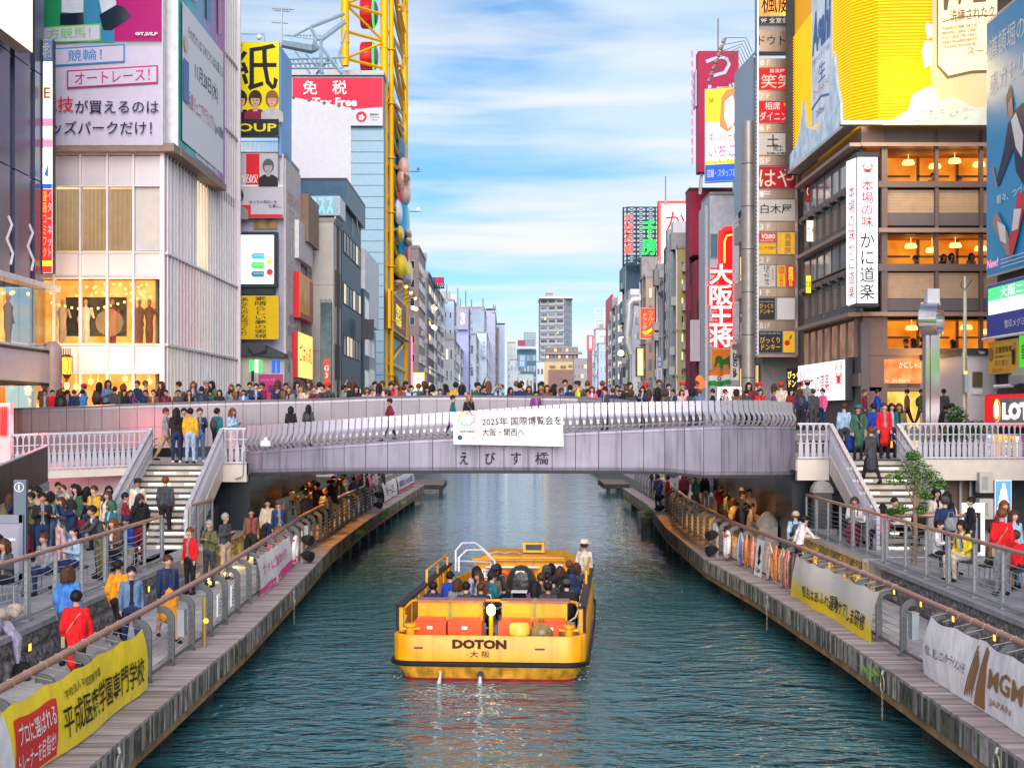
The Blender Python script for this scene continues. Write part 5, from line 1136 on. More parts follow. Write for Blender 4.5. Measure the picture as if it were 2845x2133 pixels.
ice=warm_mat('ice_print',(.50,.56,.50),(.80,.84,.76),1.6,.36);iceb=warm_mat('ice_print_blue',(.30,.42,.55),(.62,.74,.86),1.6,.36)
Pf=lambda px,py,dy=57.05:W(px,py,dy)
def flat(pts,mat,name,D=57.05,t_=.04):
 m=MB();O=Vector((0,D,0));m.prism(O,(1,0,0),(0,0,1),[(W(x,y,D).x,W(x,y,D).z)for x,y in pts],(0,t_,0));return m.build(name,mat,bs_)
flat([(2590,-500),(2590,110),(2584,180),(2590,240),(2586,300),(2860,340),(2860,-500)],canb,'can_body')
flat([(2603,-500),(2603,185),(2632,220),(2700,205),(2860,198),(2860,-500)],cank,'label_edge',57.03,.02)
flat([(2607,-500),(2607,180),(2636,210),(2700,196),(2860,190),(2860,-500)],beige,'label',57.0,.02)
flat([(2620,-60),(2646,-60),(2632,30),(2622,28)],cank,'brush_stroke',56.98,.02);flat([(2662,-60),(2688,-60),(2668,14),(2663,12)],cank,'brush_stroke',56.98,.02);flat([(2690,-60),(2745,-60),(2740,5),(2705,8)],cank,'brush_stroke',56.98,.02)
def ft(s,x0,y0,x1,y1,mat,D=56.97,**k):p=W(x0,y1,D);return lettering(bs_,s,p,(1,0,0),0,0,(x1-x0)*D/F,(y1-y0)*D/F,mat,off=.0,**k)
ft('洗練されたクリアな味',2640,16,2850,50,cank,bold=.03,rot=.12)
for k,s in enumerate(('ASAHI SUPER DRY IS','BREWED USING CARE-','FULLY SELECTED YEAST','AND INGREDIENTS','UTILISING ADVANCED')):ft(s,2618,68+k*13+3,2714,79+k*13,cank,bold=.02,rot=.12)
ft('スーパードライ',2687,130,2860,153,E('can_red',(.85,.08,.02),.8),bold=.09)
flat([(2618,60),(2660,48),(2720,42),(2840,40),(2840,43),(2720,45),(2660,51),(2618,63)],cank,'label_line',56.98,.02)
flat([(2455,347),(2490,326),(2525,305),(2535,262),(2575,243),(2588,240),(2600,258),(2614,282),(2640,268),(2670,278),(2700,300),(2860,292),(2860,347)],ice,'ice',56.95,.08)
for pts in ([(2575,60),(2592,72),(2594,100),(2578,110),(2572,80)],[(2570,112),(2592,118),(2590,175),(2570,190),(2562,140)]):flat(pts,ice,'ice',56.95,.08)
mI=M('ice_facet_shade',(.45,.50,.45),.3); 
for k in range(22):
 x,y=rnd.uniform(2500,2700),rnd.uniform(290,335)
 if y>347-(x-2455)*.5:s=rnd.uniform(6,16);flat([(x,y),(x+s,y-s*.4),(x+s*1.2,y+s*.3),(x+s*.3,y+s*.5)],ice,'ice_facet',56.90,.05)
MB().box(13.0,57.2,16.62,26,57.6,16.76).build('bottom_trim',steel,bs_)
# canal face: silver-blue can with ice
canblue=warm_mat('silver_can',(.42,.50,.62),(.70,.78,.88),.8,.36);cnavy=E('can_navy',(.04,.12,.28),.5)
def side(pts,mat,name,X=13.36,t_=.04):
 return MB().prism((X,0,0),(0,1,0),(0,0,1),pts,(t_,0,0)).build(name,mat,bs_)
side([(60.5,17.6),(60.5,34),(64.5,34),(64.5,17.9)],canblue,'can_body')
def sidet(s,y0,y1,z0,z1,mat,**k):return lettering(bs_,s,(13.34,y1,z0),(0,-1,0),0,0,y1-y0,z1-z0,mat,off=0,**k)
sidet('Asahi',60.7,64.3,20.9,22.7,cnavy,bold=.06,skew=.1);sidet('洗練されたクリアな味',60.8,64.2,20.45,20.75,cnavy);sidet('生',61.6,63.0,19.5,20.3,cnavy,bold=.06)
sidet('スーパードライ',60.9,64.0,19.0,19.4,E('can_magenta',(.5,.03,.15),.6),bold=.03);sidet('350ml',61.8,63.4,18.1,18.4,cnavy,bold=.02)
side([(60.7,18.6),(62.5,18.9),(64.4,18.7),(64.4,18.6),(62.5,18.8),(60.7,18.5)],cnavy,'label_line',13.34,.02)
side([(58.6,16.75),(58.7,17.8),(59.3,18.6),(59.9,20.1),(60.4,19.2),(60.9,18.0),(61.8,17.7),(63.4,17.6),(64.6,17.9),(65.4,18.1),(66.1,19.4),(66.8,18.2),(67.6,17.7),(69.2,17.5),(69.2,16.75)],iceb,'ice',13.30,.10)
for k in range(16):
 y,z=rnd.uniform(59,68.6),rnd.uniform(16.9,17.5);s=rnd.uniform(.2,.5);side([(y,z),(y+s,z+s*.4),(y+s*.6,z+s),(y-.1,z+s*.5)],iceb,'ice_facet',13.27,.04)
MB().box(13.2,57.6,16.62,13.75,69.3,16.76).build('bottom_trim',steel,bs_)
MB().box(13.15,69.15,16.6,13.7,69.35,zt).build('end_trim',dark,bs_)
box1('frame_core',steeld,bs_,14.6,58.6,16.8,26,69,zt)
l=bpy.data.lights.new('sign_glow','POINT');l.energy=500;l.color=(1,.72,.25);l.shadow_soft_size=1;o=bpy.data.objects.new('lamp',l);COL.objects.link(o);o.parent=bs_;o.location=Vector((15.5,55.5,18))-bs_.location
l=bpy.data.lights.new('dining_glow','POINT');l.energy=260;l.color=(1,.5,.12);l.shadow_soft_size=.6;o=bpy.data.objects.new('lamp',l);COL.objects.link(o);o.parent=kd;o.location=Vector((16.5,56.6,7.4))-kd.location
# vertical white crab sign on the corner
vs_=thing('vertical_sign','tall white lit corner sign with red and black Japanese characters and a crab crest','sign',W(2370,860,56.2));D_=56.2
x0,x1=XX(2382,D_),XX(2438,D_);z0,z1=ZZ(842,D_),ZZ(437,D_);xs_=XX(2366,D_)
MB().add([(x0-.0,D_,z0),(x1,D_,z0),(x1,D_+.9,z0),(x0,D_+1.4,z0),(xs_+.03,D_+1.0,z0),(x0,D_,z1),(x1,D_,z1),(x1,D_+.9,z1),(x0,D_+1.4,z1),(xs_+.03,D_+1.0,z1)],[(0,1,6,5),(1,2,7,6),(2,3,8,7),(3,4,9,8),(4,0,5,9),(5,6,7,8,9),(4,3,2,1,0)]).build('light_box',Ewhite,vs_)
m=MB().box(x0-.05,D_-.04,z0-.12,x1+.05,D_+1,z0).box(x0-.05,D_-.04,z1,x1+.05,D_+1,z1+.18).box(x0-.04,D_-.03,z0,x0,D_+.01,z1).box(x1,D_-.03,z0,x1+.04,D_+.01,z1);m.build('frame',dark,vs_)
def vt(s,a,b_,c,d,mat,**k):p=W(a,d,D_-.02);return lettering(vs_,s,p,(1,0,0),0,0,(c-a)*D_/F,(d-b_)*D_/F,mat,off=0,vert=True,**k)
vt('本場の味',2392,500,2427,632,E('lit_red_letter',(.85,.01,.02),.7),bold=.05);vt('かに道楽',2389,648,2430,832,ink,bold=.06)
def crest(par,c,U,N,s,mat):
 U=Vector(U);Z=Vector((0,0,1));N=Vector(N);P=lambda u,v:Vector(c)+U*u*s+Z*v*s+N*.02;m=MB()
 def stroke(pts,w0,w1):
  L=len(pts);vs=[]
  for i,(u,v)in enumerate(pts):
   a=pts[min(i+1,L-1)];b_=pts[max(i-1,0)];d=math.hypot(a[0]-b_[0],a[1]-b_[1])or 1;nx,ny=-(a[1]-b_[1])/d,(a[0]-b_[0])/d;w_=w0+(w1-w0)*i/(L-1)
   vs+=[P(u+nx*w_,v+ny*w_),P(u-nx*w_,v-ny*w_)]
  m.add(vs,[(2*i,2*i+1,2*i+3,2*i+2)for i in range(L-1)])
 m.add([P(.30*math.cos(a*.4488),-.1+.24*math.sin(a*.4488))for a in range(14)],[tuple(range(14))])
 for sg in (-1,1):
  stroke([(sg*.2,.05),(sg*.55,.25),(sg*.70,.6),(sg*.45,.95)],.09,.05);stroke([(sg*.6,.5),(sg*.42,.7),(sg*.25,.95)],.07,.02)
  for k in range(4):stroke([(sg*.22,-.05-k*.07),(sg*(.75-.05*k),.12-k*.22),(sg*(.95-.12*k),-.15-k*.25),(sg*(.80-.12*k),-.42-k*.2)],.045,.012)
 return m.build('crest',mat,par)
crest(vs_,W(2410,473,D_),(1,0,0),(0,-1,0),.28,_m['lit_red_letter'])
lettering(vs_,'本場の味かに道楽',(xs_+.03,D_+1.0,z0+.2),Vector((x0-xs_-.03,-1,0)),0.25,0,.55,z1-z0-1.2,_m['lit_red_letter'],vert=True,bold=.04,off=.02)
# white crab board over the doorway
b=Board('shopfront_sign','wide white lit board with two red crabs and red Japanese lettering above the crowd','sign',(13.40,67.6,5.95),Vector((.02,-1,0)),8.6,1.66,.3,Ewhite,dark);rl2=_m['lit_red_letter']
b.txt('かに道楽',.30,.22,.40,.5,rl2,bold=.06,vert=False);crest(b.t,b.O+b.U*.9+Vector((0,0,.88)),b.U,b.N,.62,rl2);crest(b.t,b.O+b.U*7.6+Vector((0,0,.92)),b.U,b.N,.72,rl2);b.txt('本店\n大阪',.22,.4,.04,.2,rl2);b.txt('元祖\n道頓堀',.72,.4,.05,.2,rl2)
# --- steel sign tower
stt=thing('sign_tower','tall bronze steel sign tower listing restaurant floors','sign tower',W(2160,1010,71));TD=71.0
brs=M('brushed_bronze',(.40,.31,.23),.30,.7,var=.25,vs=.8,stretch=(1,1,.2))
q=lambda a,c,e,g:(XX(a,TD),TD,ZZ(g,TD),XX(e,TD),ZZ(c,TD))
box1('shaft',steeld,stt,XX(2104,TD),TD+.05,ZZ(985,TD),XX(2218,TD),TD+.9,ZZ(165,TD))
box1('shaft_top',steeld,stt,XX(2104,TD),TD+.05,ZZ(146,TD),XX(2220,TD),TD+.7,34)
for k,(y0,y1)in enumerate(((163,188),(250,280),(343,369),(433,460),(526,553),(616,643),(708,735),(798,825),(890,918))):
 for xa,xb in ((2106,2158),(2158.6,2211)):box1('metal_panel',brs,stt,XX(xa,TD),TD-.02,ZZ(y1,TD),XX(xb,TD),TD+.05,ZZ(y0,TD))
 s=('8 F','7 F','6 F','5F','F','3 F','2 F','1 F','B1F')[k];lettering(stt,s,(XX(2111,TD),TD-.03,ZZ(y1-5,TD)),(1,0,0),0,0,.5,.27,M('pale_steel_letter',(.62,.60,.58),.3,.5),bold=.02,off=0)
for x in (2104,2212):MB().box(XX(x-1,TD),TD-.1,ZZ(986,TD),XX(x+3,TD),TD+.1,34).build('edge_trim',steel,stt)
m=MB()
for k in range(70):m.sph((XX(2101,TD),TD-.05,ZZ(986,TD)+k*.19),.035,5,3)
m.build('edge_bulbs',whitei,stt,kind='stuff');box1('bottom_trim',frl,stt,XX(2103,TD),TD-.1,ZZ(992,TD),XX(2214,TD),TD+.8,ZZ(985,TD))
kinari=M('panel_cream',(.62,.58,.52),.5,var=.04);blk=M('panel_black',(.03,.035,.04),.5,var=0);orp=E('panel_orange',(.85,.42,.02),.5);rdp=E('panel_red',(.62,.01,.015),.7)
def tp(label,a,c,e,g,face,items):
 b=fb('tenant_sign',label,a,c,e,g,TD-.08,.06,face,steeld)
 for it in items:T4(b,it[0],it[1],it[2],**(it[3]if len(it)>3 else {}))
 return b
b=tp('orange red panel with maple leaves at the top of the sign tower',2108,-60,2216,46,warm_mat('maple_orange',(.80,.10,.01),(1,.55,.08),1.2,.9),[('楓庭',(2115,-20,2205,38),ink,dict(bold=.06))]); 
b=tp('black 9F panel with white lettering near the top of the sign tower',2108,47,2216,68,blk,[('9F 全室個室',(2114,50,2208,65),whitei,dict(bold=.04))])
b=tp('weathered bronze panel with black katakana near the top of the sign tower',2105,84,2214,144,brs,[('ドウトン',(2108,100,2212,126),ink,dict(bold=.05))])
tp('red panel with white double character under the 8 F plate',2107,189,2211,250,rdp,[('居楽屋',(2138,192,2180,203),whitei),('笑笑',(2114,207,2204,246),M('cream_letter',(.85,.72,.58),.5,var=0),dict(bold=.05))])
b=tp('red panel with heart emblem under the 7 F plate',2107,280,2211,342,rdp,[('相席',(2125,284,2168,306),whitei,dict(bold=.05)),('ダイニング',(2110,311,2208,336),whitei,dict(bold=.03))]);b.poly([(.66,.86),(.72,.90),(.76,.84),(.80,.90),(.86,.86),(.76,.62)],orp)
tp('cream panel with black brush lettering under the 6 F plate',2107,370,2211,432,kinari,[('土',(2130,374,2165,408),ink,dict(bold=.08)),('間土',(2148,400,2175,420),ink,dict(bold=.02)),('DOMA-DOMA',(2131,423,2184,430),ink)])
tp('dark red panel with white hiragana under the 5F plate',2107,462,2211,525,M('deep_red_panel',(.48,.015,.03),.5,var=.05),[('はや',(2110,470,2206,520),M('cream_letter',(.8,.7,.6),.5),dict(bold=.06))])
tp('cream panel with three black kanji above the 3 F plate',2107,554,2211,615,kinari,[('白木屋',(2113,567,2200,594),ink,dict(bold=.05))])
tp('red and orange menu panel with 280 price under the 3 F plate',2107,645,2157,707,orp,[('たこやき串子',(2109,684,2155,694),ink,dict(bold=.02))]);b=fb('price_plate','red price plate reading 280 yen under the 3 F plate',2108,646,2156,674,TD-.17,.03,rdp,steeld);T4(b,'¥280',(2114,650,2153,664),M('cream_letter',(.8,.7,.6),.5),bold=.05);T4(b,'全品300円均一',(2112,666,2153,671),whitei)
tp('orange panel with vertical brown kanji beside the 280 menu panel',2159,645,2209,707,orp,[('鳥貴族',(2180,648,2198,704),brownp,dict(vert=True,bold=.03)),('TORIKIZOKU',(2173,648,2177,705),whitei,dict(vert=True))])
tp('white panel with black vertical brush script under the 2 F plate',2107,736,2155,798,kinari,[('ぼてぢゅう',(2122,738,2140,794),ink,dict(vert=True,bold=.05)),('大阪お好み焼',(2145,745,2149,778),ink,dict(vert=True))])
tp('orange price panel with red vertical lettering under the 2 F plate',2158,736,2183,798,orp,[('酒場280',(2161,740,2180,794),redi,dict(vert=True,bold=.04))])
tp('narrow red panel with yellow vertical lettering under the 2 F plate',2184,736,2209,798,rdp,[('豊後高田どり',(2190,742,2204,795),Eyel,dict(vert=True,bold=.03))])
tp('small dark panel with orange lettering under the 1 F plate',2106,827,2154,889,blk,[('びっくり\nドンキー',(2111,843,2149,872),orp,dict(bold=.06)),('ハンバーグレストラン',(2110,836,2150,840),whitei)])
tp('blank white panel under the 1 F plate',2158,827,2209,889,M('blank_white_panel',(.70,.68,.68),.5,var=.03),[])
tp('large dark panel with orange lettering at the foot of the sign tower',2106,919,2174,980,blk,[('びっくり\nドンキー',(2112,936,2168,972),orp,dict(bold=.06)),('ハンバーグレストラン',(2112,923,2168,929),whitei)])
b=tp('orange panel with green leaf and red dot at the foot of the sign tower',2175,919,2209,980,orp,[]);b.disc(.35,.45,.13,redi);b.poly([(.45,.55),(.6,.8),(.75,.82),(.7,.65)],grn)
# round steel column
t=thing('column','thick round pale steel column beside the sign tower','column',(11.9,72.5,1.6))
for k in range(8):MB().lathe((11.95,72.6,3+k*2.1),[(.35,0),(.35,2.06)],24).build('ring_panel',M('satin_steel',(.36,.33,.31),.4,.35,var=.1),t,smooth=True)
MB().lathe((11.95,72.6,2),[(.33,0),(.33,17.6)],12).build('joint_core',dark,t)
pk=thing('tenant_building','grey building with barred balconies behind the round column','building',(14,76,1.6));box1('wall',M('warm_grey_wall',(.34,.31,.30),.7,streak=.1),pk,12.65,73,1.6,20,80,18.4);box1('roof',conc,pk,12.6,72.9,18.4,20,80,18.7)
for z in (5.5,8.5,11.5,14.5):
 box1('balcony',M('satin_steel',(.52,.50,.49),.35,.5),pk,12.35,74,z,12.65,79.8,z+.9);box1('balcony_rail',steel,pk,12.32,74,z+1.1,12.37,79.8,z+1.15)
windows(pk,(12.65,79.8,5.5),(0,-1,0),6.5,12,4,4,.7,.6,dark,[litw,glass,glassb],bars=1)
t=thing('blank_side_board','tall blank pale blue board facing the canal left of the sign tower','billboard',(12.15,72,16)); 
MB().add([(12.15,72.3,16.2),(11.93,77,15.6),(11.93,77,23.15),(12.15,72.3,23.1)],[(0,3,2,1)]).add([(12.4,72.3,16.2),(12.2,77,15.6),(12.2,77,23.15),(12.4,72.3,23.1)],[(0,1,2,3)]).build('board',M('blank_pale_blue',(.40,.52,.62),.5,var=.04),t)
MB().tube([(12.2,77.05,15.6),(12.2,77.05,23.2)],.08,6).tube([(12.3,72.2,16),(12.3,72.2,23.2)],.10,6).tube([(12.2,77,23.2),(12.3,72.2,23.2)],.05,6).build('frame',steel,t)
m=MB()
for k in range(7):m.tube([(12.2,73+k*.6,23.3),(11.9,73+k*.6,24.0),(10.9,73+k*.9,24.0-k*.12)],.02,4).tube([(10.9,73+k*.9,24.0-k*.12),(10.82,73+k*.9,23.9-k*.12),(10.75,73+k*.9,23.75-k*.12)],[.04,.09,.11],8)
m.build('lamp',frl,t)
# purple red tsubo sign
b=fb('rooftop_sign','tall crimson rooftop sign with pale rounded hiragana, bulbs down its side',1940,142,2052,478,95,1.2,M('crimson_sign',(.42,.02,.08),.5,var=.06),M('crimson_sign',(.4,.02,.08),.5));pb=M('pale_blue_letter',(.52,.62,.72),.4,var=0)
T4(b,'つ',(1960,155,2030,215),pb,bold=.10);T4(b,'ぼ八',(1958,230,2045,420),pb,vert=True,bold=.10)
m=MB()
for k in range(12):m.tube([W(1936,150+k*27,95.6)+Vector((-.3,0,.2*math.sin(a_*.7)))+Vector((0,.3*math.cos(a_*.7),0))for a_ in range(9)],.05,5)
m.build('neon_coils',Epink,b.t);box1('side_letters',pb,b.t,XX(1929,96),95.4,ZZ(300,96),XX(1933,96),96.8,ZZ(200,96));MB().tube([W(1995,142,95.5),W(1995,52,95.5)],.05,4).build('lightning_rod',steeld,b.t);MB().tube([W(1950,478,95.5),W(1945,540,95.5)],.12,5).tube([W(2040,478,95.5),W(2040,540,95.5)],.12,5).build('leg',steel,b.t)
b=Board('led_billboard','bright yellow and white led billboard with a long haired woman and pink lettering','billboard',W(1960,505,86),Vector((1,-.35,0)),1.86,5.35,.3,E('led_yellow',(1,.72,.04),1.0),steeld,frame=.05)
b.rect(.0,.18,1,.82,_m['led_yellow']);b.rect(.03,.22,.97,.42,E('led_white',(1,.95,.93),1.1));b.rect(0,.0,1,.18,Eblue);b.poly([(.45,.62),(.5,.9),(.65,.98),(1,1),(1,.55),(.85,.6),(.8,.5),(.5,.45)],E('led_hair',(.75,.28,.10),.8));b.poly([(.6,.68),(.62,.86),(.85,.92),(.98,.8),(.9,.62),(.72,.56)],E('led_face',(1,.80,.70),1.0));b.poly([(.3,.45),(.4,.6),(.7,.52),(1,.6),(1,.42),(.3,.42)],E('led_white',(1,.95,.93),1.1))
b.txt('高収入お仕事',.12,.42,.88,.10,M('led_dark_red',(.35,.02,.02),.5,var=0));b.txt('いちご',.10,.26,.9,.14,E('led_magenta',(.8,.02,.35),.9),bold=.06);b.txt('店舗・スタッフ求',.05,.04,.92,.09,whitei,bold=.05);b.txt('いちごナビ',.30,.19,.6,.05,ink);b.txt('15th',.08,.85,.2,.06,redi)
# crimson building, white building, Osaka Ohsho sign
cr=thing('crimson_building','tall crimson red building stepping down toward the canal','building',(12.6,98,1.6));crm=M('crimson_wall',(.32,.02,.055),.55,var=.05,streak=.15)
box1('wall',crm,cr,XX(1915,98),98,1.6,20,100,ZZ(528,98));box1('wall_lower',crm,cr,XX(1930,96),95.5,1.6,20,98,ZZ(725,96));box1('roof',dark,cr,XX(1914,98),97.9,ZZ(528,98),20,100,ZZ(522,98));box1('ledge',crm,cr,XX(1920,96.5),95.8,ZZ(712,96.5),XX(1960,96.5),98,ZZ(700,96.5))
for z in (7,10.5,14):window(cr,(XX(1926,98),97.99,z),0,.5,1.8,dark,glassd);window(cr,(XX(1941,96),95.49,z-3),0,.4,1.8,dark,glassd)
wb=thing('white_building','white narrow building behind the red neon character sign','building',(13.5,91,1.6));box1('wall',M('cool_white_wall',(.60,.62,.66),.55,streak=.12),wb,XX(1972,91),91,1.6,20,95,ZZ(540,91));box1('wall_low',M('cool_white_wall',(.6,.62,.66),.55),wb,XX(1962,91.5),92,1.6,20,95,ZZ(570,92));box1('roof',conc,wb,XX(1971,91),90.9,ZZ(540,91),20,95,ZZ(534,91))
for z in (15,12,8):window(wb,(XX(1984,91),90.99,z),0,.5,1.5,steeld,glassb)
nb_=thing('neon_character_sign','big white and red neon vertical characters under a red neon tube arch','sign',W(2005,965,84));ED=84
box1('backing',E('neon_red_back',(.85,.01,.02),.55),nb_,XX(1998,ED),ED+.1,ZZ(1010,ED),XX(2036,ED),ED+.3,ZZ(640,ED))
MB().tube([W(2002,760,ED-.2),W(2002,665,ED-.2),W(2006,645,ED-.2),W(2016,636,ED-.2),W(2034,635,ED-.2)],.15,8).build('red_arch',E('neon_red_soft',(1,.02,.02),1.5),nb_)
MB().tube([W(2013,730,ED-.25),W(2013,672,ED-.25),W(2019,655,ED-.25),W(2034,652,ED-.25)],.06,6).build('amber_tube',E('neon_amber',(1,.45,.05),2),nb_)
for k,ch in enumerate('大阪王将'):
 y0=735+k*58;p=W(1972,y0+54,ED-.3)
 lettering(nb_,ch,p,(1,0,0),-.06,-.06,62*ED/F+.12,54*ED/F+.12,_m['neon_red_soft'],bold=.12,off=0);vs,fs=text_mesh(ch,.012); 
 lettering(nb_,ch,p,(1,0,0),0,0,62*ED/F,54*ED/F,E('neon_white',(1,.90,.86),1.3),bold=.12,off=.06)
 x_0=min(v.x for v in vs);x_1=max(v.x for v in vs);y_0=min(v.y for v in vs);y_1=max(v.y for v in vs)
 for dx,dy in ((-.05,0),(.05,0),(0,.05),(0,-.05)):
  for mt,g,of in ((_m['neon_red_soft'],3.2,.02),(_m['neon_white'],.4,.07)):
   m=MB();m.add([p+Vector(((v.x-x_0)/(x_1-x_0)*62*ED/F+dx*g,-of,(v.y-y_0)/(y_1-y_0)*54*ED/F+dy*g))for v in vs],fs);m.build('neon_stroke',mt,nb_)
b=fb('restaurant_sign','orange sign with a green elephant below the neon characters',1975,968,2034,1036,83,.2,M('orange_board',(.75,.20,.02),.5,var=.08),white);dg=M('print_dark_green',(.02,.14,.03),.5,var=0)
b.disc(.38,.55,.22,dg);b.poly([(.3,.2),(.5,.5),(.95,.75),(1,.1),(.85,.1),(.82,.35),(.6,.35),(.55,.1),(.45,.1),(.42,.3)],dg);b.poly([(.12,.15),(.3,.35),(.3,.6),(.2,.5)],dg)
t=thing('flag','Indian tricolour flag hanging from the facade above the crowd','flag',W(1998,1055,81))
for k,(c,nm)in enumerate((((.03,.28,.06),'green'),((.72,.70,.68),'white'),((.75,.20,.03),'saffron'))):
 m=MB();n=10;vs=[]
 for j in (0,1):
  for i in range(n+1):p=W(1968+i*6.2,1074-(k+j)*14.5-2.0*math.sin(i*.9)-i*.4,81);p.y+=.12*math.sin(i*1.1);vs.append(p)
 m.add(vs,[(i,i+1,n+2+i,n+1+i)for i in range(n)]);m.add([v+Vector((0,.01,0))for v in vs],[(i,n+1+i,n+2+i,i+1)for i in range(n)]);m.build('stripe',M('flag_'+nm,c,.8,var=.05),t)
MB().tube([W(1998+4*math.cos(a*.6283),1051+5*math.sin(a*.6283),80.8)for a in range(10)],.02,4,closed=True).build('wheel_emblem',_m['print_navy'],t);MB().tube([W(1966,1029,81),W(2034,1022,81)],.02,4).build('pole',steel,t)
b=fb('cafe_sign','narrow white vertical cafe sign with round logo beside the round column',2030,950,2053,1056,79,.2,M('cafe_sign_white',(.62,.60,.58),.5,var=.04),white);b.disc(.5,.87,.17,brownp)
def rotlet(b,s,a,mat,bold=.02):
 u,v,w_,h_=b.q(*a);vs,fs=text_mesh(s,bold);x0=min(p.x for p in vs);x1=max(p.x for p in vs);y0=min(p.y for p in vs);y1=max(p.y for p in vs);k=b.step()
 MB().add([b.O+b.U*((u+(p.y-y0)/(y1-y0)*w_)*b.w)+b.Z*((v+h_-(p.x-x0)/(x1-x0)*h_)*b.h)+b.N*k for p in vs],fs).build('lettering',mat,b.t)
rotlet(b,'ZERO cafe',(2036,979,2049,1048),ink,.04)
t=thing('red_lantern','glowing red paper lanterns below the crimson building','lantern',W(1945,1060,86))
for dx,y in ((0,1055),(7,1066),(-3,1074)):MB().sph(W(1943+dx,y,86),(.22,.22,.26),10,7).build('paper_shade',E('lantern_glow',(1.0,.12,.03),1.6),t)
b=fb('lit_sign','bright white and red lit restaurant sign low behind the crowd near the flag',1993,1074,2062,1118,78,.2,Ewhite,white);T4(b,'楽々酒房',(1998,1078,2058,1112),redi,bold=.06)
b=Board('shop_board','white slanted board with yellow neon lettering left of the crab board','sign',W(2112,1088,74),Vector((1,-.5,0)),1.55,1.0,.15,M('board_pale',(.60,.60,.62),.4),white);b.txt('DOLLY',.25,.4,.6,.3,E('neon_gold',(1,.75,.15),1.8),bold=.03);b.arc(.14,.55,.22,.04,_m['neon_gold'])
b=Board('shop_board','black board with yellow katakana between the white slanted board and the crab board','sign',W(2185,1085,71),Vector((1,-.6,0)),.95,1.1,.15,M('board_black',(.03,.02,.02),.4),dark);b.txt('びっくり\nドンキー',.08,.15,.84,.7,_m['neon_gold'],bold=.05)
t=thing('awning','striped brown awning behind the crowd below the signs','awning',(12.4,69,4.9));m=MB()
for k in range(9):m.prism((12.2+k*.24,68.2-k*.7,4.5),(1,0,0),(0,0,1),[(0,.1),(.9,.9),(.9,.95),(0,.15)],(0,-.6,0))
m.build('canvas_strip',M('awning_brown',(.30,.16,.12),.7,var=.3),t)
# small side signs stacked on the restaurant's left edge
for k,(y0,y1,px0,px1,mt,s,lb)in enumerate(((505,560,2238,2272,M('lit_red_box',(.7,.05,.02),.5),'くるくる','small red lettered sign under the beer sign'),(612,672,2240,2266,Ecream,'白木','small cream lit sign with black kanji on the restaurant edge'),(765,815,2238,2254,Eyel,'営業','small yellow lit sign on the restaurant edge'))):
 b=fb('side_sign',lb,px0,y0,px1,y1,67.5-k,.15,mt,dark);b.txt(s,.1,.3,.8,.4,ink if k else Ewhite,bold=.03)
# clock-like steel sculpture and lamp pole
t=thing('steel_sculpture','polished steel post with a big ring and glass cube on top by the right stairs','sculpture',W(2592,1140,50));pol=M('polished_steel',(.62,.58,.60),.16,.9,var=.05);SD=50
for xa,xb in ((2572,2583),(2586,2611)):box1('leg',pol,t,XX(xa,SD),SD,3.9,XX(xb,SD),SD+.4,ZZ(925,SD))
c=W(2590,886,SD);vs=[];n=28
for X_,r in ((-.30,.60),(.36,.60),(.36,.48),(-.30,.48)):
 vs+=[(c.x+X_*.9+.28*math.cos(a*2*math.pi/n),c.y+.2+r*math.cos(a*2*math.pi/n)*.85,c.z+r*math.sin(a*2*math.pi/n))for a in range(n)]
MB().add(vs,[(j*n+k,j*n+(k+1)%n,((j+1)%4)*n+(k+1)%n,((j+1)%4)*n+k)for j in range(4)for k in range(n)]).build('ring',pol,t,smooth=True)
box1('top_box',M('frosted_top',(.60,.58,.64),.2),t,XX(2577,SD),SD,ZZ(843,SD),XX(2611,SD),SD+.4,ZZ(802,SD))
t=thing('lamp_pole','thin weathered metal pole with cables right of the steel sculpture','pole',W(2680,1200,49.5));MB().tube([W(2679,1250,49.5),W(2679,980,49.5)],.09,8).tube([W(2680,990,49.5),W(2681,768,49.5)],[.075,.06],8).build('pole',M('zinc_pole',(.42,.40,.32),.5,.5),t)
MB().tube([W(2672,780,49.4),W(2670,795,49.4),W(2680,805,49.4),W(2692,790,49.4),W(2700,778,49.4)],.012,4).build('cable',black,t);MB().box(*(W(2675,1090,49.3)),*(W(2692,1040,49.1))).build('control_box',M('box_grey',(.3,.32,.35),.5),t);MB().sph(W(2683,1035,49.2),.06,6,4).build('small_lamp',Elamp,t)
tl=thing('toilet_building','small white round cornered building with a toilet sign behind the pole','building',W(2720,1200,52));MB().box(XX(2688,52),52,1.7,XX(2900,52),58,ZZ(985,52)).build('wall',M('eggshell_wall',(.62,.58,.60),.5,var=.04),tl);MB().box(XX(2685,52),51.8,ZZ(985,52),XX(2900,52),58,ZZ(968,52)).build('roof',dark,tl)
lettering(tl,'Toilet',(XX(2718,51.8),51.78,ZZ(983,51.8)),(1,0,0),0,0,.22,.1,whitei,off=.01);box1('vent',M('brass_vent',(.20,.15,.08),.4,.5),tl,XX(2701,52),51.9,ZZ(1074,52),XX(2727,52),52,ZZ(1033,52));box1('bay',white,tl,XX(2699,52),51.92,ZZ(1095,52),XX(2729,52),52.05,ZZ(1080,52))
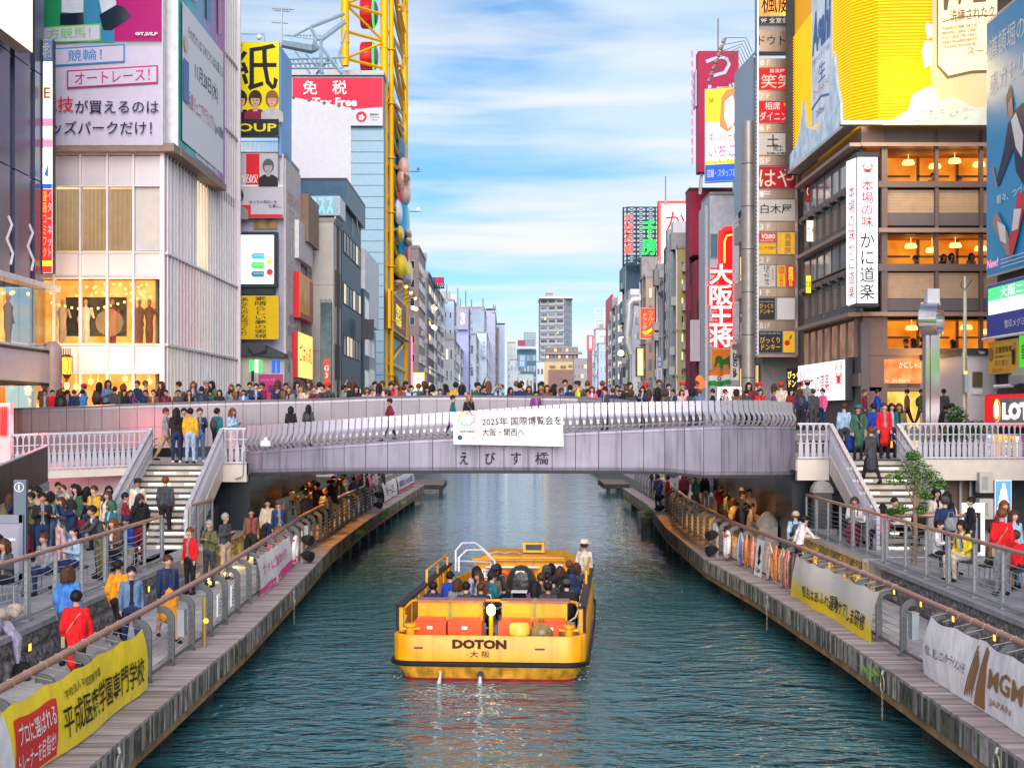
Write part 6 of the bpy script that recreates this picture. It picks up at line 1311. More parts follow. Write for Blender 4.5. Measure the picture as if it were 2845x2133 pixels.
# right edge billboards, facing the canal
rb=thing('corner_building','dark building at the right edge carrying the blue billboard and the burger shop signs','building',(16.5,45,1.7));box1('wall',M('charcoal_wall',(.06,.06,.065),.6),rb,16.62,36,1.7,26,49.9,19.5);box1('roof',dark,rb,16.6,36,19.5,26,49.9,19.7)
window(rb,(16.75,49.88,6.2),0,.5,.6,steel,glass);box1('cornice',conc,rb,16.5,40,7.95,16.62,49.9,8.1)
for zz in (6.35,):window(rb,(16.62,48.2,zz),-math.pi/2,.9,.55,steel,glass,bars=1);window(rb,(16.62,46.8,zz),-math.pi/2,.9,.55,steel,glass,bars=1)
def rboard(name,label,y1,y0,z0,z1,X=16.3,**k):return Board(name,label,'billboard',(X,y1,z0),(0,-1,0),y1-y0,z1-z0,.2,**k)
skyb=M('print_azure',(.0,.33,.68),.4,var=.04)
b=rboard('blue_billboard','huge azure billboard with a man in a dark suit at the right edge',50,39,10.05,18.6,face=skyb,case=steel)
b.txt('道頓堀のおいしい',.03,.84,.62,.09,whitei,bold=.0);b.txt('恵ガセリ菌SP株ヨー',.03,.70,.72,.09,whitei,bold=.0)
sk_=M('print_skin',(.45,.28,.25),.5,var=0);sv=M('print_suit',(.015,.035,.10),.5,var=.15)
for pts,mt in (([(.18,.66),(.22,.70),(.25,.62),(.24,.56),(.20,.58)],M('print_hair_dark',(.02,.01,.03),.5,var=0)),([(.20,.63),(.235,.65),(.245,.575),(.235,.55),(.205,.58)],sk_),([(.20,.55),(.26,.59),(.33,.60),(.40,.54),(.42,.30),(.33,.30),(.27,.36),(.25,.45),(.12,.33),(.10,.36),(.17,.47)],sv),([(.23,.56),(.27,.58),(.33,.48),(.32,.40),(.27,.45)],whitei),([(.055,.42),(.075,.42),(.105,.345),(.10,.33),(.085,.36)],sk_),([(.40,.54),(.46,.50),(.52,.42),(.50,.38),(.42,.42)],sv)):b.poly(pts,mt,'portrait')
b.txt('軽々、つづく。',.11,.265,.28,.035,whitei);b.txt('ガセリ菌',.42,.17,.2,.045,whitei);b.txt('内臓脂肪',.42,.10,.2,.05,whitei)
for pts,mt in (([(.07,.20),(.11,.24),(.21,.14),(.25,.05),(.20,.06)],sk_),([(.30,.28),(.37,.25),(.30,.12),(.24,.03),(.22,.10)],redv),([(.12,.20),(.19,.17),(.20,.10),(.15,.12)],whitei),([(.27,.22),(.33,.21),(.30,.14),(.25,.14)],whitei)):b.poly(pts,mt,'package')
b.txt('New!',.03,.025,.10,.035,Epink,bold=.02,skew=.2); 
for k in range(3):b.rect(.16,.015+k*.014,.5,.003,whitei)
m=MB()
for k in range(60):m.box(16.28,39+k*.183,9.98,16.3,39.08+k*.183,10.05).box(16.28,39+k*.183,18.6,16.3,39.08+k*.183,18.68)
m.build('lacing',steel,b.t,kind='stuff'); 
b=rboard('video_screen','blue framed lit screen with green and white bands below the azure billboard',50,39,7.98,9.75,face=M('print_ultramarine',(.01,.05,.42),.35,var=.03),case=steel)
b.rect(.02,.42,.98,.28,Ewhite);b.rect(.02,.68,.98,.24,E('led_green',(.08,.75,.25),.95));b.txt('大阪ニュース',.13,.70,.4,.2,Ewhite,bold=.06);b.txt('雪印メグミルク',.17,.12,.24,.15,whitei,bold=.01);MB().tube([(16.2,50.1,7.93),(16.2,39,7.93)],.05,6).build('bottom_tube',white,b.t)
b=rboard('signboard','yellow property shop signboard with brown text below the video screen',49.8,46.9,6.72,7.82,face=M('print_amber',(.72,.42,.03),.45,var=.03),case=steel);b.txt('店舗情報館',.25,.62,.55,.2,ink,bold=.03);b.txt('居抜き店舗総合プロデュース',.25,.48,.55,.08,ink);b.txt('株式会社 関西インベスト',.15,.06,.6,.12,redi);b.txt('貸したい 借りたい\n売りたい 買いたい',.26,.24,.45,.18,ink,bold=.02);b.disc(.12,.62,.22,brownp);b.disc(.88,.80,.12,sk_);b.poly([(.84,.25),(.92,.25),(.93,.68),(.83,.68)],ink)
b=rboard('signboard','bright green signboard cut by the right edge',46.85,42,6.78,7.9,face=E('board_green',(.06,.62,.04),.75),case=steel);b.txt('鶴橋ビール',.05,.3,.6,.45,ink,bold=.0)
b=rboard('burger_shop_sign','red burger restaurant sign with white letters starting LOTTE at the right edge',49.6,40,4.98,6.05,face=E('sign_scarlet',(.78,.01,.02),.75),case=M('scarlet_case',(.6,.01,.02),.4),X=16.1)
b.rect(.09,.14,.9,.72,M('brushed_plate',(.40,.40,.42),.3,.6));b.txt('LOTTERIA',.19,.22,.62,.52,E('letter_lit_white',(1,1,1),1.3),bold=.06);b.disc(.135,.5,.33,Eyel,ry=.38);b.disc(.135,.5,.22,Ewhite,ry=.27);b.arc(.135,.5,.36,.08,Ered,150,420)
b=rboard('takoyaki_sign','lit food stall sign in cream, red and blue under the burger sign',49.4,42.5,3.62,4.72,face=E('sign_cream',(.95,.80,.55),.9),case=white,X=16.1)
b.rect(0,0,.12,1,E('sign_pale_blue',(.5,.8,.9),.9));b.rect(.12,0,.26,1,_m['maple_orange'],'print');b.disc(.31,.5,.40,E('sign_cream',(.95,.8,.55),.9));b.txt('たこやき',.24,.72,.14,.2,ink,bold=.04);b.txt('壱 番',.22,.25,.22,.42,ink,bold=.05);b.txt('TAKOYAKI',.125,.1,.02,.8,whitei,vert=True,bold=.02);b.rect(.48,0,.2,1,E('sign_purple',(.35,.05,.25),.8));b.txt('壱番',.50,.15,.08,.5,ink,vert=True);b.txt('FRIED\nTAKO\nBALLS',.01,.3,.09,.6,redi,bold=.02)
t=thing('vent_hood','grey extractor hood on the corner building beside the green signboard','vent',(16.3,46,5.9));MB().prism((15.9,45,6.35),(1,0,0),(0,0,1),[(0,0),(.6,0),(.6,.5),(.25,.5),(0,.25)],(0,1.6,0)).build('hood',steeld,t);MB().tube([(16.0,48.3,6.3),(16.0,46.6,6.3)],.06,6).build('pipe',white,t)
# ---------------------------------------------------------------- far street fronts along both banks
def fbld(label,pf0,pf1,ps,ytop,D,col,wf=None,ws=None,group=None,roof=None,name='building',panes=None,frm=None,zb=1.6,streak=.18,top=True):
 """front between pf0..pf1 at distance D, canal side running on to ps; pf1 is the corner nearer the canal"""
 col=tuple(min(.85,c*k)for c,k in zip(col,(1.0,1.14,1.30)))if D>230 and D<600 else col;xc=XX(pf1,D);D2=D*(pf1-VX)/(ps-VX)if ps!=pf1 else D+14;D2=max(D+1.5,D2);zt_=ZZ(ytop,D);xo=XX(pf0,D)  # far fronts tinted bluish: distance haze is put into the wall colour
 t=thing(name,label,'building',(xc,D,zb),group);mt=M('facade_%d_%d'%(pf0,ytop),col,.65,var=.08,vs=.6,streak=streak)
 L=xc<0
 # real depth: the block runs back to D2 and outwards
 MB().box(xo,D,zb,xc,D2,zt_).build('wall',mt,t)
 if top:MB().box(xo,D-.08,zt_,xc+(.08 if L else -.08),D2,zt_+max(.25,(zt_-zb)*.015)).build('roof',roof or conc,t)
 panes=panes or [glass,glassb,glassd];frm=frm or white
 rf=random.Random(pf0+ytop);xs_=xc+(.06 if L else -.06)
 if D<420:
  for k in range(rf.randint(2,4)):
   y=D+(D2-D)*rf.random();MB().tube([(xs_,y,zb),(xs_,y,zt_)],.07,5).build('downpipe',[steeld,white,dark][k%3],t)
  for k in range(rf.randint(4,8)):
   y=D+(D2-D)*rf.uniform(.05,.9);z=zb+(zt_-zb)*rf.uniform(.15,.95);MB().box(xc,y,z,xc+(.45 if L else -.45),y+.9,z+.6).build('air_conditioner',M('ac_grey',(.45,.46,.46),.5),t)
  for k in range(1,int((zt_-zb)/3.2)):
   z=zb+k*3.2;MB().box(min(xo,xc)+.0,D-.05,z,max(xo,xc),D,z+.12).box(xc,D-.05,z,xc+(.10 if L else -.10),D2,z+.12).build('floor_band',mt,t)
  for k in range(3):
   x=xo+(xc-xo)*rf.uniform(.2,.8);y=D+rf.uniform(.5,max(.6,D2-D-1));MB().box(x-.7,y,zt_,x+.7,y+1.4,zt_+rf.uniform(.8,2)).build('roof_unit',[conc,steeld,white][k],t)
 if wf:windows(t,(min(xo,xc)+.15,D,zb+(zt_-zb)*wf[4]),(1,0,0),abs(xo-xc)-.3,(zt_-zb)*(1-wf[4])*.96,wf[0],wf[1],wf[2],wf[3],frm,panes,fwd=.05)
 if ws:
  if L:windows(t,(xc,D+.3,zb+(zt_-zb)*ws[4]),(0,1,0),D2-D-.6,(zt_-zb)*(1-ws[4])*.96,ws[0],ws[1],ws[2],ws[3],frm,panes,fwd=.07)
  else:windows(t,(xc,D2-.3,zb+(zt_-zb)*ws[4]),(0,-1,0),D2-D-.6,(zt_-zb)*(1-ws[4])*.96,ws[0],ws[1],ws[2],ws[3],frm,panes,fwd=.07)
 return t
PW_=[glass,glassb,glassw,lity]
fbld('pinkish brown building just right of the yellow tower',1100,1163,1183,690,168,(.40,.30,.30),(2,9,.5,.45,.12),(4,9,.6,.5,.12),panes=[glassd,glass])
fbld('dark slim building with balconies behind the long red vertical banner',1150,1190,1222,760,190,(.14,.14,.16),(3,8,.6,.5,.1),(5,9,.7,.5,.1),panes=[glassd,glass,litw])
fbld('grey building beneath the small blue rooftop billboard',1185,1215,1236,805,212,(.26,.28,.33),(2,8,.6,.5,.1),(4,8,.7,.5,.1))
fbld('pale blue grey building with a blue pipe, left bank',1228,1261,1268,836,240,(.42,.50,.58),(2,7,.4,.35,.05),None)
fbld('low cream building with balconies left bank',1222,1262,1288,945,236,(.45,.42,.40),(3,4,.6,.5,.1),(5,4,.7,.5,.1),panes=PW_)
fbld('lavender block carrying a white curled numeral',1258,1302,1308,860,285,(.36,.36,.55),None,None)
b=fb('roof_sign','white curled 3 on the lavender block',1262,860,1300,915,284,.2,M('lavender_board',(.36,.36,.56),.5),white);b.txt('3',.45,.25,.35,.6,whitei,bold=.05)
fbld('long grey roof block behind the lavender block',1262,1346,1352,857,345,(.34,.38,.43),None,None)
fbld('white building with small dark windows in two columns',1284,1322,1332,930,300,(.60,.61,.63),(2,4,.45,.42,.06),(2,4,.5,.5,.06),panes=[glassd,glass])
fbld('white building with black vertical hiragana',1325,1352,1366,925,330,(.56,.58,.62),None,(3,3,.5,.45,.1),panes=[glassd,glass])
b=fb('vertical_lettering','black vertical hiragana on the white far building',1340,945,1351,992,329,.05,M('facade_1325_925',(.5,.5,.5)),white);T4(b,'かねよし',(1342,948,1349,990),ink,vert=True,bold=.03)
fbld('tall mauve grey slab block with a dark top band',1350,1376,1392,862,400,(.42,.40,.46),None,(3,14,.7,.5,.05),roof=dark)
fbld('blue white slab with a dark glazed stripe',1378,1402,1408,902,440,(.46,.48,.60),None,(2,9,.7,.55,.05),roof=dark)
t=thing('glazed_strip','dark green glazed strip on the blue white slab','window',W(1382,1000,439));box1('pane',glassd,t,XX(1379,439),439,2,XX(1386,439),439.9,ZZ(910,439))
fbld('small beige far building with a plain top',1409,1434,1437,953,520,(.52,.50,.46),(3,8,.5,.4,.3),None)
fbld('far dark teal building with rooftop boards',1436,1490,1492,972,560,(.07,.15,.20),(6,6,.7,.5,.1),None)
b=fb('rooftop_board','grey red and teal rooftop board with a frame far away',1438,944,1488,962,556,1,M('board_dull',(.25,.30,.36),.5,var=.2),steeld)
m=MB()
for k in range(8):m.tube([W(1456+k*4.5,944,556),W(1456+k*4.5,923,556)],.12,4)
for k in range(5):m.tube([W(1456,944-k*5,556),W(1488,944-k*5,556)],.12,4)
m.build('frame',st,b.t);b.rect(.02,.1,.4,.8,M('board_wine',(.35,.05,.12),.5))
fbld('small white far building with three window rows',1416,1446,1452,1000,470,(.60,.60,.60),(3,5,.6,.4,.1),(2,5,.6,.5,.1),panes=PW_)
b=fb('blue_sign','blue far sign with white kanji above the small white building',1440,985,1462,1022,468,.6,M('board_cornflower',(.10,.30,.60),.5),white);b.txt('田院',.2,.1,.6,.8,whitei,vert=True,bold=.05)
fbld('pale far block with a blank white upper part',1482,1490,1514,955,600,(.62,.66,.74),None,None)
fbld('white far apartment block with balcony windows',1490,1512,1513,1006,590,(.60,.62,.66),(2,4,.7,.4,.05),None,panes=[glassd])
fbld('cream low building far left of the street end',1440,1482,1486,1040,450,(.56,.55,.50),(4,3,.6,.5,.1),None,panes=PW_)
# centre of the view
tw=thing('residential_tower','tall grey apartment tower with balcony rows at the end of the canal','building',(28,900,1.6));TDD=900
tx0,tx1,tx2=XX(1500,TDD),XX(1566,TDD),XX(1590,TDD);ztw=ZZ(831,TDD)
MB().add([(tx0,TDD,1.6),(tx1,TDD-6,1.6),(tx2,TDD+4,1.6),(tx0,TDD+30,1.6),(tx0,TDD,ztw),(tx1,TDD-6,ztw),(tx2,TDD+4,ztw),(tx0,TDD+30,ztw)],[(0,1,5,4),(1,2,6,5),(2,3,7,6),(3,0,4,7),(4,5,6,7)]).build('wall',M('tower_wall',(.33,.35,.40),.7,var=.05),tw)
nf2=18;fhh=(ztw-3)/nf2
for k in range(nf2):
 z=3+k*fhh;Uf=Vector((tx1-tx0,-6,0));Lf=Uf.length;Uf.normalize()
 for c_ in range(3):
  P=Vector((tx0,TDD,z))+Uf*(Lf*(c_+.5)/3);window(tw,P+Vector((0,-.05,fhh*.35)),math.atan2(Uf.y,Uf.x),Lf/3*.78,fhh*.5,white,[glassd,glass,glassb][rnd.randrange(3)],bars=2,fw=.12)
  MB().obox(P-Uf*Lf/6.4+Vector((0,-.9,0)),Uf*Lf/3.2,Vector((0,.8,0)),(0,0,fhh*.3)).build('balcony',M('tower_balcony',(.42,.43,.47),.7),tw)
 Us=Vector((tx2-tx1,10,0));Ls=Us.length;Us.normalize()
 window(tw,Vector((tx1,TDD-6,z+fhh*.35))+Us*Ls*.5+Vector((.1,-.05,0)),math.atan2(Us.y,Us.x),Ls*.8,fhh*.45,white,glassb,bars=3,fw=.12)
box1('roof_box',M('tower_wall',(.3,.3,.3)),tw,XX(1517,TDD),TDD+4,ztw,XX(1536,TDD),TDD+14,ZZ(815,TDD));box1('roof',white,tw,tx0-.5,TDD-6.5,ztw,tx2+.3,TDD+30,ztw+1.0)
MB().box(XX(1516,TDD),TDD+3.8,ZZ(815,TDD),XX(1538,TDD),TDD+4.2,ZZ(814,TDD)+.3).build('red_beacon_line',redi,tw)
for k in range(6):box1('lit_window',litw,tw,tx0+2+(k*5.3)%13,TDD-6.6+(k%2),20+k*8.5,tx0+3+(k*5.3)%13,TDD-6.5+(k%2),21+k*8.5)
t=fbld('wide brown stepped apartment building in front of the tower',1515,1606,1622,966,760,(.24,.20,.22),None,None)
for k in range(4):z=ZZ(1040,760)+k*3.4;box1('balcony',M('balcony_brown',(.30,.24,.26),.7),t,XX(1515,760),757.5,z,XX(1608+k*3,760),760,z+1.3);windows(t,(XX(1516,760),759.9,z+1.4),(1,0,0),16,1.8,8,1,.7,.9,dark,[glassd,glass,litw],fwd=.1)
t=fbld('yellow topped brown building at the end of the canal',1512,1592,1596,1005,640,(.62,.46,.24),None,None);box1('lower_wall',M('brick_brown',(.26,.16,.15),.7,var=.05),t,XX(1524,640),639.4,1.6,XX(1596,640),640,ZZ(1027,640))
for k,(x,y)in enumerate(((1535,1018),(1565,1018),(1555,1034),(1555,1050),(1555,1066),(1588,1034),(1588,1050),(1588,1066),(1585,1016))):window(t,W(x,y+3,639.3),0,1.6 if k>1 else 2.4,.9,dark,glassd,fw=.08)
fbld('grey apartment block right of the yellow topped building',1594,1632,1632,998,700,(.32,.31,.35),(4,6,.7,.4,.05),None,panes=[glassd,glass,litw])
t=thing('lit_pylon_sign','pinkish red glowing column sign at the right end of the canal','sign',W(1640,975,420));MB().box(XX(1631,420),420,ZZ(974,420),XX(1649,420),422,ZZ(931,420)).build('light_box',E('pylon_pink',(.95,.12,.14),.8),t);MB().box(XX(1637,420),419.8,ZZ(968,420),XX(1644,420),420,ZZ(935,420)).build('bright_core',E('pylon_core',(1,.6,.55),1),t);MB().box(XX(1633,420),420.2,1.6,XX(1646,420),422,ZZ(974,420)).build('support',M('pylon_brown',(.30,.12,.14),.6),t)
# right bank, far to near
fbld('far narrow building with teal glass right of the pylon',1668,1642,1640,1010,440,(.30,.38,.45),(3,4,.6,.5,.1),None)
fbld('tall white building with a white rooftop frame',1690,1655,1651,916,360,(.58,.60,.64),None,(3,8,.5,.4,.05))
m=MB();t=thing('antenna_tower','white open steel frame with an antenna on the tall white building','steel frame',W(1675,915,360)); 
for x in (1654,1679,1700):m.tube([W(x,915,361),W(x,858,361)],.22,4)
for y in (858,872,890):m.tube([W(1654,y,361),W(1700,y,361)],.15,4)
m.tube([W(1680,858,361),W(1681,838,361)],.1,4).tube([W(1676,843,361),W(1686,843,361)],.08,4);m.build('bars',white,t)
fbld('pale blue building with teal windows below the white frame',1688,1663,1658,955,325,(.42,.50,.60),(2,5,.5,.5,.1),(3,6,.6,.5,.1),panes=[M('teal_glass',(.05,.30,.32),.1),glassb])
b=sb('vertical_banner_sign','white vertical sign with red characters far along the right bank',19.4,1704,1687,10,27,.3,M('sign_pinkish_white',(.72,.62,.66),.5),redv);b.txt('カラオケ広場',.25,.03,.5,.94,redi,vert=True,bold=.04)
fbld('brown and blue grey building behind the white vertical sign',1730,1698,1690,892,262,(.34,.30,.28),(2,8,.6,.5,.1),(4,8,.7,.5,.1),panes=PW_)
fbld('slim dark building with dish antenna on the right bank',1738,1713,1702,850,215,(.16,.18,.23),(3,10,.7,.5,.08),(5,10,.7,.5,.08),panes=[glassd,glassb,litw])
t=fbld('tall dark blue building under the neon lattice',1862,1741,1729,737,150,(.05,.10,.16),None,(4,10,.6,.5,.1),panes=[glassd,glassb])
for k in range(4):box1('side_bay',M('slate_bay',(.12,.22,.30),.5),t,XX(1741,150)-.35,151,8+k*3.4,XX(1741,150),155,10.2+k*3.4)
ch=thing('neon_lattice_sign','dark steel lattice on a roof with red and green neon Japanese characters','sign',W(1780,737,150));m=MB();ND=149
for x in (1732,1742,1768,1795,1820,1828):m.tube([W(x,740,ND+(2 if x<1735 else 0)),W(x,576,ND+(2 if x<1735 else 0))],.10,4)
for k in range(14):
 y=576+k*12.3;m.tube([W(1742,y,ND),W(1828,y,ND)],.06,4);m.tube([W(1742,y,ND),W(1730,y+2,ND+5)],.05,4)
 for x in (1742,1768,1795):m.tube([W(x,y,ND),W(x+26,y+12.3,ND)],.04,4);m.tube([W(x+26,y,ND),W(x,y+12.3,ND)],.04,4)
m.build('lattice',M('lattice_blue',(.06,.11,.17),.5,.3),ch)
nr=E('neon_coral',(1,.10,.08),1.8);ng=E('neon_green',(.02,.9,.10),1.6)
def nl(s,a,mat,**k):p=W(a[0],a[3],ND-.6);lettering(ch,s,p,(1,0,0),0,0,(a[2]-a[0])*(ND-.6)/F,(a[3]-a[1])*(ND-.6)/F,mat,off=0,bold=.1,**k)
for dx in (-.6,.6):
 nl('お好み焼',(1734+dx,594,1759+dx,706),nr,vert=True);nl('千房',(1783+dx,612+dx,1824+dx,708+dx),ng,vert=True)
nl('CHIBO',(1782,713,1822,720),ng);box1('base_board',white,ch,XX(1770,ND),ND,ZZ(734,ND),XX(1822,ND),ND+.2,ZZ(722,ND));nl('OKONOMI',(1772,724,1810,731),ink)
b=fb('neon_board','white neon board edged in red with big red hiragana above the metal pipe building',1836,566,1918,731,141,.8,Ewhite,M('board_edge_red',(.6,.08,.06),.5),frame=.25);ncr=E('neon_crimson',(.85,.02,.03),.9)
T4(b,'か',(1850,588,1905,642),ncr,bold=.1);T4(b,'道',(1852,658,1900,705),ncr,bold=.1);MB().tube([W(1834,733,140.6),W(1834,564,140.6),W(1920,564,140.6),W(1920,733,140.6)],.12,5,closed=True).build('neon_edge',nr,b.t)
fbld('grey building with big pipes under the dark blue building',1796,1755,1738,835,138,(.44,.47,.52),(3,6,.4,.4,.1),(3,7,.5,.5,.1),panes=[glassd,glassb])
t=thing('air_duct','large pale curved ventilation duct running down the grey building','duct',W(1745,900,136));DM=M('duct_metal',(.52,.52,.52),.4,.5)
MB().tube([W(1788,840,134),W(1775,834,134),W(1758,834,134),W(1748,845,134),W(1747,880,134),W(1745,905,134),W(1742,925,134),W(1743,950,134),W(1752,985,134)],[.5,.55,.55,.5,.42,.42,.36,.40,.3],10).build('duct',DM,t,smooth=True)
MB().tube([W(1846,812,111),W(1838,812,111),W(1851,830,111),W(1851,1100,111)],[.3,.3,.28,.25],8).build('stack',M('dark_pipe',(.12,.17,.20),.4,.5),t,smooth=True)
fbld('tan building with tall windows behind the orange drugstore sign',1852,1794,1778,770,122,(.46,.33,.25),(3,9,.6,.6,.08),(4,9,.6,.5,.08),panes=[glassb,glass,lity],frm=frl)
fbld('pale lilac building with small windows behind the pipes',1875,1838,1822,790,112,(.46,.44,.50),(3,9,.6,.5,.08),None,panes=PW_)
t=fbld('pale building covered with vertical steel pipes',1905,1858,1846,690,108,(.48,.50,.54),None,(3,10,.6,.5,.08))
m=MB()
for k in range(8):m.tube([W(1857+k*5.5,1100,107.7),W(1857+k*5.5,672+(k%3)*8,107.7)],.06+.03*(k%2),6)
m.build('steel_pipes',steel,t,kind='stuff')
t=fbld('mustard building with barred balconies left of the crimson building',1930,1884,1872,690,103,(.44,.36,.14),(3,11,.7,.5,.06),None,panes=[glass,glassd,lity],frm=steeld)
for k in range(9):z=4.5+k*1.35;box1('balcony_grate',steel,t,XX(1896,102.5),102.4,z,XX(1914,102.5),102.9,z+.5)
b=fb('drugstore_sign','orange red drugstore sign with white katakana and yellow swoosh',1779,857,1823,940,116,.3,E('drug_orange',(.95,.09,.015),.85),M('sign_side_pale',(.6,.6,.66),.5),frame=.08);T4(b,'ツルハ',(1801,863,1818,905),whitei,vert=True,bold=.08);T4(b,'ドラッグ',(1784,870,1799,915),whitei,vert=True,bold=.08);b.poly([(.1,.22),(.25,.15),(.45,.14),(.95,.36),(.95,.42),(.7,.34),(.4,.25),(.3,.25)],Eyel);T4(b,'御堂筋店',(1783,930,1819,937),whitei,bold=.03)
MB().box(XX(1824,116),115.8,ZZ(938,116),XX(1832,116),117,ZZ(860,116)).build('side_panel',M('sign_side_pale',(.6,.6,.66),.5),b.t)
b=fb('bar_sign','tall amber edged lit sign with small characters, black side panel',1770,967,1788,1044,118,.8,E('amber_edge',(1,.55,.10),1.2),dark,frame=.05);b.rect(.28,.06,.44,.88,Ewhite);b.txt('居酒屋道頓堀',.4,.1,.2,.8,ink,vert=True)
b=fb('vertical_sign','blue vertical sign with white characters on the right bank',1826,988,1839,1022,108,.2,M('sign_cobalt',(.02,.12,.42),.5),white);b.txt('焼肉',.2,.08,.6,.84,whitei,vert=True,bold=.03)
b=fb('vertical_sign','pale vertical sign with black hiragana under the blue sign',1826,1023,1839,1054,108,.2,M('sign_ice',(.50,.58,.66),.5),white);b.txt('いろりや',.2,.06,.6,.88,ink,vert=True,bold=.02)
b=fb('hanging_sign','blank pale vertical sign left of the crimson building',1919,889,1945,1003,94,.3,M('sign_mauve_blank',(.52,.45,.52),.5,var=.05),white)
b=sb('yellow_lit_sign','long bright yellow lit vertical sign in the right row',12.3,1742,1735,4.8,10.2,.3,E('acid_yellow',(.9,.85,.05),1.2),dark);b.txt('歌謡スタジオ',.3,.05,.4,.9,redi,vert=True)
for k,(x,y)in enumerate(((1727,943),(1725,981))):
 t=thing('floodlight',['upper blazing yellow floodlight on the right bank','lower blazing yellow floodlight on the right bank'][k],'lamp',W(x,y,148));MB().sph(W(x,y,148),.28,8,6).build('lens',E('flood_yellow',(1,.9,.25),10),t);MB().tube([W(x,y,148.3),W(x+14,y+2,148.5)],.06,4).build('arm',steeld,t)
for k in range(5):
 b=sb('red_neon_strip',f'vertical red and blue neon strip, {["first","second","third","fourth","fifth"][k]} along the left bank from the tower',-10.4,1141+k*13,1146+k*13,5+k,14+k*1.2,.1,[Epink,redv,_m['neon_blue'],Ered,_m['lit_red_box']if 'lit_red_box' in _m else Ered][k],dark)
b=sb('vertical_banner','long red lit vertical banner on the dark slim building',-10.2,1193,1204,4.2,18.8,.2,E('banner_lit_red',(.80,.10,.06),.8),black);b.txt('金龍ラーメン',.3,.1,.4,.8,whitei,vert=True)
b=fb('amber_shopfront','glowing amber shop panel behind the bridge crowd right of the yellow tower',1146,1034,1180,1092,160,.2,_m['sign_glow_amber'],brownp);b.rect(.1,.1,.8,.8,Ecream)
b=fb('rooftop_billboard','small blue rooftop billboard with lamps on a dark truss',1194,770,1234,788,205,.5,M('board_royal',(.02,.05,.40),.4),white);b.disc(.65,.5,.5,redi)
m=MB()
for k in range(8):m.tube([W(1196+k*5,800,205),W(1199+k*5,789,205)],.08,4)
m.tube([W(1194,800,205),W(1235,800,205)],.1,4);m.build('truss',dark,b.t)
for k,(x,y)in enumerate(((1147,855),(1156,858),(1204,853),(1209,857),(1204,908),(1209,911))):
 t=thing('facade_lamp','warm round facade lamp right of the yellow tower, %s'%['left of the topmost pair','right of the topmost pair','upper left one by the balconies','upper right one by the balconies','lower left one by the balconies','lower right one by the balconies'][k],'lamp',W(x,y,160));MB().sph(W(x,y,160),.20,8,6).build('globe',E('lamp_amber_far',(1,.6,.15),5),t);MB().tube([W(x,y,160),W(x-4,y-2,161)],.04,4).build('arm',dark,t)
for k,(x,y0,y1,D)in enumerate(((1272,800,850,340),(1279,830,852,340),(1294,808,852,340),(1310,832,855,340),(1241,790,836,240),(1849,490,566,141),(1342,828,855,345),(1371,845,862,400),(1376,848,862,400))):
 t=thing('mast','thin rooftop mast %s'%['tallest of the left bank group','short one beside the tallest left bank mast','second tallest of the left bank group','short one right of the second tallest','over the pale blue grey building','tall one above the red edged neon board','with small fittings over the grey roof block','left of two on the mauve slab','right of two on the mauve slab'][k],'mast',W(x,y1,D));MB().tube([W(x,y1+6,D),W(x,y0,D)],.05*D/140,4).lathe(W(x,y1+6,D),[(.12*D/140,0),(.08*D/140,.5)],6).build('rod',steeld,t)
# ---------------------------------------------------------------- the yellow tour boat (built at the origin, bow along +y, then turned)
bt=thing('tour_boat','yellow open river tour boat full of passengers with DOTON lettered on its stern','boat')
BY=M('boat_yellow',(.80,.35,.002),.32,.0,var=.14,vs=2.2,streak=.30);BYd=M('boat_yellow_worn',(.60,.30,.03),.5,var=.4,vs=5,streak=.5);rub=M('boat_rubber',(.015,.015,.02),.5,var=.2)
orr=M('boat_orange_locker',(.80,.07,.008),.35,var=.05);wood_=M('varnished_wood',(.34,.12,.06),.35,var=.35,vs=6,stretch=(1,6,1));dk=M('boat_deck_paint',(.30,.33,.40),.5,var=.1,vs=4);redh=M('antifouling_red',(.28,.02,.02),.6,var=.3)
def outline(hw,r=.5,L=12.6,nose=1.5):
 p=[(-hw+r*(1-math.cos(a)),r*(1-math.sin(a)))for a in [math.pi/2*k/6 for k in range(7)]]
 left=[(-hw*.88,L-nose*.4),(-hw*.97,L-nose*1.6),(-hw,L*.5)]+[(x,y)for x,y in p]
 left=[(-hw*.55,L)]+left;right=[(-x,y)for x,y in left[::-1]]
 return left+right
def loft(rings,mats_,name,close_top=False,smooth=True,th=None):
 vs=[];fs=[];ms=[];n=len(rings[0][0])
 for (o,z,m_)in rings:vs+=[(x,y,z)for x,y in o]
 for j in range(len(rings)-1):
  for k in range(n):k2=(k+1)%n;fs.append((j*n+k,j*n+k2,(j+1)*n+k2,(j+1)*n+k));ms.append(rings[j][2])
 b=MB();b.v=vs;b.f=fs;b.m=ms;return b.build(name,mats_,bt,smooth=smooth)
o0,o1,o2,o3=outline(1.70,.35,12.3),outline(1.78,.38,12.4),outline(1.93,.42),outline(1.97,.45)
sh=lambda o,d:[(x,y+d)for x,y in o]
loft([(sh(o0,.12),-.35,1),(sh(o1,.08),.06,0),(sh(o1,.05),.10,0),(sh(o2,.02),.27,0),(o3,.30,0)],[BYd,redh],'hull')
loft([(o3,.38,0),(o3,.90,0),(sh(outline(1.94,.43),.02),.93,0),(sh(outline(1.88,.40),.07),.93,0),(sh(outline(1.88,.40),.07),.44,0)],[BY],'bulwark')
r_=MB();n=len(o3)
rr=[(outline(2.0,.46),.30),(sh(outline(2.04,.48),-.03),.33),(sh(outline(2.04,.48),-.03),.38),(outline(2.0,.46),.41)]
vs=[(x,y,z)for o,z in rr for x,y in o];r_.add(vs,[(j*n+k,j*n+(k+1)%n,(j+1)*n+(k+1)%n,(j+1)*n+k)for j in range(3)for k in range(n)]).build('rub_rail',rub,bt)
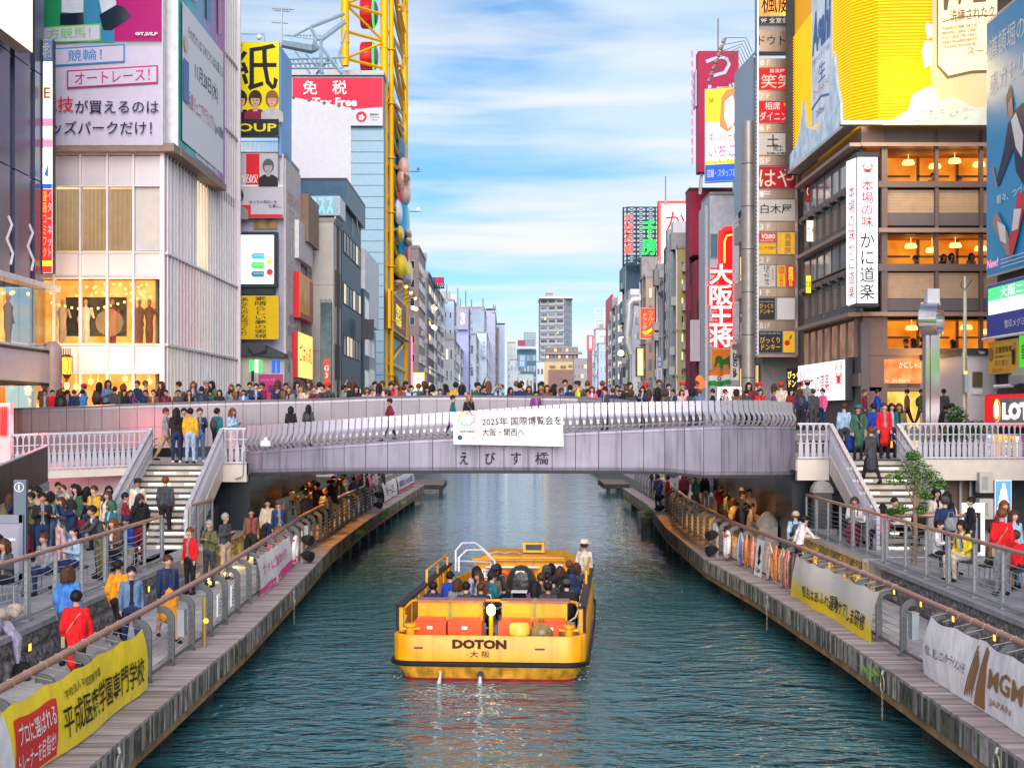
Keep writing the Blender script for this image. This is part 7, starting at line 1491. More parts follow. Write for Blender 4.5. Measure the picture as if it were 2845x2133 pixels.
m=MB();m.add([(x,y,.45)for x,y in sh(outline(1.89,.4),.07)],[tuple(range(n))][::1]);m.build('deck',dk,bt)
# raised side walls with black edges and rails
for s in (-1,1):
 MB().box(s*1.90,.62,.90,s*1.82,9.2,1.42).build('side_wall',BY,bt);MB().box(s*1.96,.58,.45,s*1.90,.66,1.46).box(s*1.96,.58,1.42,s*1.80,9.2,1.47).build('black_edging',rub,bt)
 MB().tube([(s*1.86,8.6,1.42),(s*1.86,8.6,1.75),(s*1.86,4.6,1.75),(s*1.86,4.6,1.42)],.03,6).tube([(s*1.86,6.6,1.42),(s*1.86,6.6,1.75)],.025,6).build('side_rail',BY,bt)
 for k in range(7):MB().box(s*1.80,1.6+k*1.1,.5,s*1.76,1.7+k*1.1,1.42).build('rib',BY,bt)
MB().tube([(-1.84,.75,.9),(-1.84,.8,1.36),(-1.74,1.4,1.44),(-1.5,1.55,1.45),(1.5,1.55,1.45),(1.74,1.4,1.44),(1.84,.8,1.36),(1.84,.75,.9)],.035,8).build('stern_rail',BY,bt,smooth=True)
for sx,x0_,x1_ in ((-1,-1.56,-.20),(1,.20,1.56)):
 MB().box(x0_,1.0,.75,x1_,1.42,1.48).build('cabinet',BY,bt);MB().box(x0_-.03,.96,1.48,x1_+.03,1.46,1.52).build('cabinet_top',wood_,bt)
 xm=(x0_+x1_)/2;MB().box(xm-.03,.985,.95,xm+.03,.998,1.48).box(xm-.03,.97,1.522,xm+.03,1.45,1.53).build('strap',M('green_strap',(.30,.35,.12),.7,var=.3),bt)
 for a,b in ((x0_-.02,xm-.02),(xm+.02,x1_+.02)):
  lk_=MB().box(a,.40,.50,b,.80,1.14).build('locker',orr,bt);MB().box(a+.05,.62,1.14,b-.05,.80,1.20).build('lid_roll',orr,lk_);xl=(a+b)/2;MB().box(xl-.05,.39,1.0,xl+.06,.399,1.06).build('label',whitei,lk_)
MB().tube([(.02,.5,.45),(.02,.5,1.28)],.045,8).build('lamp_post',BY,bt);MB().lathe((.02,.5,1.28),[(.05,0),(.085,.04),(.09,.16),(.04,.22)],10).build('stern_light',E('stern_glow',(1,.62,.2),4),bt,smooth=True)
l=bpy.data.lights.new('stern_lamp','POINT');l.energy=14;l.color=(1,.75,.4);l.shadow_soft_size=.1;o=bpy.data.objects.new('lamp',l);COL.objects.link(o);o.parent=bt;o.location=(.02,.35,1.45)
MB().lathe((.62,.30,.45),[(.15,0),(.15,.46),(.21,.48),(.22,.64),(.18,.70),(.05,.71)],16).build('vent_cap',M('cap_yellow',(.80,.55,.06),.35),bt,smooth=True)
for x,r in ((1.06,.27),(1.60,.22)):MB().sph((x,.50,.92),(r,r,r*.85),14,9).lathe((x,.5,.92+r*.8),[(.05,0),(.05,.08)],8).build('fender',M('fender_brown',(.22,.16,.06),.3,var=.5,vs=4),bt,smooth=True)
MB().tube([(1.3,.55,.9),(1.36,.45,1.1),(1.55,.5,1.12),(1.75,.6,1.25),(1.84,.7,1.5),(1.84,.75,1.2),(1.78,.6,.95)],.018,5).tube([(1.8,.7,1.45),(1.9,.8,1.1),(1.8,.9,.95)],.018,5).build('mooring_rope',M('rope',(.45,.38,.30),.9),bt)
MB().tube([(-1.75,.6,1.25),(-1.84,.7,1.0),(-1.78,.6,.9)],.02,5).build('mooring_rope',_m['rope'],bt)
for s in (-1,1):MB().lathe((s*1.62,.32,.9),[(.09,0),(.09,.16),(.13,.17),(.13,.22)],10).bar((s*1.62-.2,.32,1.02),(s*1.62+.2,.32,1.02),.05).build('bollard',BY,bt)
m=MB()
for z,d in ((1.42,.06),(1.05,.08)):
 for k in range(14):u=k/13;x=-.24+u*.46;zz=z-d*4*u*(1-u)*1.5;m.tube([(x+.02*math.cos(a*1.26),.98+(.012*math.sin(a*1.26)if k%2 else 0),zz+(0 if k%2 else .018*math.sin(a*1.26)))for a in range(5)],.006,4,closed=True)
m.build('chain',steel,bt,kind='stuff')
lettering(bt,'DOTON',(-.72,-.005,.67),(1,0,0),0,0,1.10,.19,M('dark_brown_letter',(.05,.015,.0),.5,var=0),bold=.055,off=.012);lettering(bt,'大 阪',(-.36,-.005,.50),(1,0,0),0,0,.40,.13,_m['dark_brown_letter'],bold=.03,off=.012)
for x0_,x1_ in ((-1.5,-1.32),(.95,1.15)):MB().box(x0_,-.012,.66,x1_,-.002,.695).build('scupper',M('scupper_brown',(.16,.06,.03),.5),bt)
MB().tube([(-.95,.1,.22),(-.95,-.06,.2)],.06,8).build('outlet',BYd,bt);MB().tube([(-.15,.1,.16),(-.15,-.06,.14)],.07,8).build('outlet',dark,bt)
wj=M('water_jet',(.75,.80,.82),.2,var=0,alpha=.55);MB().tube([(-.95,-.06,.2),(-.96,-.13,.08),(-.98,-.2,-.05)],[.02,.03,.05],6).build('water_jet',wj,bt,smooth=True);MB().tube([(-.15,-.06,.12),(-.15,-.1,.04),(-.15,-.13,-.04)],[.03,.04,.05],6).build('water_jet',wj,bt,smooth=True)
# benches of white slats
for k in range(6):
 for x0_,x1_ in ((-1.66,-.34),(.34,1.66)):
  y=2.2+k*1.02;bn=MB().box(x0_+.1,y+.1,.45,x1_-.1,y+.3,.84).build('bench',M('bench_grey',(.35,.36,.38),.5),bt)
  for q in range(6):MB().box(x0_,y+q*.068,.84,x1_,y+q*.068+.05,.87).build('slat',M('bench_slat',(.70,.66,.66),.5),bn)
# low wheelhouse at the bow
cb=MB().prism((0,8.7,.45),(1,0,0),(0,0,1),[(-1.15,0),(1.5,0),(1.5,.98),(1.1,1.2),(-.9,1.26),(-1.15,1.1)],(0,2.4,0)).build('wheelhouse',BY,bt)
MB().box(-1.2,8.55,1.60,1.2,8.9,1.66).box(-.6,8.5,1.66,1.2,8.56,1.70).build('roof_lip',BY,bt);MB().box(.05,9.6,1.72,.62,9.9,1.98).build('roof_box',BY,bt);MB().box(.12,9.585,1.78,.55,9.6,1.93).build('box_opening',dark,bt)
MB().box(-.85,8.50,1.42,.55,8.62,1.46).build('tube_shelf',white,bt);b=MB().box(-1.05,8.66,1.14,-.35,8.69,1.36).build('notice_plate',whitei,bt)
lettering(bt,'最大搭載人員 82人\n旅客 80人',(-1.02,8.655,1.16),(1,0,0),0,0,.64,.18,ink,bold=.0,off=.005);MB().box(.8,8.66,1.4,1.15,8.69,1.5).build('notice_plate',whitei,bt)
MB().tube([(-.42+.25*math.cos(a*.3927),8.62,1.02+.29*math.sin(a*.3927))for a in range(16)],.075,8,closed=True).build('life_ring',M('life_ring_orange',(.75,.12,.02),.5),bt,smooth=True)
MB().tube([(-1.5,7.4,1.45),(-1.5,7.4,1.95),(-1.4,7.9,2.10),(-1.1,8.3,2.08),(-.75,8.6,1.75),(-.7,8.65,1.35)],.025,6).tube([(-1.4,7.2,1.45),(-1.4,7.2,1.8),(-1.25,7.6,1.95),(-.9,8.1,1.92),(-.6,8.4,1.6),(-.58,8.4,1.25)],.025,6).tube([(-1.5,7.4,1.7),(-.72,8.6,1.55)],.02,6).build('step_rail',white,bt,smooth=True)
MB().tube([(-.8,9.2,1.72),(-.6,9.3,1.76),(-.4,9.1,1.74),(-.2,9.35,1.76),(.0,9.1,1.74)],.02,5).build('rope_coil',_m['rope'],bt)
MB().tube([(1.75,8.8,1.45),(1.75,8.8,1.95),(1.6,9.3,2.0),(1.55,9.6,1.5)],.025,6).build('grab_loop',steeld,bt)
BX,BYY,BR=-.36,29.75,math.radians(-4.6)
bt.location=(BX,BYY,0);bt.rotation_euler=(0,0,BR)
def bw(x,y,z):return Vector((BX+x*math.cos(BR)-y*math.sin(BR),BYY+x*math.sin(BR)+y*math.cos(BR),z))
ch_=thing('chair','white moulded chair stacked before a black covered bundle at the bow of the boat','chair',bw(.08,7.7,.45));ch_.rotation_euler.z=BR
def kid(m,name,mt,par): 
 off=wl(par);o=m.build(name,mt);o.parent=par;return o
kid(MB().box(-.2,-.02,.42,.2,.36,.46),'seat',white,ch_);kid(MB().prism((0,.36,.46),(1,0,0),(0,0,1),[(-.05,0),(.05,0),(.20,.18),(.10,.48),(-.10,.48),(-.20,.18)],(0,.03,0)),'backrest',white,ch_)
for x,y in ((-.19,0),(.19,0),(-.19,.34),(.19,.34)):kid(MB().tube([(x*1.1,y,0),(x,y,.42)],.016,6),'leg',steel,ch_)
bb_=thing('bundle','black plastic covered bundle at the bow behind the white chair','bundle',bw(.10,8.15,.45));bb_.rotation_euler.z=BR;kid(MB().sph((0,.1,.5),(.42,.28,.58),12,8).box(-.35,-.1,0,.35,.3,.5),'cover',M('black_plastic',(.02,.02,.022),.3,bump=.8,bs=6),bb_)
m=MB()
for k in range(9):m.sph((-1.6+k*.4,-.055,.355),(.014,.01,.014),6,4)
m.build('rivets',steel,bt,kind='stuff')
for x in (-.98,.98):MB().box(x-.004,-.006,.40,x+.004,.0,.90).build('panel_seam',BYd,bt)
fo=thing('wake_foam','thin white foam and bubbles trailing behind the tour boat outlets','foam',(-1,28.6,0));fo['kind']='stuff';m=MB();r=random.Random(8)
for k in range(900):
 t_=r.random();a_=r.gauss(0,1);y=29.5-t_*3.2;x=(-1.25 if k%3 else -.45)+a_*(.10+t_*.55);s_=r.uniform(.006,.03)*(1.2-t_*.8);m.add([(x-s_*1.6,y,.012),(x,y-s_*.7,.012),(x+s_*1.6,y,.012),(x,y+s_*.7,.012)],[(0,1,2,3)])
for k in range(500):
 y=r.uniform(30,41);sd_=r.choice((-1,1));p=bw(sd_*(1.80+abs(r.gauss(0,.10))),y-29.75,.012);s_=r.uniform(.01,.03);m.add([(p.x-s_,p.y,.012),(p.x,p.y-s_*2,.012),(p.x+s_,p.y,.012),(p.x,p.y+s_*2,.012)],[(0,1,2,3)])
m.build('foam',M('foam_white',(.62,.72,.74),.6,var=0),fo,kind='stuff')
for x in (-1.2,0.2,1.35):
 m=MB();m.tube([(x,-.06,.30),(x+.02,-.075,.20),(x,-.07,.06)],[.05,.065,.05],8);m.build('rub_fender',rub,bt,smooth=True)
m=MB();r=random.Random(4)
for k in range(46):
 x=r.uniform(-1.45,1.45);w_=r.uniform(.004,.016);h_=r.uniform(.04,.22);z_=r.choice((.90,.66,.52));m.add([(x,-.0035,z_),(x+w_,-.0035,z_),(x+w_*.6,-.0035,z_-h_),(x+w_*.3,-.0035,z_-h_)],[(0,3,2,1)])
m.build('rust_runs',M('rust_run',(.42,.17,.03),.8),bt,kind='stuff')
# ---------------------------------------------------------------- people
CC=dict(black=(.02,.02,.025),charcoal=(.055,.06,.07),navy=(.02,.035,.10),grey=(.22,.23,.25),white=(.68,.67,.68),cream=(.60,.52,.42),beige=(.45,.36,.27),brown=(.16,.08,.045),maroon=(.20,.02,.04),red=(.65,.015,.02),
 pink=(.68,.10,.25),rose=(.60,.38,.40),orange=(.75,.30,.02),mustard=(.62,.36,.03),yellow=(.80,.62,.03),olive=(.13,.13,.06),green=(.04,.11,.07),teal=(.02,.15,.18),blue=(.06,.20,.55),royal=(.02,.06,.40),lightblue=(.32,.46,.62),denim=(.11,.19,.33),lilac=(.38,.36,.50),khaki=(.33,.28,.17),purple=(.20,.04,.20))
HC=dict(black=(.012,.010,.012),brown=(.07,.03,.018),auburn=(.16,.05,.02),grey=(.30,.29,.28),fair=(.35,.20,.08))
cm=lambda c:M('cloth_'+c,CC[c],.85,var=.30,vs=14,bump=.9,bs=7,stretch=(1,1,.5))
skm=[M('skin_a',(.50,.27,.18),.55,var=.06),M('skin_b',(.42,.22,.14),.55,var=.06),M('skin_c',(.56,.34,.25),.55,var=.06)]
eye=M('dark_eye',(.02,.012,.01),.3,var=0);lip=M('lip',(.35,.08,.07),.5,var=0)
def skel(pose,kind):
 S=1 if pose[:3]!='sit' else 0;b=0 if S else -.40;P=[]
 ly=-.0
 hip=.90 if S else .52;ln=-.16 if pose=='lean' else (-.05 if not S else 0)
 sh_z=1.40+b-(.05 if pose=='lean' else 0);tz=hip+.03
 for s in (-1,1):
  P.append(((s*.075,0,tz),(s*.072,ln*.6,sh_z-.12),.102,.104,1));P.append(((s*.06,ln*.7,sh_z-.08),(s*.145,ln,sh_z-.02),.078,.060,1))
  if S:
   kx=(-.16 if s>0 else .14)if pose=='walk' else -.01;ay=(-.30 if s>0 else .32)if pose=='walk' else .02;az=.09 if pose!='walk' or s>0 else .16
   H_,K,A_=(s*.088,0,hip),(s*.10,kx,.50),(s*.105,ay,az)
  else:H_,K,A_=(s*.09,-.02,.53),(s*.12,-.44,.52),(s*.12,-.42,.10)
  lt=2 if kind!='skirt' else 2
  P.append((H_,K,.095,.068,2));P.append((K,A_,.066,.046,2 if kind!='skirt' else 0));P.append(((A_[0],A_[1]+.02,A_[2]-.04),(A_[0]+s*.015,A_[1]-.15,A_[2]-.055),.046,.036,3))
  Sh=Vector((s*.163,ln,sh_z-.01))
  D_=dict(stand=((.055,.03,-.26),(.04,-.05,-.50)),walk=((.055,.10*s,-.26),(.05,.04*s-.05,-.49)),phone=((.05,.0,-.25),(-.09,-.24,-.16)),lean=((.03,-.20,-.22),(-.10,-.40,-.26)),
      sit=((.05,.02,-.25),(-.04,-.20,-.40)),sitphone=((.05,-.02,-.25),(-.11,-.25,-.20)))
  D_['raise']=((.06,-.20,-.02),(-.09,-.30,.22));D_['raiseone']=((.08,-.08,.18),(.04,-.20,.44))if s>0 else D_['stand'];D_['sitraise']=((.05,-.20,-.10),(-.10,-.32,.08))
  e_,w_=D_[pose];E_=Sh+Vector((s*e_[0],e_[1],e_[2]));W_=Sh+Vector((s*w_[0],w_[1],w_[2]))
  P.append((Sh,E_,.056,.046,1));P.append((E_,W_,.047,.036,1));d=(W_-E_).normalized();P.append((W_+d*.01,W_+d*.06,.030,.033,0));P.append(('hand',W_+d*.075,d,s))
 hc=Vector((0,ln*1.25-.01,sh_z+.20))
 P.append(((0,ln,sh_z+.0),(0,hc.y+.01,sh_z+.11),.06,.052,0));P.append((hc+Vector((0,.015,.02)),hc+Vector((0,-.012,-.015)),.093,.083,0));P.append((hc+Vector((0,-.035,-.055)),hc+Vector((0,-.03,-.05)),.055,.055,0))
 P.append((hc+Vector((0,-.095,-.015)),hc+Vector((0,-.105,-.03)),.014,.018,0))
 for s in (-1,1):P.append((hc+Vector((s*.090,.012,-.01)),hc+Vector((s*.092,.016,-.03)),.018,.014,0))
 if kind=='coat' and S:P.append(((0,0,1.0),(0,.01,.55),.135,.165,1))
 if kind=='skirt' and S:P.append(((0,0,.98),(0,.01,.52),.125,.165,2))
 P.append(((-.05,0,hip-.0),(.05,0,hip+.0),.12,.12,2 if kind!='coat' else 1));P.append(((0,ln,sh_z-.02),(0,ln,sh_z+.03),.085,.062,1))
 return P,hc
_bodies={}
def body(pose,kind):
 if (pose,kind)in _bodies:return _bodies[(pose,kind)]
 P,hc=skel(pose,kind);mb=MB();caps=[];hands=[]
 for p in P:
  if p[0]=='hand':hands.append(p);continue
  a,b,r0,r1,tg=Vector(p[0]),Vector(p[1]),p[2],p[3],p[4];mb.sph(a,r0,12,8);mb.sph(b,r1,12,8)
  if (b-a).length>.01:mb.tube([a,b],[r0,r1],12)
  caps.append((a,b-a,(b-a).length_squared,r0,r1,tg))
 o=mb.build('body',white);md=o.modifiers.new('r','REMESH');md.mode='VOXEL';md.voxel_size=.021;md.use_smooth_shade=True
 s2=o.modifiers.new('s','SMOOTH');s2.factor=.5;s2.iterations=2
 bpy.context.view_layer.update();dg=bpy.context.evaluated_depsgraph_get();me=bpy.data.meshes.new_from_object(o.evaluated_get(dg));bpy.data.objects.remove(o)
 vs=[v.co.copy()for v in me.vertices];fs=[tuple(p.vertices)for p in me.polygons];ms=[]
 for p in me.polygons:
  c=p.center;best=9;bt_=1
  for a,d,L2,r0,r1,tg in caps:
   t=max(0,min(1,(c-a).dot(d)/L2))if L2>1e-8 else 0;q=(c-a-d*t).length-(r0+(r1-r0)*t)
   if q<best:best=q;bt_=tg
  if bt_==1 and abs(c.x)<.042 and c.y<hc.y+.02 and (.98 if pose[:3]!='sit' else .62)<c.z<hc.z-.12:bt_=6
  ms.append(bt_)
 bpy.data.meshes.remove(me);mb=MB();mb.v=[tuple(v)for v in vs];mb.f=fs;mb.m=ms
 for _,c,d,s in hands:
  u=Vector((0,0,1)).cross(d);u=u.normalized()if u.length>.1 else Vector((0,1,0)); 
  for k,(L_,o_)in enumerate(((.060,-.024),(.072,-.008),(.068,.008),(.052,.023))):
   nrm=d.cross(u);p0=c+u*o_-d*.01;mb.tube([p0,p0+d*L_*.55-nrm*.004*s,p0+d*L_*.9-nrm*.022*s],[.0085,.008,.006],5,0)
  p0=c-d*.045-u*.022;mb.tube([p0,p0-u*.022+d*.022,p0-u*.026+d*.05],[.011,.010,.007],5,0)
 for s in (-1,1):mb.sph(hc+Vector((s*.033,-.083,.014)),(.013,.009,.008),6,4,4);mb.box(hc.x+s*.033-.016,hc.y-.094,hc.z+.034,hc.x+s*.033+.016,hc.y-.082,hc.z+.040,4)
 mb.box(hc.x-.022,hc.y-.094,hc.z-.062,hc.x+.022,hc.y-.080,hc.z-.053,5)
 o=mb.build('body',[skm[0],cm('black'),cm('black'),cm('black'),eye,lip,cm('white')],smooth=True);me=o.data;bpy.data.objects.remove(o);_bodies[(pose,kind)]=(me,hc);return _bodies[(pose,kind)]
_hairs={}
def hair(kind,col,acc):
 k=(kind,col,acc)
 if k in _hairs:return _hairs[k]
 m=MB();r=random.Random(hash(kind)%97 if False else len(kind)*7)
 def shell(rx,ry,rz,cy,cz,cutz,cuty,mi=0,jit=.009,nu=16,nv=10):
  vs=[];fs=[]
  for j in range(nv+1):
   t=math.pi*.5*1.55*j/nv
   for i in range(nu):
    p=2*math.pi*i/nu;front=max(0,-math.sin(p));tt=t*(1-.42*front);vs.append((rx*math.sin(tt)*math.cos(p)*(1+r.uniform(-jit,jit)*6),cy+ry*math.sin(tt)*math.sin(p),cz+rz*math.cos(tt)+r.uniform(-jit,jit)))
  for j in range(nv):
   for i in range(nu):a=j*nu+i;b=j*nu+(i+1)%nu;fs.append((a,b,b+nu,a+nu))
  m.add(vs,fs,mi)
 shell(.103,.113,.107,.012,.025,0,0)
 if kind in ('long','bob','ponytail'):
  zb={'long':-.36,'bob':-.16,'ponytail':-.04}[kind];n=14
  for q in range(n):
   a_=math.radians(-25+230*q/(n-1));x,y=.098*math.cos(a_),.012+.108*math.sin(a_);w_=.024;m.tube([(x*.92,y*.95,.06),(x*1.05,y*1.05,-.05),(x*(1.1 if kind!='long' else 1.05),y*1.08+.01,(zb-.05)*.6),(x*.8,y+.02,zb+r.uniform(-.03,.03))],[w_,w_*1.15,w_,.008],5)
  if kind=='ponytail':m.tube([(0,.12,.06),(0,.17,.02),(0,.17,-.1),(0,.15,-.22)],[.03,.045,.035,.01],7)
 if kind=='bun':m.sph((0,.10,.10),.05,8,6)
 if kind=='cap':m.lathe((0,.005,.055),[(.112,-.02),(.113,.03),(.09,.075),(.02,.085)],14,1,1,1.08);m.prism((0,-.09,.035),(1,0,0),(0,1,0),[(-.08,0),(.08,0),(.07,-.08),(0,-.105),(-.07,-.08)],(0,0,.012),1)
 if kind in ('beanie','hood'):m.lathe((0,.012,.0),[(.112,.0),(.116,.04),(.10,.10),(.05,.135),(.01,.14)],14,1,1,1.1)
 if kind=='hood':m.lathe((0,.03,-.12),[(.12,0),(.13,.06),(.118,.14)],14,1,1,1.05)
 if kind=='hat':m.lathe((0,.005,.06),[(.20,-.01),(.205,0),(.115,.015),(.108,.07),(.08,.10),(.01,.10)],16,1)
 o=m.build('hair',[M('hair_'+col,HC[col],.55,var=.3,vs=30),cm(acc)],smooth=True);me=o.data;bpy.data.objects.remove(o);_hairs[k]=me;return me
PC=random.Random(5);_bg={}
def bag_mesh(sit,var,hc):
 k=(sit,var,round(hc.z,2),round(hc.y,2))
 if k in _bg:return _bg[k]
 z=hc.z-.20;y=hc.y*.8;m=MB()
 if var:m.sph((0,y+.19,z-.22),(.13,.08,.20),10,7).tube([(-.09,y+.10,z-.05),(-.10,y-.02,z+.055),(-.09,y-.12,z-.08),(-.10,y-.08,z-.28)],.014,5).tube([(.09,y+.10,z-.05),(.10,y-.02,z+.055),(.09,y-.12,z-.08),(.10,y-.08,z-.28)],.014,5)
 else:m.tube([(-.14,y,z+.02),(-.05,y-.11,z-.14),(.10,y-.12,z-.36),(.20,y-.02,z-.46),(.12,y+.12,z-.34),(-.06,y+.11,z-.08)],.009,5,closed=True).box(.17,y-.09,z-.62,.23,y+.09,z-.44)
 o=m.build('shoulder_bag',cm(['khaki','charcoal'][var]),smooth=True);me=o.data;bpy.data.objects.remove(o);_bg[k]=me;return me
_lab={};NP=0
GN=dict(jacket='jacket',coat='long coat',skirt='top and skirt')
def person(x,y,z,rot,pose,top,bot,hk='short',hcol='black',acc='black',kind='jacket',s=1.0,place='',group=None,shoe='black',label=None):
 """rot: degrees; 0 faces the camera bridge, 180 faces away"""
 global NP
 NP+=1;me,hc=body(pose,kind)
 hp={'short':f'short {hcol} hair','long':f'long {hcol} hair','bob':f'bobbed {hcol} hair','ponytail':f'{hcol} ponytail','bun':f'{hcol} bun','cap':f'{acc} cap','beanie':f'{acc} beanie','hood':f'{acc} hood','hat':f'{acc} sun hat'}[hk]
 lb=label or f'{hp}, {top} {GN[kind]}, {place}'
 if len(lb.split())>16:lb=f'{top} {GN[kind]}, {place}'
 lb=' '.join(lb.split()[:16])
 t=thing('person',lb,'person',(x,y,z),group);t.rotation_euler.z=math.radians(rot);t.scale=(s,s,s)
 o=mesh_obj('body',me,t);mats=(skm[NP%3],cm(top),cm(bot),cm(shoe))
 iv=PC.choice(['white','grey','black','beige','maroon','lightblue',top,top,top])if kind!='skirt' else top;o.material_slots[6].link='OBJECT';o.material_slots[6].material=cm(iv)
 if NP%3==0 and pose not in ('lean','raise'):
  bk=bag_mesh(pose[:3]=='sit',NP%2,hc);mesh_obj('shoulder_bag',bk,t)
 for i,m_ in enumerate(mats):o.material_slots[i].link='OBJECT';o.material_slots[i].material=m_
 mesh_obj('hair',hair(hk,hcol,acc),t,hc);_lab.setdefault(lb,[]).append((t,top,x));return t
LM=[(100,'by the ornate lantern'),(215,'under the store shop lights'),(300,'below the lit store windows'),(380,'before the lit store glass'),(440,'at the store corner post'),(520,'by the first white store fins'),(590,'under the ribbed store side'),(655,'at the end of the white store'),(700,'before the small cream house'),(745,'in front of the magenta poster'),(800,'right of the magenta poster'),(850,'under the amber sign'),(900,'below the tall green signboard'),(950,'under the dark blue building'),(1010,'left of the white building foot'),(1060,'left of the yellow tower leg'),(1100,'between the yellow tower legs'),(1150,'right of the yellow tower'),(1210,'by the amber shop panel'),(1255,'under the dark balconies'),(1300,'above the expo banner logo'),(1360,'above the expo banner year'),(1420,'above the middle of the expo banner'),(1480,'left under the apartment tower'),(1530,'straight below the apartment tower'),(1575,'right below the apartment tower'),(1625,'right of the apartment tower line'),(1670,'below the pink pylon sign'),(1720,'below the yellow floodlights'),(1770,'under the orange drugstore sign'),(1830,'under the blue vertical sign'),(1880,'before the mustard building'),(1930,'under the crimson building'),(1990,'left of the flag'),(2040,'below the flag'),(2100,'at the round column foot'),(2180,'below the sign tower'),(2240,'left of the crab board'),(2300,'below the crab board'),(2900,'at the right stairs')]
def lm(px):return next(t for a,t in LM if px<a)
# crowd on the main deck behind the back parapet: px, head y, rot, pose, top, hair, hair colour
CR="""125 1104 10 stand brown short black|146 1108 30 stand red short black|168 1105 200 stand black bob brown|187 1106 160 stand grey short black|206 1100 180 stand navy short brown|229 1090 200 raise blue short black|319 1082 185 stand charcoal short black|345 1104 20 stand black bob black|363 1096 40 stand purple short black|404 1094 10 stand navy short black|426 1098 0 stand brown short black|461 1106 15 stand maroon short black|495 1099 5 stand charcoal short black|525 1100 20 stand black long brown|560 1082 190 raiseone navy short black|584 1086 200 raise green short black|610 1100 350 stand black bob black
640 1102 120 walk grey short black|677 1098 0 stand blue short black|711 1074 10 phone navy short black|769 1082 90 stand navy short brown|794 1073 20 stand brown short black|803 1082 0 stand grey long auburn|835 1084 120 walk rose short fair|857 1086 60 stand cream short brown|878 1077 350 lean maroon short auburn|905 1073 330 lean charcoal short black|955 1078 120 raiseone grey short black|970 1073 200 stand black short brown|990 1080 10 stand black long black|1020 1084 0 phone beige long brown|1034 1088 20 stand charcoal short brown|1053 1075 175 stand rose long black|1074 1090 150 stand maroon short brown|1086 1072 30 stand black short black|1101 1073 15 stand red short brown|1122 1079 170 stand brown short brown|1143 1079 20 stand lightblue short black|1163 1074 200 stand teal short auburn|1187 1082 350 stand black bob black|1223 1088 0 stand red short black|1244 1092 60 walk brown short black
1266 1071 190 stand mustard short black|1282 1078 185 stand rose long black|1326 1072 60 raiseone green cap black|1344 1080 45 stand navy short black|1374 1088 20 stand rose long auburn|1383 1074 5 raise lightblue short brown|1418 1084 40 stand black bob black|1444 1073 170 stand navy short black|1470 1080 0 raiseone charcoal long brown|1503 1080 180 stand charcoal short fair|1520 1078 10 stand brown long brown|1538 1084 185 stand rose long black|1560 1086 90 stand royal short brown|1584 1078 180 stand navy short black|1605 1068 270 stand yellow cap brown|1633 1090 20 stand brown short black|1645 1082 350 stand pink bob brown|1665 1092 100 stand maroon bob black|1681 1082 30 stand royal short black|1703 1086 180 stand navy short brown|1722 1096 0 phone charcoal short black|1741 1080 185 stand black short auburn|1753 1090 170 stand charcoal bob brown|1780 1092 20 stand black short black
1803 1094 185 stand rose long brown|1828 1084 175 stand black long black|1851 1098 190 stand olive bob brown|1871 1096 300 phone navy short black|1894 1098 10 stand rose bob brown|1923 1097 180 stand charcoal bob black|1943 1099 185 stand denim short auburn|1980 1092 250 stand black short black|2015 1096 90 stand rose short brown|2046 1104 200 stand brown bob black|2075 1106 160 walk charcoal short black|2112 1108 10 stand red short black|2150 1108 60 walk purple short brown|2198 1108 20 stand maroon bob black|2223 1110 180 stand navy long brown|2260 1108 185 stand charcoal short brown|2286 1112 300 stand pink short black|2402 1112 60 walk maroon short brown|2438 1110 90 walk royal short black|2520 1110 240 walk brown short black|2560 1112 40 walk olive short black|2622 1116 180 stand charcoal short black"""
for rec in CR.replace('\n','|').split('|'):
 a=rec.split();px,hy=int(a[0]),int(a[1]);D=53.0+PC.uniform(0,.5)if px<1750 else (52.3 if px<1900 else 51.5);D+=.5*(a[3]=='walk')
 zh=ZZ(hy,D);zd=4.83 if px<1950 or px>9999 else 4.83;s=(zh-zd)/1.60;s=max(.84,min(1.06,s))
 person(XX(px,D),D,zd,int(a[2]),a[3],a[4],PC.choice(['black','navy','charcoal']),a[5],a[6],s=s,place=lm(px),group='crowd on the bridge behind the metal parapet')
for k in range(60):
 px=130+k*36+PC.uniform(-14,14)
 if px>1950 and px<2060:continue
 D=(54.6 if px<1800 else 53.2)+PC.uniform(0,1.6);person(XX(px,D),D,4.83,PC.choice([0,10,170,190,90,270,40,320]),PC.choice(['walk','stand','stand','phone']),PC.choice(['black','navy','charcoal','grey','brown','maroon','denim','rose','olive','red','cream']),PC.choice(['black','navy']),PC.choice(['short','short','bob','long','cap']),PC.choice(['black','black','brown','auburn']),PC.choice(['navy','red','grey']),s=PC.uniform(.97,1.08),place='farther back, '+lm(px),group='crowd farther back on the bridge')
# people on the near deck and landings
def deckz(x,y):return lerp([(p[0],p[2])for p in bp_],x)-.05
for px,hy,rot,pose,top,hk,hcol in ((808,1162,200,'stand','black','bob','black'),(857,1160,170,'stand','charcoal','long','black'),(1083,1145,290,'walk','maroon','cap','black'),(1258,1128,90,'walk','teal','short','black'),(1303,1128,20,'stand','black','long','fair'),(1489,1104,15,'stand','purple','short','black'),(1682,1104,300,'sitphone','charcoal','short','black'),(1786,1104,330,'phone','navy','bob','black')):
 D=48.2;x=XX(px,D);zd=deckz(x,D);zh=ZZ(hy,D);person(x,D,zd,rot,'stand' if pose=='sitphone' else pose,top,'black',hk,hcol,s=max(.8,min(1.05,(zh-zd)/1.6)),place='just behind the white fins '+('left of the banner' if px<1250 else 'over the banner' if px<1560 else 'right of the banner'),group='people on the near deck behind the fins')
LL='on the left landing above the stairs'
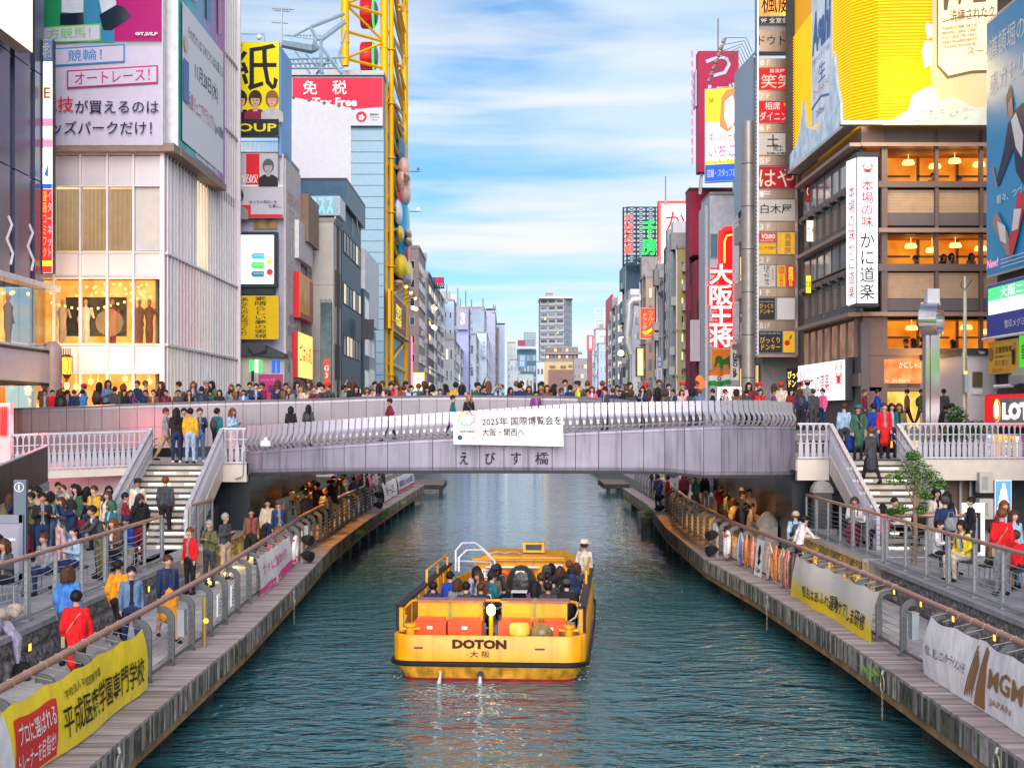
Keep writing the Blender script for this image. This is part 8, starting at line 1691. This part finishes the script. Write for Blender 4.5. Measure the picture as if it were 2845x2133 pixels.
for px,py,D,rot,pose,top,bot,hk,hcol,kind in ((461,1285,46.5,90,'walk','grey','khaki','short','brown','jacket'),(490,1285,45.9,200,'phone','black','navy','long','black','jacket'),(511,1278,46.9,10,'stand','charcoal','navy','short','black','jacket'),(529,1287,45.6,180,'stand','mustard','lightblue','short','black','jacket'),(555,1280,46.4,20,'phone','navy','denim','short','brown','jacket'),(603,1270,47.4,150,'stand','teal','black','short','black','jacket'),(646,1270,47.4,60,'phone','lightblue','rose','long','auburn','skirt')):
 person(XX(px,D),D,3.87,rot,pose,top,bot,hk,hcol,kind=kind,s=1.0,place=LL,group='people waiting on the left landing',shoe='white' if px in (490,555)else 'black')
for px,D,z,rot,pose,top,bot,hk,hcol,acc,kind,pl in ((2345,46.2,4.02,190,'stand','lightblue','charcoal','short','brown','black','jacket','at the top of the right stairs by the left rail'),(2384,45.0,3.95,10,'stand','green','black','cap','black','teal','coat','stepping onto the right stairs'),(2427,47.0,4.02,200,'walk','royal','denim','short','black','black','jacket','behind the green coat on the right landing'),(2457,45.6,4.02,0,'stand','red','black','short','brown','black','coat','at the top of the right stairs'),(2477,46.4,4.02,10,'stand','teal','navy','bob','black','black','jacket','beside the red coat on the right landing'),(2498,46.8,4.02,350,'stand','olive','navy','long','brown','black','jacket','by the right rail of the right landing'),(2420,43.2,3.30,200,'walk','charcoal','black','short','auburn','black','coat','halfway up the right stairs'),(2645,47.5,4.02,180,'stand','grey','black','short','black','black','jacket','behind the right white balusters'),(2629,48.2,4.02,150,'stand','black','black','short','black','black','jacket','far behind the right white balusters')):
 person(XX(px,D),D,z,rot,pose,top,bot,hk,hcol,acc,kind,place=pl)
# left terrace, promenade and under the bridge:  x y rot pose top bottom hair colour acc kind z label-place
TL="""-12.9 40 20 stand brown black short black - j 1.72 left of the camouflage jacket
-11.9 37 300 raise olive navy short black - j 1.72 holding a phone up by the information post
-11.3 36 20 phone black navy short black - j 1.72 behind the olive jacket
-13.2 43.5 40 stand lilac denim short black - j 1.72 before the ramp wall
-10.9 36.2 330 phone charcoal rose long brown - j 1.72 right of the phone raisers
-10.2 34.6 300 raise navy denim hood black black j 1.72 bending over a camera in the left crowd
-11.1 39.8 330 phone mustard black short brown - j 1.72 in checked shirt near the left stairs
-10.5 38.9 340 stand cream orange long brown - j 1.72 right of the mustard shirt
-8.95 32.6 310 lean charcoal olive short black - j 1.75 leaning on the left rail with a snack
-9.2 34.4 320 phone teal navy hood black green j 1.75 second at the left rail
-9.9 38.4 100 walk maroon black short black - j 1.72 passing the foot of the left stairs
-10.3 41.3 20 stand cream charcoal cap brown black j 1.9 on the lowest left steps
-9.5 41.2 180 stand charcoal black short auburn - j 1.9 starting up the left stairs
-9.0 36.3 200 stand black black bob brown - c 1.75 beside the raised arms near the left steps
-8.85 35.6 30 raise black maroon hood black black j 1.75 arms up near the left steps
-11.6 39.9 320 stand green black bob black - j 1.72 among the left terrace crowd
-12.3 38.6 340 stand beige charcoal short black - j 1.72 back of the left terrace crowd
-9.4 30.2 330 sit grey navy short brown - j 1.72 seated by the left rail near the board
-9.1 31.3 320 sitphone lightblue navy short black - j 1.72 seated right of the grey jacket
-10.0 29.2 340 sit navy black short black - j 1.72 seated left near the information board
-9.6 28.4 330 sitphone charcoal black bob brown - j 1.72 seated closest to the information board
-8.95 33.8 330 sitphone brown black long auburn - j 1.72 seated between two men at the left rail
-8.95 35.0 320 sitphone royal denim cap black navy j 1.72 seated last at the left rail
-10.6 32.8 300 sit maroon black long brown - j 1.72 seated behind the leaning man
-7.7 36.0 330 stand red black short auburn - j 1.0 standing on the left promenade by the steps
-7.55 37.6 340 phone olive charcoal short grey - j 1.0 behind the red jacket on the promenade
-7.45 39.2 60 phone charcoal beige short grey - j 1.0 in a padded jacket facing the red jacket
-7.65 25.8 175 stand blue charcoal bob brown - j 1.0 walking away by the yellow banner
-6.75 23.2 180 walk red black short black - c 1.0 nearest the yellow banner
-7.35 28.0 160 walk orange black short black - j 1.0 ahead of the blue jumper
-6.85 27.0 20 walk denim navy short black - j 1.0 coming along the left promenade
-6.55 28.6 30 walk navy orange short brown - s 1.0 right of the denim jacket
-7.5 43.5 10 walk brown black short black - j 1.0 walking beside the yellow lit wall
-7.55 46.8 0 walk cream navy short black - j 1.0 with shopping coming from under the bridge
-6.95 45.2 20 walk navy brown cap black charcoal j 1.0 right of the cream jacket
-7.9 54.5 30 stand black charcoal short black - j 1.0 in the shade by the menu board
-7.7 56 60 stand black black short black - j 1.0 second in the shade under the bridge
-7.85 57.5 100 phone charcoal black short black - j 1.0 third in the shade under the bridge
-7.6 59 0 stand black charcoal bob black - j 1.0 fourth in the shade under the bridge
-7.2 61.5 160 walk brown black short brown - j 1.0 fifth in the shade under the bridge
-6.7 56.5 170 walk black mustard long black - j 1.0 nearest the rail under the bridge
-7.3 67 60 stand cream black short black - j 1.0 beyond the bridge in pale coat
-7.0 68.5 100 phone charcoal grey short brown - j 1.0 beyond the bridge beside the cream coat
-6.7 65 150 walk denim black short black - j 1.0 beyond the bridge with a bag
-6.5 69 200 stand pink navy short black - j 1.0 beyond the bridge at the left rail
-6.35 71.5 160 lean grey black short brown - j 1.0 beyond the bridge left rail in grey
-6.25 74 150 stand black black short black - j 1.0 beyond the bridge left rail in black
-7.4 73 30 walk beige brown short black - j 1.0 farthest group on the left promenade"""
TR="""7.75 39.2 110 lean white black short black - j 1.0 bending over the right rail above the strands
8.15 41.5 175 stand lightblue navy beanie brown beige j 1.0 by the yellow lit right wall
7.7 40.3 110 lean green black short black - j 1.0 child beside the white jumper
8.35 50.5 90 sit grey denim short black - j 1.0 seated under the bridge nearest the stairs
8.35 51.8 80 sitphone charcoal black short black - j 1.0 seated second under the bridge
8.35 53.2 90 sit black navy short black - j 1.0 seated third under the bridge
8.35 54.6 100 sitphone cream black bob brown - j 1.0 seated fourth under the bridge
8.35 56 90 sit black black long black - j 1.0 seated fifth under the bridge
8.35 57.4 85 sit lightblue black short brown - j 1.0 seated farthest under the bridge
7.3 66.5 250 stand red denim short black - j 1.0 with a red bag beyond the bridge
7.0 67.8 200 stand navy navy short black - j 1.0 at the far right rail
8.3 64.5 100 walk teal navy short black - j 1.0 walking beyond the bridge
8.9 66 20 stand black beige long brown - j 1.0 with a handbag beyond the bridge
9.75 41.2 340 sitphone white maroon ponytail brown - j 1.74 eating at the cafe table left seat
10.2 42 20 sit brown black bob auburn - j 1.74 at the back of the cafe table
10.15 39.6 200 sit pink black bob black - j 1.74 back to us at the cafe table
10.7 40.8 30 sitphone navy black short black - j 1.74 right side of the cafe table
11.0 39.3 150 sit black black long brown - j 1.74 rightmost at the cafe table
9.75 33.4 60 sitphone white black short black - j 1.76 wearing a mask at the right rail
10.0 32.2 300 sit yellow cream ponytail black - j 1.76 bare legged by the right rail
10.25 31.2 60 sitphone brown black short black - j 1.76 bent over beside the yellow top
10.6 31.9 30 sit purple black short black - j 1.76 with glasses behind the brown jacket
9.95 29.6 185 stand red grey short auburn - j 1.76 back to us with a shoulder strap
10.5 30.3 190 sit red black short brown - s 1.76 seated right of the standing red top
10.6 30.8 20 stand lightblue denim long brown - j 1.76 in a pale hoodie on the right terrace
11.35 33.6 10 stand maroon black bob auburn - j 1.76 behind the pale hoodie
10.15 28.2 200 stand navy denim short black - j 1.76 with a backpack at the right edge
10.3 34.6 160 walk navy black beanie brown charcoal j 1.76 with a grey backpack near the tree
10.85 37.2 20 phone cream cream bob black - c 1.76 by the foot of the right stairs
11.3 37.8 200 stand black black long black - j 1.76 beside the cream coat
11.35 36.0 270 stand black navy bun black - j 1.76 by the menu board
9.75 26.3 300 sit green green long brown - j 1.76 in a green skirt by the right edge
9.75 24.6 300 sitphone grey rose short black - j 1.76 seated at the very right edge"""
for side,T in (('left bank',TL),('right bank',TR)):
 for ln_ in T.split('\n'):
  a=ln_.split(' ',11);kd_={'j':'jacket','c':'coat','s':'skirt'}[a[9]]
  yy=float(a[1]);person(float(a[0]),yy,float(a[10]),float(a[2]),a[3],a[4],a[5],a[6],a[7],'black' if a[8]=='-' else a[8],kd_,s=PC.uniform(.94,1.03)*(.72 if 'child' in a[11]else 1),place=a[11])
# passengers: x y rot pose top hair haircol acc note
for n_,x0_,x1_,y0_,y1_,z_,pl in ((22,-14.2,-10.8,33,42.5,1.72,'packed in the left terrace crowd'),(12,-8.0,-6.6,49,64,1.0,'in the shade under the left of the bridge'),(12,-8.0,-6.4,65,84,1.0,'beyond the bridge on the left promenade'),(6,7.6,9.0,66,80,1.0,'beyond the bridge on the right promenade'),(7,10.2,11.8,25,31,1.76,'seated back row at the right edge'),(5,8.1,8.8,50.5,58,1.0,'standing under the right of the bridge')):
 for k in range(n_):
  y=y0_+(y1_-y0_)*(k+.5*PC.random())/n_;x=PC.uniform(x0_,x1_);st_='seated' in pl
  person(x,y,z_,PC.choice([0,20,330,180,200,90,300]),'sitphone' if st_ and k%2 else 'sit' if st_ else PC.choice(['stand','walk','phone','stand','raise' if x<-10 else 'phone']),PC.choice(['black','navy','charcoal','grey','olive','maroon','cream','denim','beige','black']),PC.choice(['black','navy','charcoal','denim','khaki']),PC.choice(['short','short','bob','long','cap','beanie']),PC.choice(['black','black','brown','auburn']),PC.choice(['navy','black','grey','beige']),s=PC.uniform(.93,1.04),place=pl,group=pl)
PB_="""-1.45 2.3 190 sitraise navy short black - outer left of the rear row
-0.98 2.9 180 sit grey bob brown - in knitted grey on the left
-0.72 2.3 180 sit charcoal short black - second in the left rear row
-0.38 2.45 170 sit cream long auburn - in a fur collar left of the aisle
-0.38 2.2 178 sit navy short brown - left of the aisle in the rear row
-1.35 4.4 160 sit royal short black - farthest left against the side wall
-0.80 5.6 200 sit lilac bob black - in stripes on the left benches
-0.62 4.6 320 sit denim long brown - turned to face us on the left
-0.38 4.4 120 sitphone teal beanie black black turned left on the benches
-0.42 5.9 150 sit black cap black navy behind the beanie
-0.38 5.0 185 sit olive short black - in a hooded parka at the aisle
-0.38 6.2 170 sit charcoal bob black - in the front of the left side
0.82 2.5 175 sit purple long black - with very long hair right of the aisle
1.12 2.35 190 sitraise charcoal short black - right rear row holding a phone
1.50 2.9 180 sit black cap black charcoal right rear row by the wall
0.85 4.2 185 sit brown short brown - in the middle of the right benches
0.98 4.4 180 sit olive short black - behind the brown jacket
1.20 3.6 230 sitphone charcoal beanie black black turned right on the right benches
1.58 4.0 180 sit navy hood black navy by the right wall
0.88 5.9 175 sit black hood black charcoal right of the orange ring
0.98 6.4 185 sit maroon bob black - near the wheelhouse
1.22 5.8 180 sit black bob brown - in a puffy coat on the right
1.55 5.2 200 sit navy cap black black with a white badge on the cap
1.60 6.6 180 sit charcoal bob brown - front of the right wall
1.40 7.2 185 sit black short auburn - beside the crew member"""
for ln_ in PB_.split('\n'):
 a=ln_.split(' ',8);p=bw(float(a[0])*.98,float(a[1])+.10,.47);person(p.x,p.y,.47,float(a[2])-4.6,a[3],a[4],'black',a[5],a[6],'black' if a[7]=='-' else a[7],s=.96,place='on the boat, '+a[8],group='passengers on the tour boat')
p=bw(1.72,8.3,.47);person(p.x,p.y,.47,150,'stand','cream','beige','hat','brown','cream',s=.98,label='crew member in cream shirt and sun hat standing at the right of the bow')
for px,py,fl,top,hk in ((2589,490,'top','olive','short'),(2663,500,'top','maroon','short'),(2547,718,'middle','charcoal','short'),(2619,715,'middle','maroon','bob'),(2641,712,'middle','cream','bob'),(2696,712,'middle','grey','bob'),(2521,950,'lowest','brown','short'),(2541,948,'lowest','black','long'),(2559,946,'lowest','charcoal','short'),(2651,952,'lowest','black','bob')):
 y=59.0;person(XX(px,y),y,ZZ(py,y)-1.2,PC.choice([90,270,20]),'sit',top,'black',hk,'black',place=f'dining behind the {fl} orange windows',group='diners in the restaurant windows')
for lb,L in _lab.items():
 if len(L)>1:
  L.sort(key=lambda q:q[2])
  for i,(t,tp_,x)in enumerate(L):t['label']=' '.join(lb.split()[:15])+[', leftmost',', next',', third',', fourth',', fifth'][min(i,4)]if len(L)>2 or i==0 else lb+', rightmost'
# ---------------------------------------------------------------- small things
t=thing('information_board','grey street information board with a glossy panel at the left edge','information board',(-11.2,29.8,1.72));gb=M('info_grey',(.20,.22,.28),.35,.2,var=.05)
D_=30.2
for a,b,c,e in ((-10,62,1430,1452),(52,63,1430,1640),(-10,62,1590,1612)):MB().box(XX(a,D_),D_,ZZ(e,D_),XX(b,D_),D_+.1,ZZ(c,D_)).build('frame',gb,t)
MB().box(XX(-10,D_),D_+.03,ZZ(1590,D_),XX(52,D_),D_+.07,ZZ(1452,D_)).build('panel',M('info_panel_glossy',(.30,.30,.38),.12,.1,var=.05),t)
lettering(t,'information',W(8,1502,D_+.02),(1,0,0),0,0,.26,.08,whitei,off=.01,bold=.02)
t=thing('information_post','tall dark blue grey post with a round i symbol behind the board','sign post',(XX(54,32),32,1.72));D_=32
MB().box(XX(38,D_),D_,1.72,XX(72,D_),D_+.15,ZZ(1333,D_)).build('post',M('info_post',(.10,.14,.18),.4,.2,var=.05),t)
c=W(53,1353,D_-.02);m=MB();vs=[]
for k in range(24): 
 for r in (.105,.09):vs.append(c+Vector((r*math.cos(k*.2618),0,r*math.sin(k*.2618))))
MB().add(vs,[(2*k,2*((k+1)%24),2*((k+1)%24)+1,2*k+1)for k in range(24)]).build('ring',whitei,t);lettering(t,'i',W(50,1361,D_-.01),(1,0,0),0,0,.04,.12,whitei,off=.01,bold=.05)
# trees
bark=M('bark',(.22,.17,.12),.9,var=.3,bump=.5);leafs=[M('leaf_mid',(.08,.22,.035),.6,var=.3,vs=2),M('leaf_light',(.18,.36,.06),.6,var=.3,vs=2),M('leaf_dark',(.02,.07,.03),.6,var=.3,vs=2)]
def tree(label,x,y,z,h,clumps,n,lean=0,ls=.09,mats=leafs,trunk=True):
 t=thing('tree',label,'tree',(x,y,z));r=random.Random(int(x*10));top=Vector((x+lean,y,z+h))
 if trunk:
  tk=[Vector((x,y,z)),Vector((x+.05,y,z+h*.3)),Vector((x+lean*.5-.04,y,z+h*.6)),top];MB().tube(tk,[.07,.06,.05,.02],8).build('trunk',bark,t,smooth=True)
  for cx,cy,cz,cr in clumps[:7]:MB().tube([Vector((x+lean*.4,y,z+min(h*.55,cz-.25))),Vector(((x+cx+x+lean*.4)/2,y+cy*.5,z+cz-cr*.6)),Vector((x+cx,y+cy,z+cz))],[.03,.02,.008],5).build('limb',bark,t)
 mbs=[MB()for _ in mats]
 for cx,cy,cz,cr in clumps:
  for k in range(n):
   while True:
    v=Vector((r.uniform(-1,1),r.uniform(-1,1),r.uniform(-1,1)))
    if .25<v.length<1:break
   p=Vector((x+cx,y+cy,z+cz))+Vector((v.x*cr*1.1,v.y*cr,v.z*cr*.75));a=Vector((r.uniform(-1,1),r.uniform(-1,1),r.uniform(-.6,.3))).normalized()*ls*r.uniform(.6,1.3);b=a.cross(Vector((r.uniform(-1,1),r.uniform(-1,1),1))).normalized()*ls*.30
   mbs[r.choices(range(len(mats)),[5,3,3])[0]].add([p-a*.5,p+b,p+a*.6,p-b],[(0,1,2,3)])
 for m_,mt in zip(mbs,mats):m_.build('foliage',mt,t,kind='stuff')
tree('young tree with a thin leaning trunk in front of the right stairs',9.95,36.0,1.76,2.5,[(a*.68,b_,c_*.70,d*.72)for a,b_,c_,d in [(-.2,0,3.1,.45),(.35,0,3.2,.42),(.05,.1,3.5,.40),(.65,0,3.0,.35),(-.65,0,2.95,.32),(.2,0,2.65,.40),(.9,0,2.75,.28),(-.45,0,1.9,.25),(-.8,0,1.8,.18),(.25,0,1.9,.25),(0,0,3.75,.25),(.45,0,2.35,.2)]],330,.12,.065)
tree('dark green bushy tree behind the right balusters next to the burger sign',14.3,46.9,1.74,3.0,[(a*.75,b_,c_*.85+.5,d)for a,b_,c_,d in [(-.5,0,2.6,.55),(.2,0,3.1,.55),(.6,0,2.4,.55),(-.1,0,2.0,.5),(-.7,0,1.7,.4),(.3,0,1.5,.5),(.9,0,3.2,.35),(0,0,3.7,.35),(-.9,0,2.3,.3),(.7,0,1.2,.4)]],380,0,.10,[leafs[2],leafs[0],leafs[2]])
for side,E_,y,lb in ((-1,LE,66.5,'tuft of bright green weeds on the left deck edge under the far banner'),(-1,LE,76.5,'small tuft of weeds farther along the left deck edge'),(-1,LE,57,'low weeds on the left deck edge near the bridge'),(1,RE,68,'green weeds on the right deck edge by the grey drum'),(1,RE,26,'thin weeds on the right fascia under the mooring ring')):
 t=thing('weeds',lb,'plant',(along(E_,y),y,.8));m=MB();r=random.Random(int(y));sz=.5 if y in (66.5,68)else .25
 for k in range(130):
  p=Vector((along(E_,y)-side*r.uniform(0,.25),y+r.uniform(-.9,.9)*sz*1.6,.85));q=p+Vector((-side*r.uniform(0,.25),r.uniform(-.15,.15),r.uniform(-.35,.4)))*sz*1.6;m.add([p,p+Vector((.02,.02,0)),q],[(0,1,2)])
 m.build('leaves',leafs[1],t,kind='stuff')
for y,x,lb in ((70.5,6.55,'grey wooden drum on the water left of the right deck'),(66.5,6.35,'square dark piling beside the right deck weeds')):
 t=thing('mooring_post',lb,'mooring post',(x,y,0));MB().lathe((x,y,-.3),[(.25,0),(.25,.95),(.28,.97),(.28,1.05)],10).build('post',M('old_timber_grey',(.16,.16,.17),.8,var=.4),t)
# cafe tables and chairs
def table(label,x,y,z):
 t=thing('cafe_table',label,'table',(x,y,z));MB().box(x-.38,y-.35,z+.70,x+.38,y+.35,z+.73).build('tabletop',M('table_pale',(.55,.52,.50),.4),t)
 for dx in (-.33,.33):
  for dy in (-.3,.3):MB().tube([(x+dx,y+dy,z),(x+dx*.9,y+dy*.9,z+.7)],.016,5).build('leg',steel,t)
 for dx,dy in ((-.15,0),(.12,.1)):
  c_=thing('paper_cup',f'white paper cup standing {"left" if dx < 0 else "right"} on the {label.split(" ")[0]} cafe table','cup',(x+dx,y+dy,z+.73));MB().lathe((x+dx,y+dy,z+.73),[(.03,0),(.045,.12),(.04,.125)],10).build('cup',whitei,c_)
table('left folding cafe table between the eaters',10.05,40.7,1.74);table('right folding cafe table by the young tree',10.75,39.9,1.74)
sb_=bpy.data.objects
def stool(x,y,z,rot,label,mt=None,h=.45):
 t=thing('stool',label,'stool',(x,y,z));MB().box(x-.19,y-.19,z+h-.04,x+.19,y+.19,z+h).build('seat',mt or dark,t)
 for dx in (-.16,.16):
  for dy in (-.16,.16):MB().tube([(x+dx*1.15,y+dy*1.15,z),(x+dx,y+dy,z+h-.04)],.014,5).build('leg',steeld,t)
k=0
for o in [q for q in bpy.data.objects if q.name.startswith('person')and not q.parent]:
 me=next(c_ for c_ in o.children if c_.name.startswith('body')).data
 if any(me is v[0]for kk,v in _bodies.items()if kk[0][:3]=='sit')and abs(o.location.x)>8.8:
  k+=1;lb_=o['label'].replace('person with ','');stool(o.location.x,o.location.y+.05,o.location.z,0,' '.join(('stool under the '+lb_).split()[:16]))
t=thing('bench','long low stone bench along the metal wall under the right side of the bridge','bench',(8.6,54,1));MB().box(8.25,49.8,1.0,8.7,58.2,1.38).build('base',conc,t);MB().box(8.2,49.7,1.38,8.75,58.3,1.46).build('seat',stone if False else cap,t)
t=thing('stone_finial','grey pointed stone ornament at the end of the underpass bench','stone ornament',(8.6,48.6,1));MB().box(8.3,48.3,1,8.9,48.9,1.7).lathe((8.6,48.6,1.7),[(.38,0),(.38,.1),(.28,.3),(.12,.45),(.02,.5)],12).build('ornament',conc,t)
t=thing('monument','dark stone monument with a fan shaped top beside the right stairs','monument',(9.6,45.2,1.0))
MB().box(9.25,44.9,1.0,10.15,45.6,1.9).build('base',conc,t);MB().box(9.4,45,1.9,9.95,45.4,3.0).build('body',M('monument_dark',(.08,.10,.10),.4),t);MB().prism((9.67,44.95,3.0),(1,0,0),(0,0,1),[(-.32,0),(.32,0),(.3,.15),(.18,.32),(0,.38),(-.18,.32),(-.3,.15)],(0,.45,0)).build('fan_top',conc,t)
t=thing('ice_cream_sign','blue banner with a tall white soft ice cream in a cone on the right terrace','sign',(XX(2783,38),38,2.4));bD_=Board('b','','',(XX(2764,38),38,2.35),(1,0,0),.43,1.35,.04,M('print_cerulean',(.10,.35,.60),.4,var=.05),white,parent=t)
creamy=M('print_ice_cream',(.75,.72,.68),.4,var=0)
for u,v,r in ((.5,.45,.17),(.5,.56,.15),(.5,.67,.12),(.5,.77,.09),(.5,.86,.05)):bD_.disc(u,v,r,creamy,ry=.12)
bD_.poly([(.2,.38),(.8,.38),(.65,.06),(.35,.06)],M('print_cone',(.62,.36,.08),.4,var=.2))
t=thing('menu_board','white standing menu board with a black frame by the black dressed waitress','menu board',(XX(2705,37.5),37.5,1.74));MB().box(XX(2672,37.5),37.5,1.8,XX(2736,37.5),37.55,3.15).build('board',whitei,t);MB().box(XX(2682,37.4),37.45,1.9,XX(2726,37.4),37.49,2.9).build('print',ink,t)
for k_ in range(4):MB().box(XX(2688,37.4),37.42,2.05+k_*.2,XX(2712,37.4),37.44,2.13+k_*.2).build('print',redi,t)
t=thing('air_conditioner','two stacked white outdoor air conditioner units beside the ice cream banner','air conditioner',(XX(2740,45),45,1.74))
for z in (3.0,2.2):MB().box(XX(2722,45),45,z,XX(2760,45),45.4,z+.62).build('unit',M('ac_beige',(.48,.46,.42),.5),t);MB().lathe((XX(2735,45),44.98,z+.3),[(.0,0)]*2,3)if False else MB().box(XX(2728,45),44.98,z+.1,XX(2745,45),45,z+.5).build('grille',steeld,t)
for x0_,x1_,lb in ((2600,2662,'brown'),(2668,2690,'darker brown')):
 t=thing('hoarding',f'{lb} closed metal panel behind the right terrace','wall',(XX(x0_,46),46,1.74));MB().box(XX(x0_,46),46,1.74,XX(x1_,46),46.1,3.75).build('panel',M('hoarding_'+lb[:5],(.12,.08,.06),.5),t);MB().tube([(XX(x1_+4,46),45.9,1.74),(XX(x1_+4,46),45.9,3.9)],.06,8).build('post',steeld,t)
t=thing('stall_table','market stall table with goods beyond the bridge on the right bank','table',(8.6,68,1));MB().box(8.0,67.6,1.7,9.3,68.4,1.75).build('tabletop',white,t)
for dx in (-.55,.6):
 for dy in (-.3,.3):MB().tube([(8.65+dx,68+dy,1),(8.65+dx,68+dy,1.7)],.02,5).build('leg',steel,t)
t=thing('tote_bag','yellow plastic bag hanging at the far right rail','bag',(7.4,66,1.1));MB().lathe((7.45,66,1.05),[(.16,0),(.2,.2),(.14,.42),(.03,.55)],10).build('bag',cm('yellow'),t)
for x,y,z,c,lb,nm in ((-7.35,46.4,1.05,'pink','bright pink and white shopping bag beside the cream jacket','shopping_bag'),(-8.0,24.4,1.0,'black','black handbag on the ground under the wall light','handbag'),(10.62,45.3,4.3,'royal','blue carrier bag held beside the green coat','carrier_bag'),(-10.05,34.9,2.6,'maroon','dark red backpack on the photographer in navy','backpack'),(10.4,28.4,2.7,'navy','navy backpack worn by the person at the right edge','backpack'),(10.35,34.3,2.7,'grey','grey backpack worn near the young tree','backpack'),(-11.0,40.1,2.75,'navy','navy backpack on the mustard shirt','backpack')):
 t=thing(nm,lb,'bag',(x,y,z));h=.45 if 'bag' in nm and nm!='handbag' else .3
 MB().lathe((x,y,z),[(.13,0),(.16,.05),(.16,h*.7),(.10,h)],10,0,1,.7).build('bag',cm(c),t,smooth=True);MB().tube([(x-.08,y,z+h*.9),(x-.05,y,z+h+.12),(x+.05,y,z+h+.12),(x+.08,y,z+h*.9)],.012,5).build('handle',cm(c),t)
t=thing('clothes_heap','pale fur and grey coat heaped on the left wall by the railing','clothes',(-8.5,24.8,1.78));r=random.Random(3);m=MB()
for k in range(14):m.sph((-8.45+r.uniform(-.2,.2),24.9+r.uniform(-.4,.4),1.85+r.uniform(0,.3)),(r.uniform(.06,.12),)*3,8,5)
m.build('fur',M('fur_pale',(.60,.50,.42),.95,bump=1,bs=40),t,smooth=True);MB().sph((-8.4,24.1,1.9),(.18,.35,.22),10,6).tube([(-8.2,24.2,1.95),(-8.05,24.3,1.7),(-8.03,24.3,1.3)],[.1,.1,.03],7).build('coat',cm('lilac'),t,smooth=True)
t=thing('menu_stand','tilted pale blue menu stand under the left side of the bridge','menu board',(-7.9,52.5,1));MB().obox((-8.2,52.2,1.9),(1.0,.1,.35),(-.03,.05,0),(.1,.1,.45)).build('board',M('menu_ice',(.35,.52,.55),.4),t);MB().tube([(-7.7,52.3,1),(-7.7,52.3,1.95)],.03,6).build('leg',steeld,t)
t=thing('bollard_light','slim brass post light on the left rail between notices','light',(along(LE,27.9)-.5,27.9,1));MB().tube([(along(LE,27.9)-.5,27.9,1),(along(LE,27.9)-.5,27.9,1.95)],.04,8).build('post',M('brass',(.45,.33,.10),.4,.6),t);MB().sph((along(LE,27.9)-.46,27.86,1.5),.05,8,5).build('lens',Elamp,t)
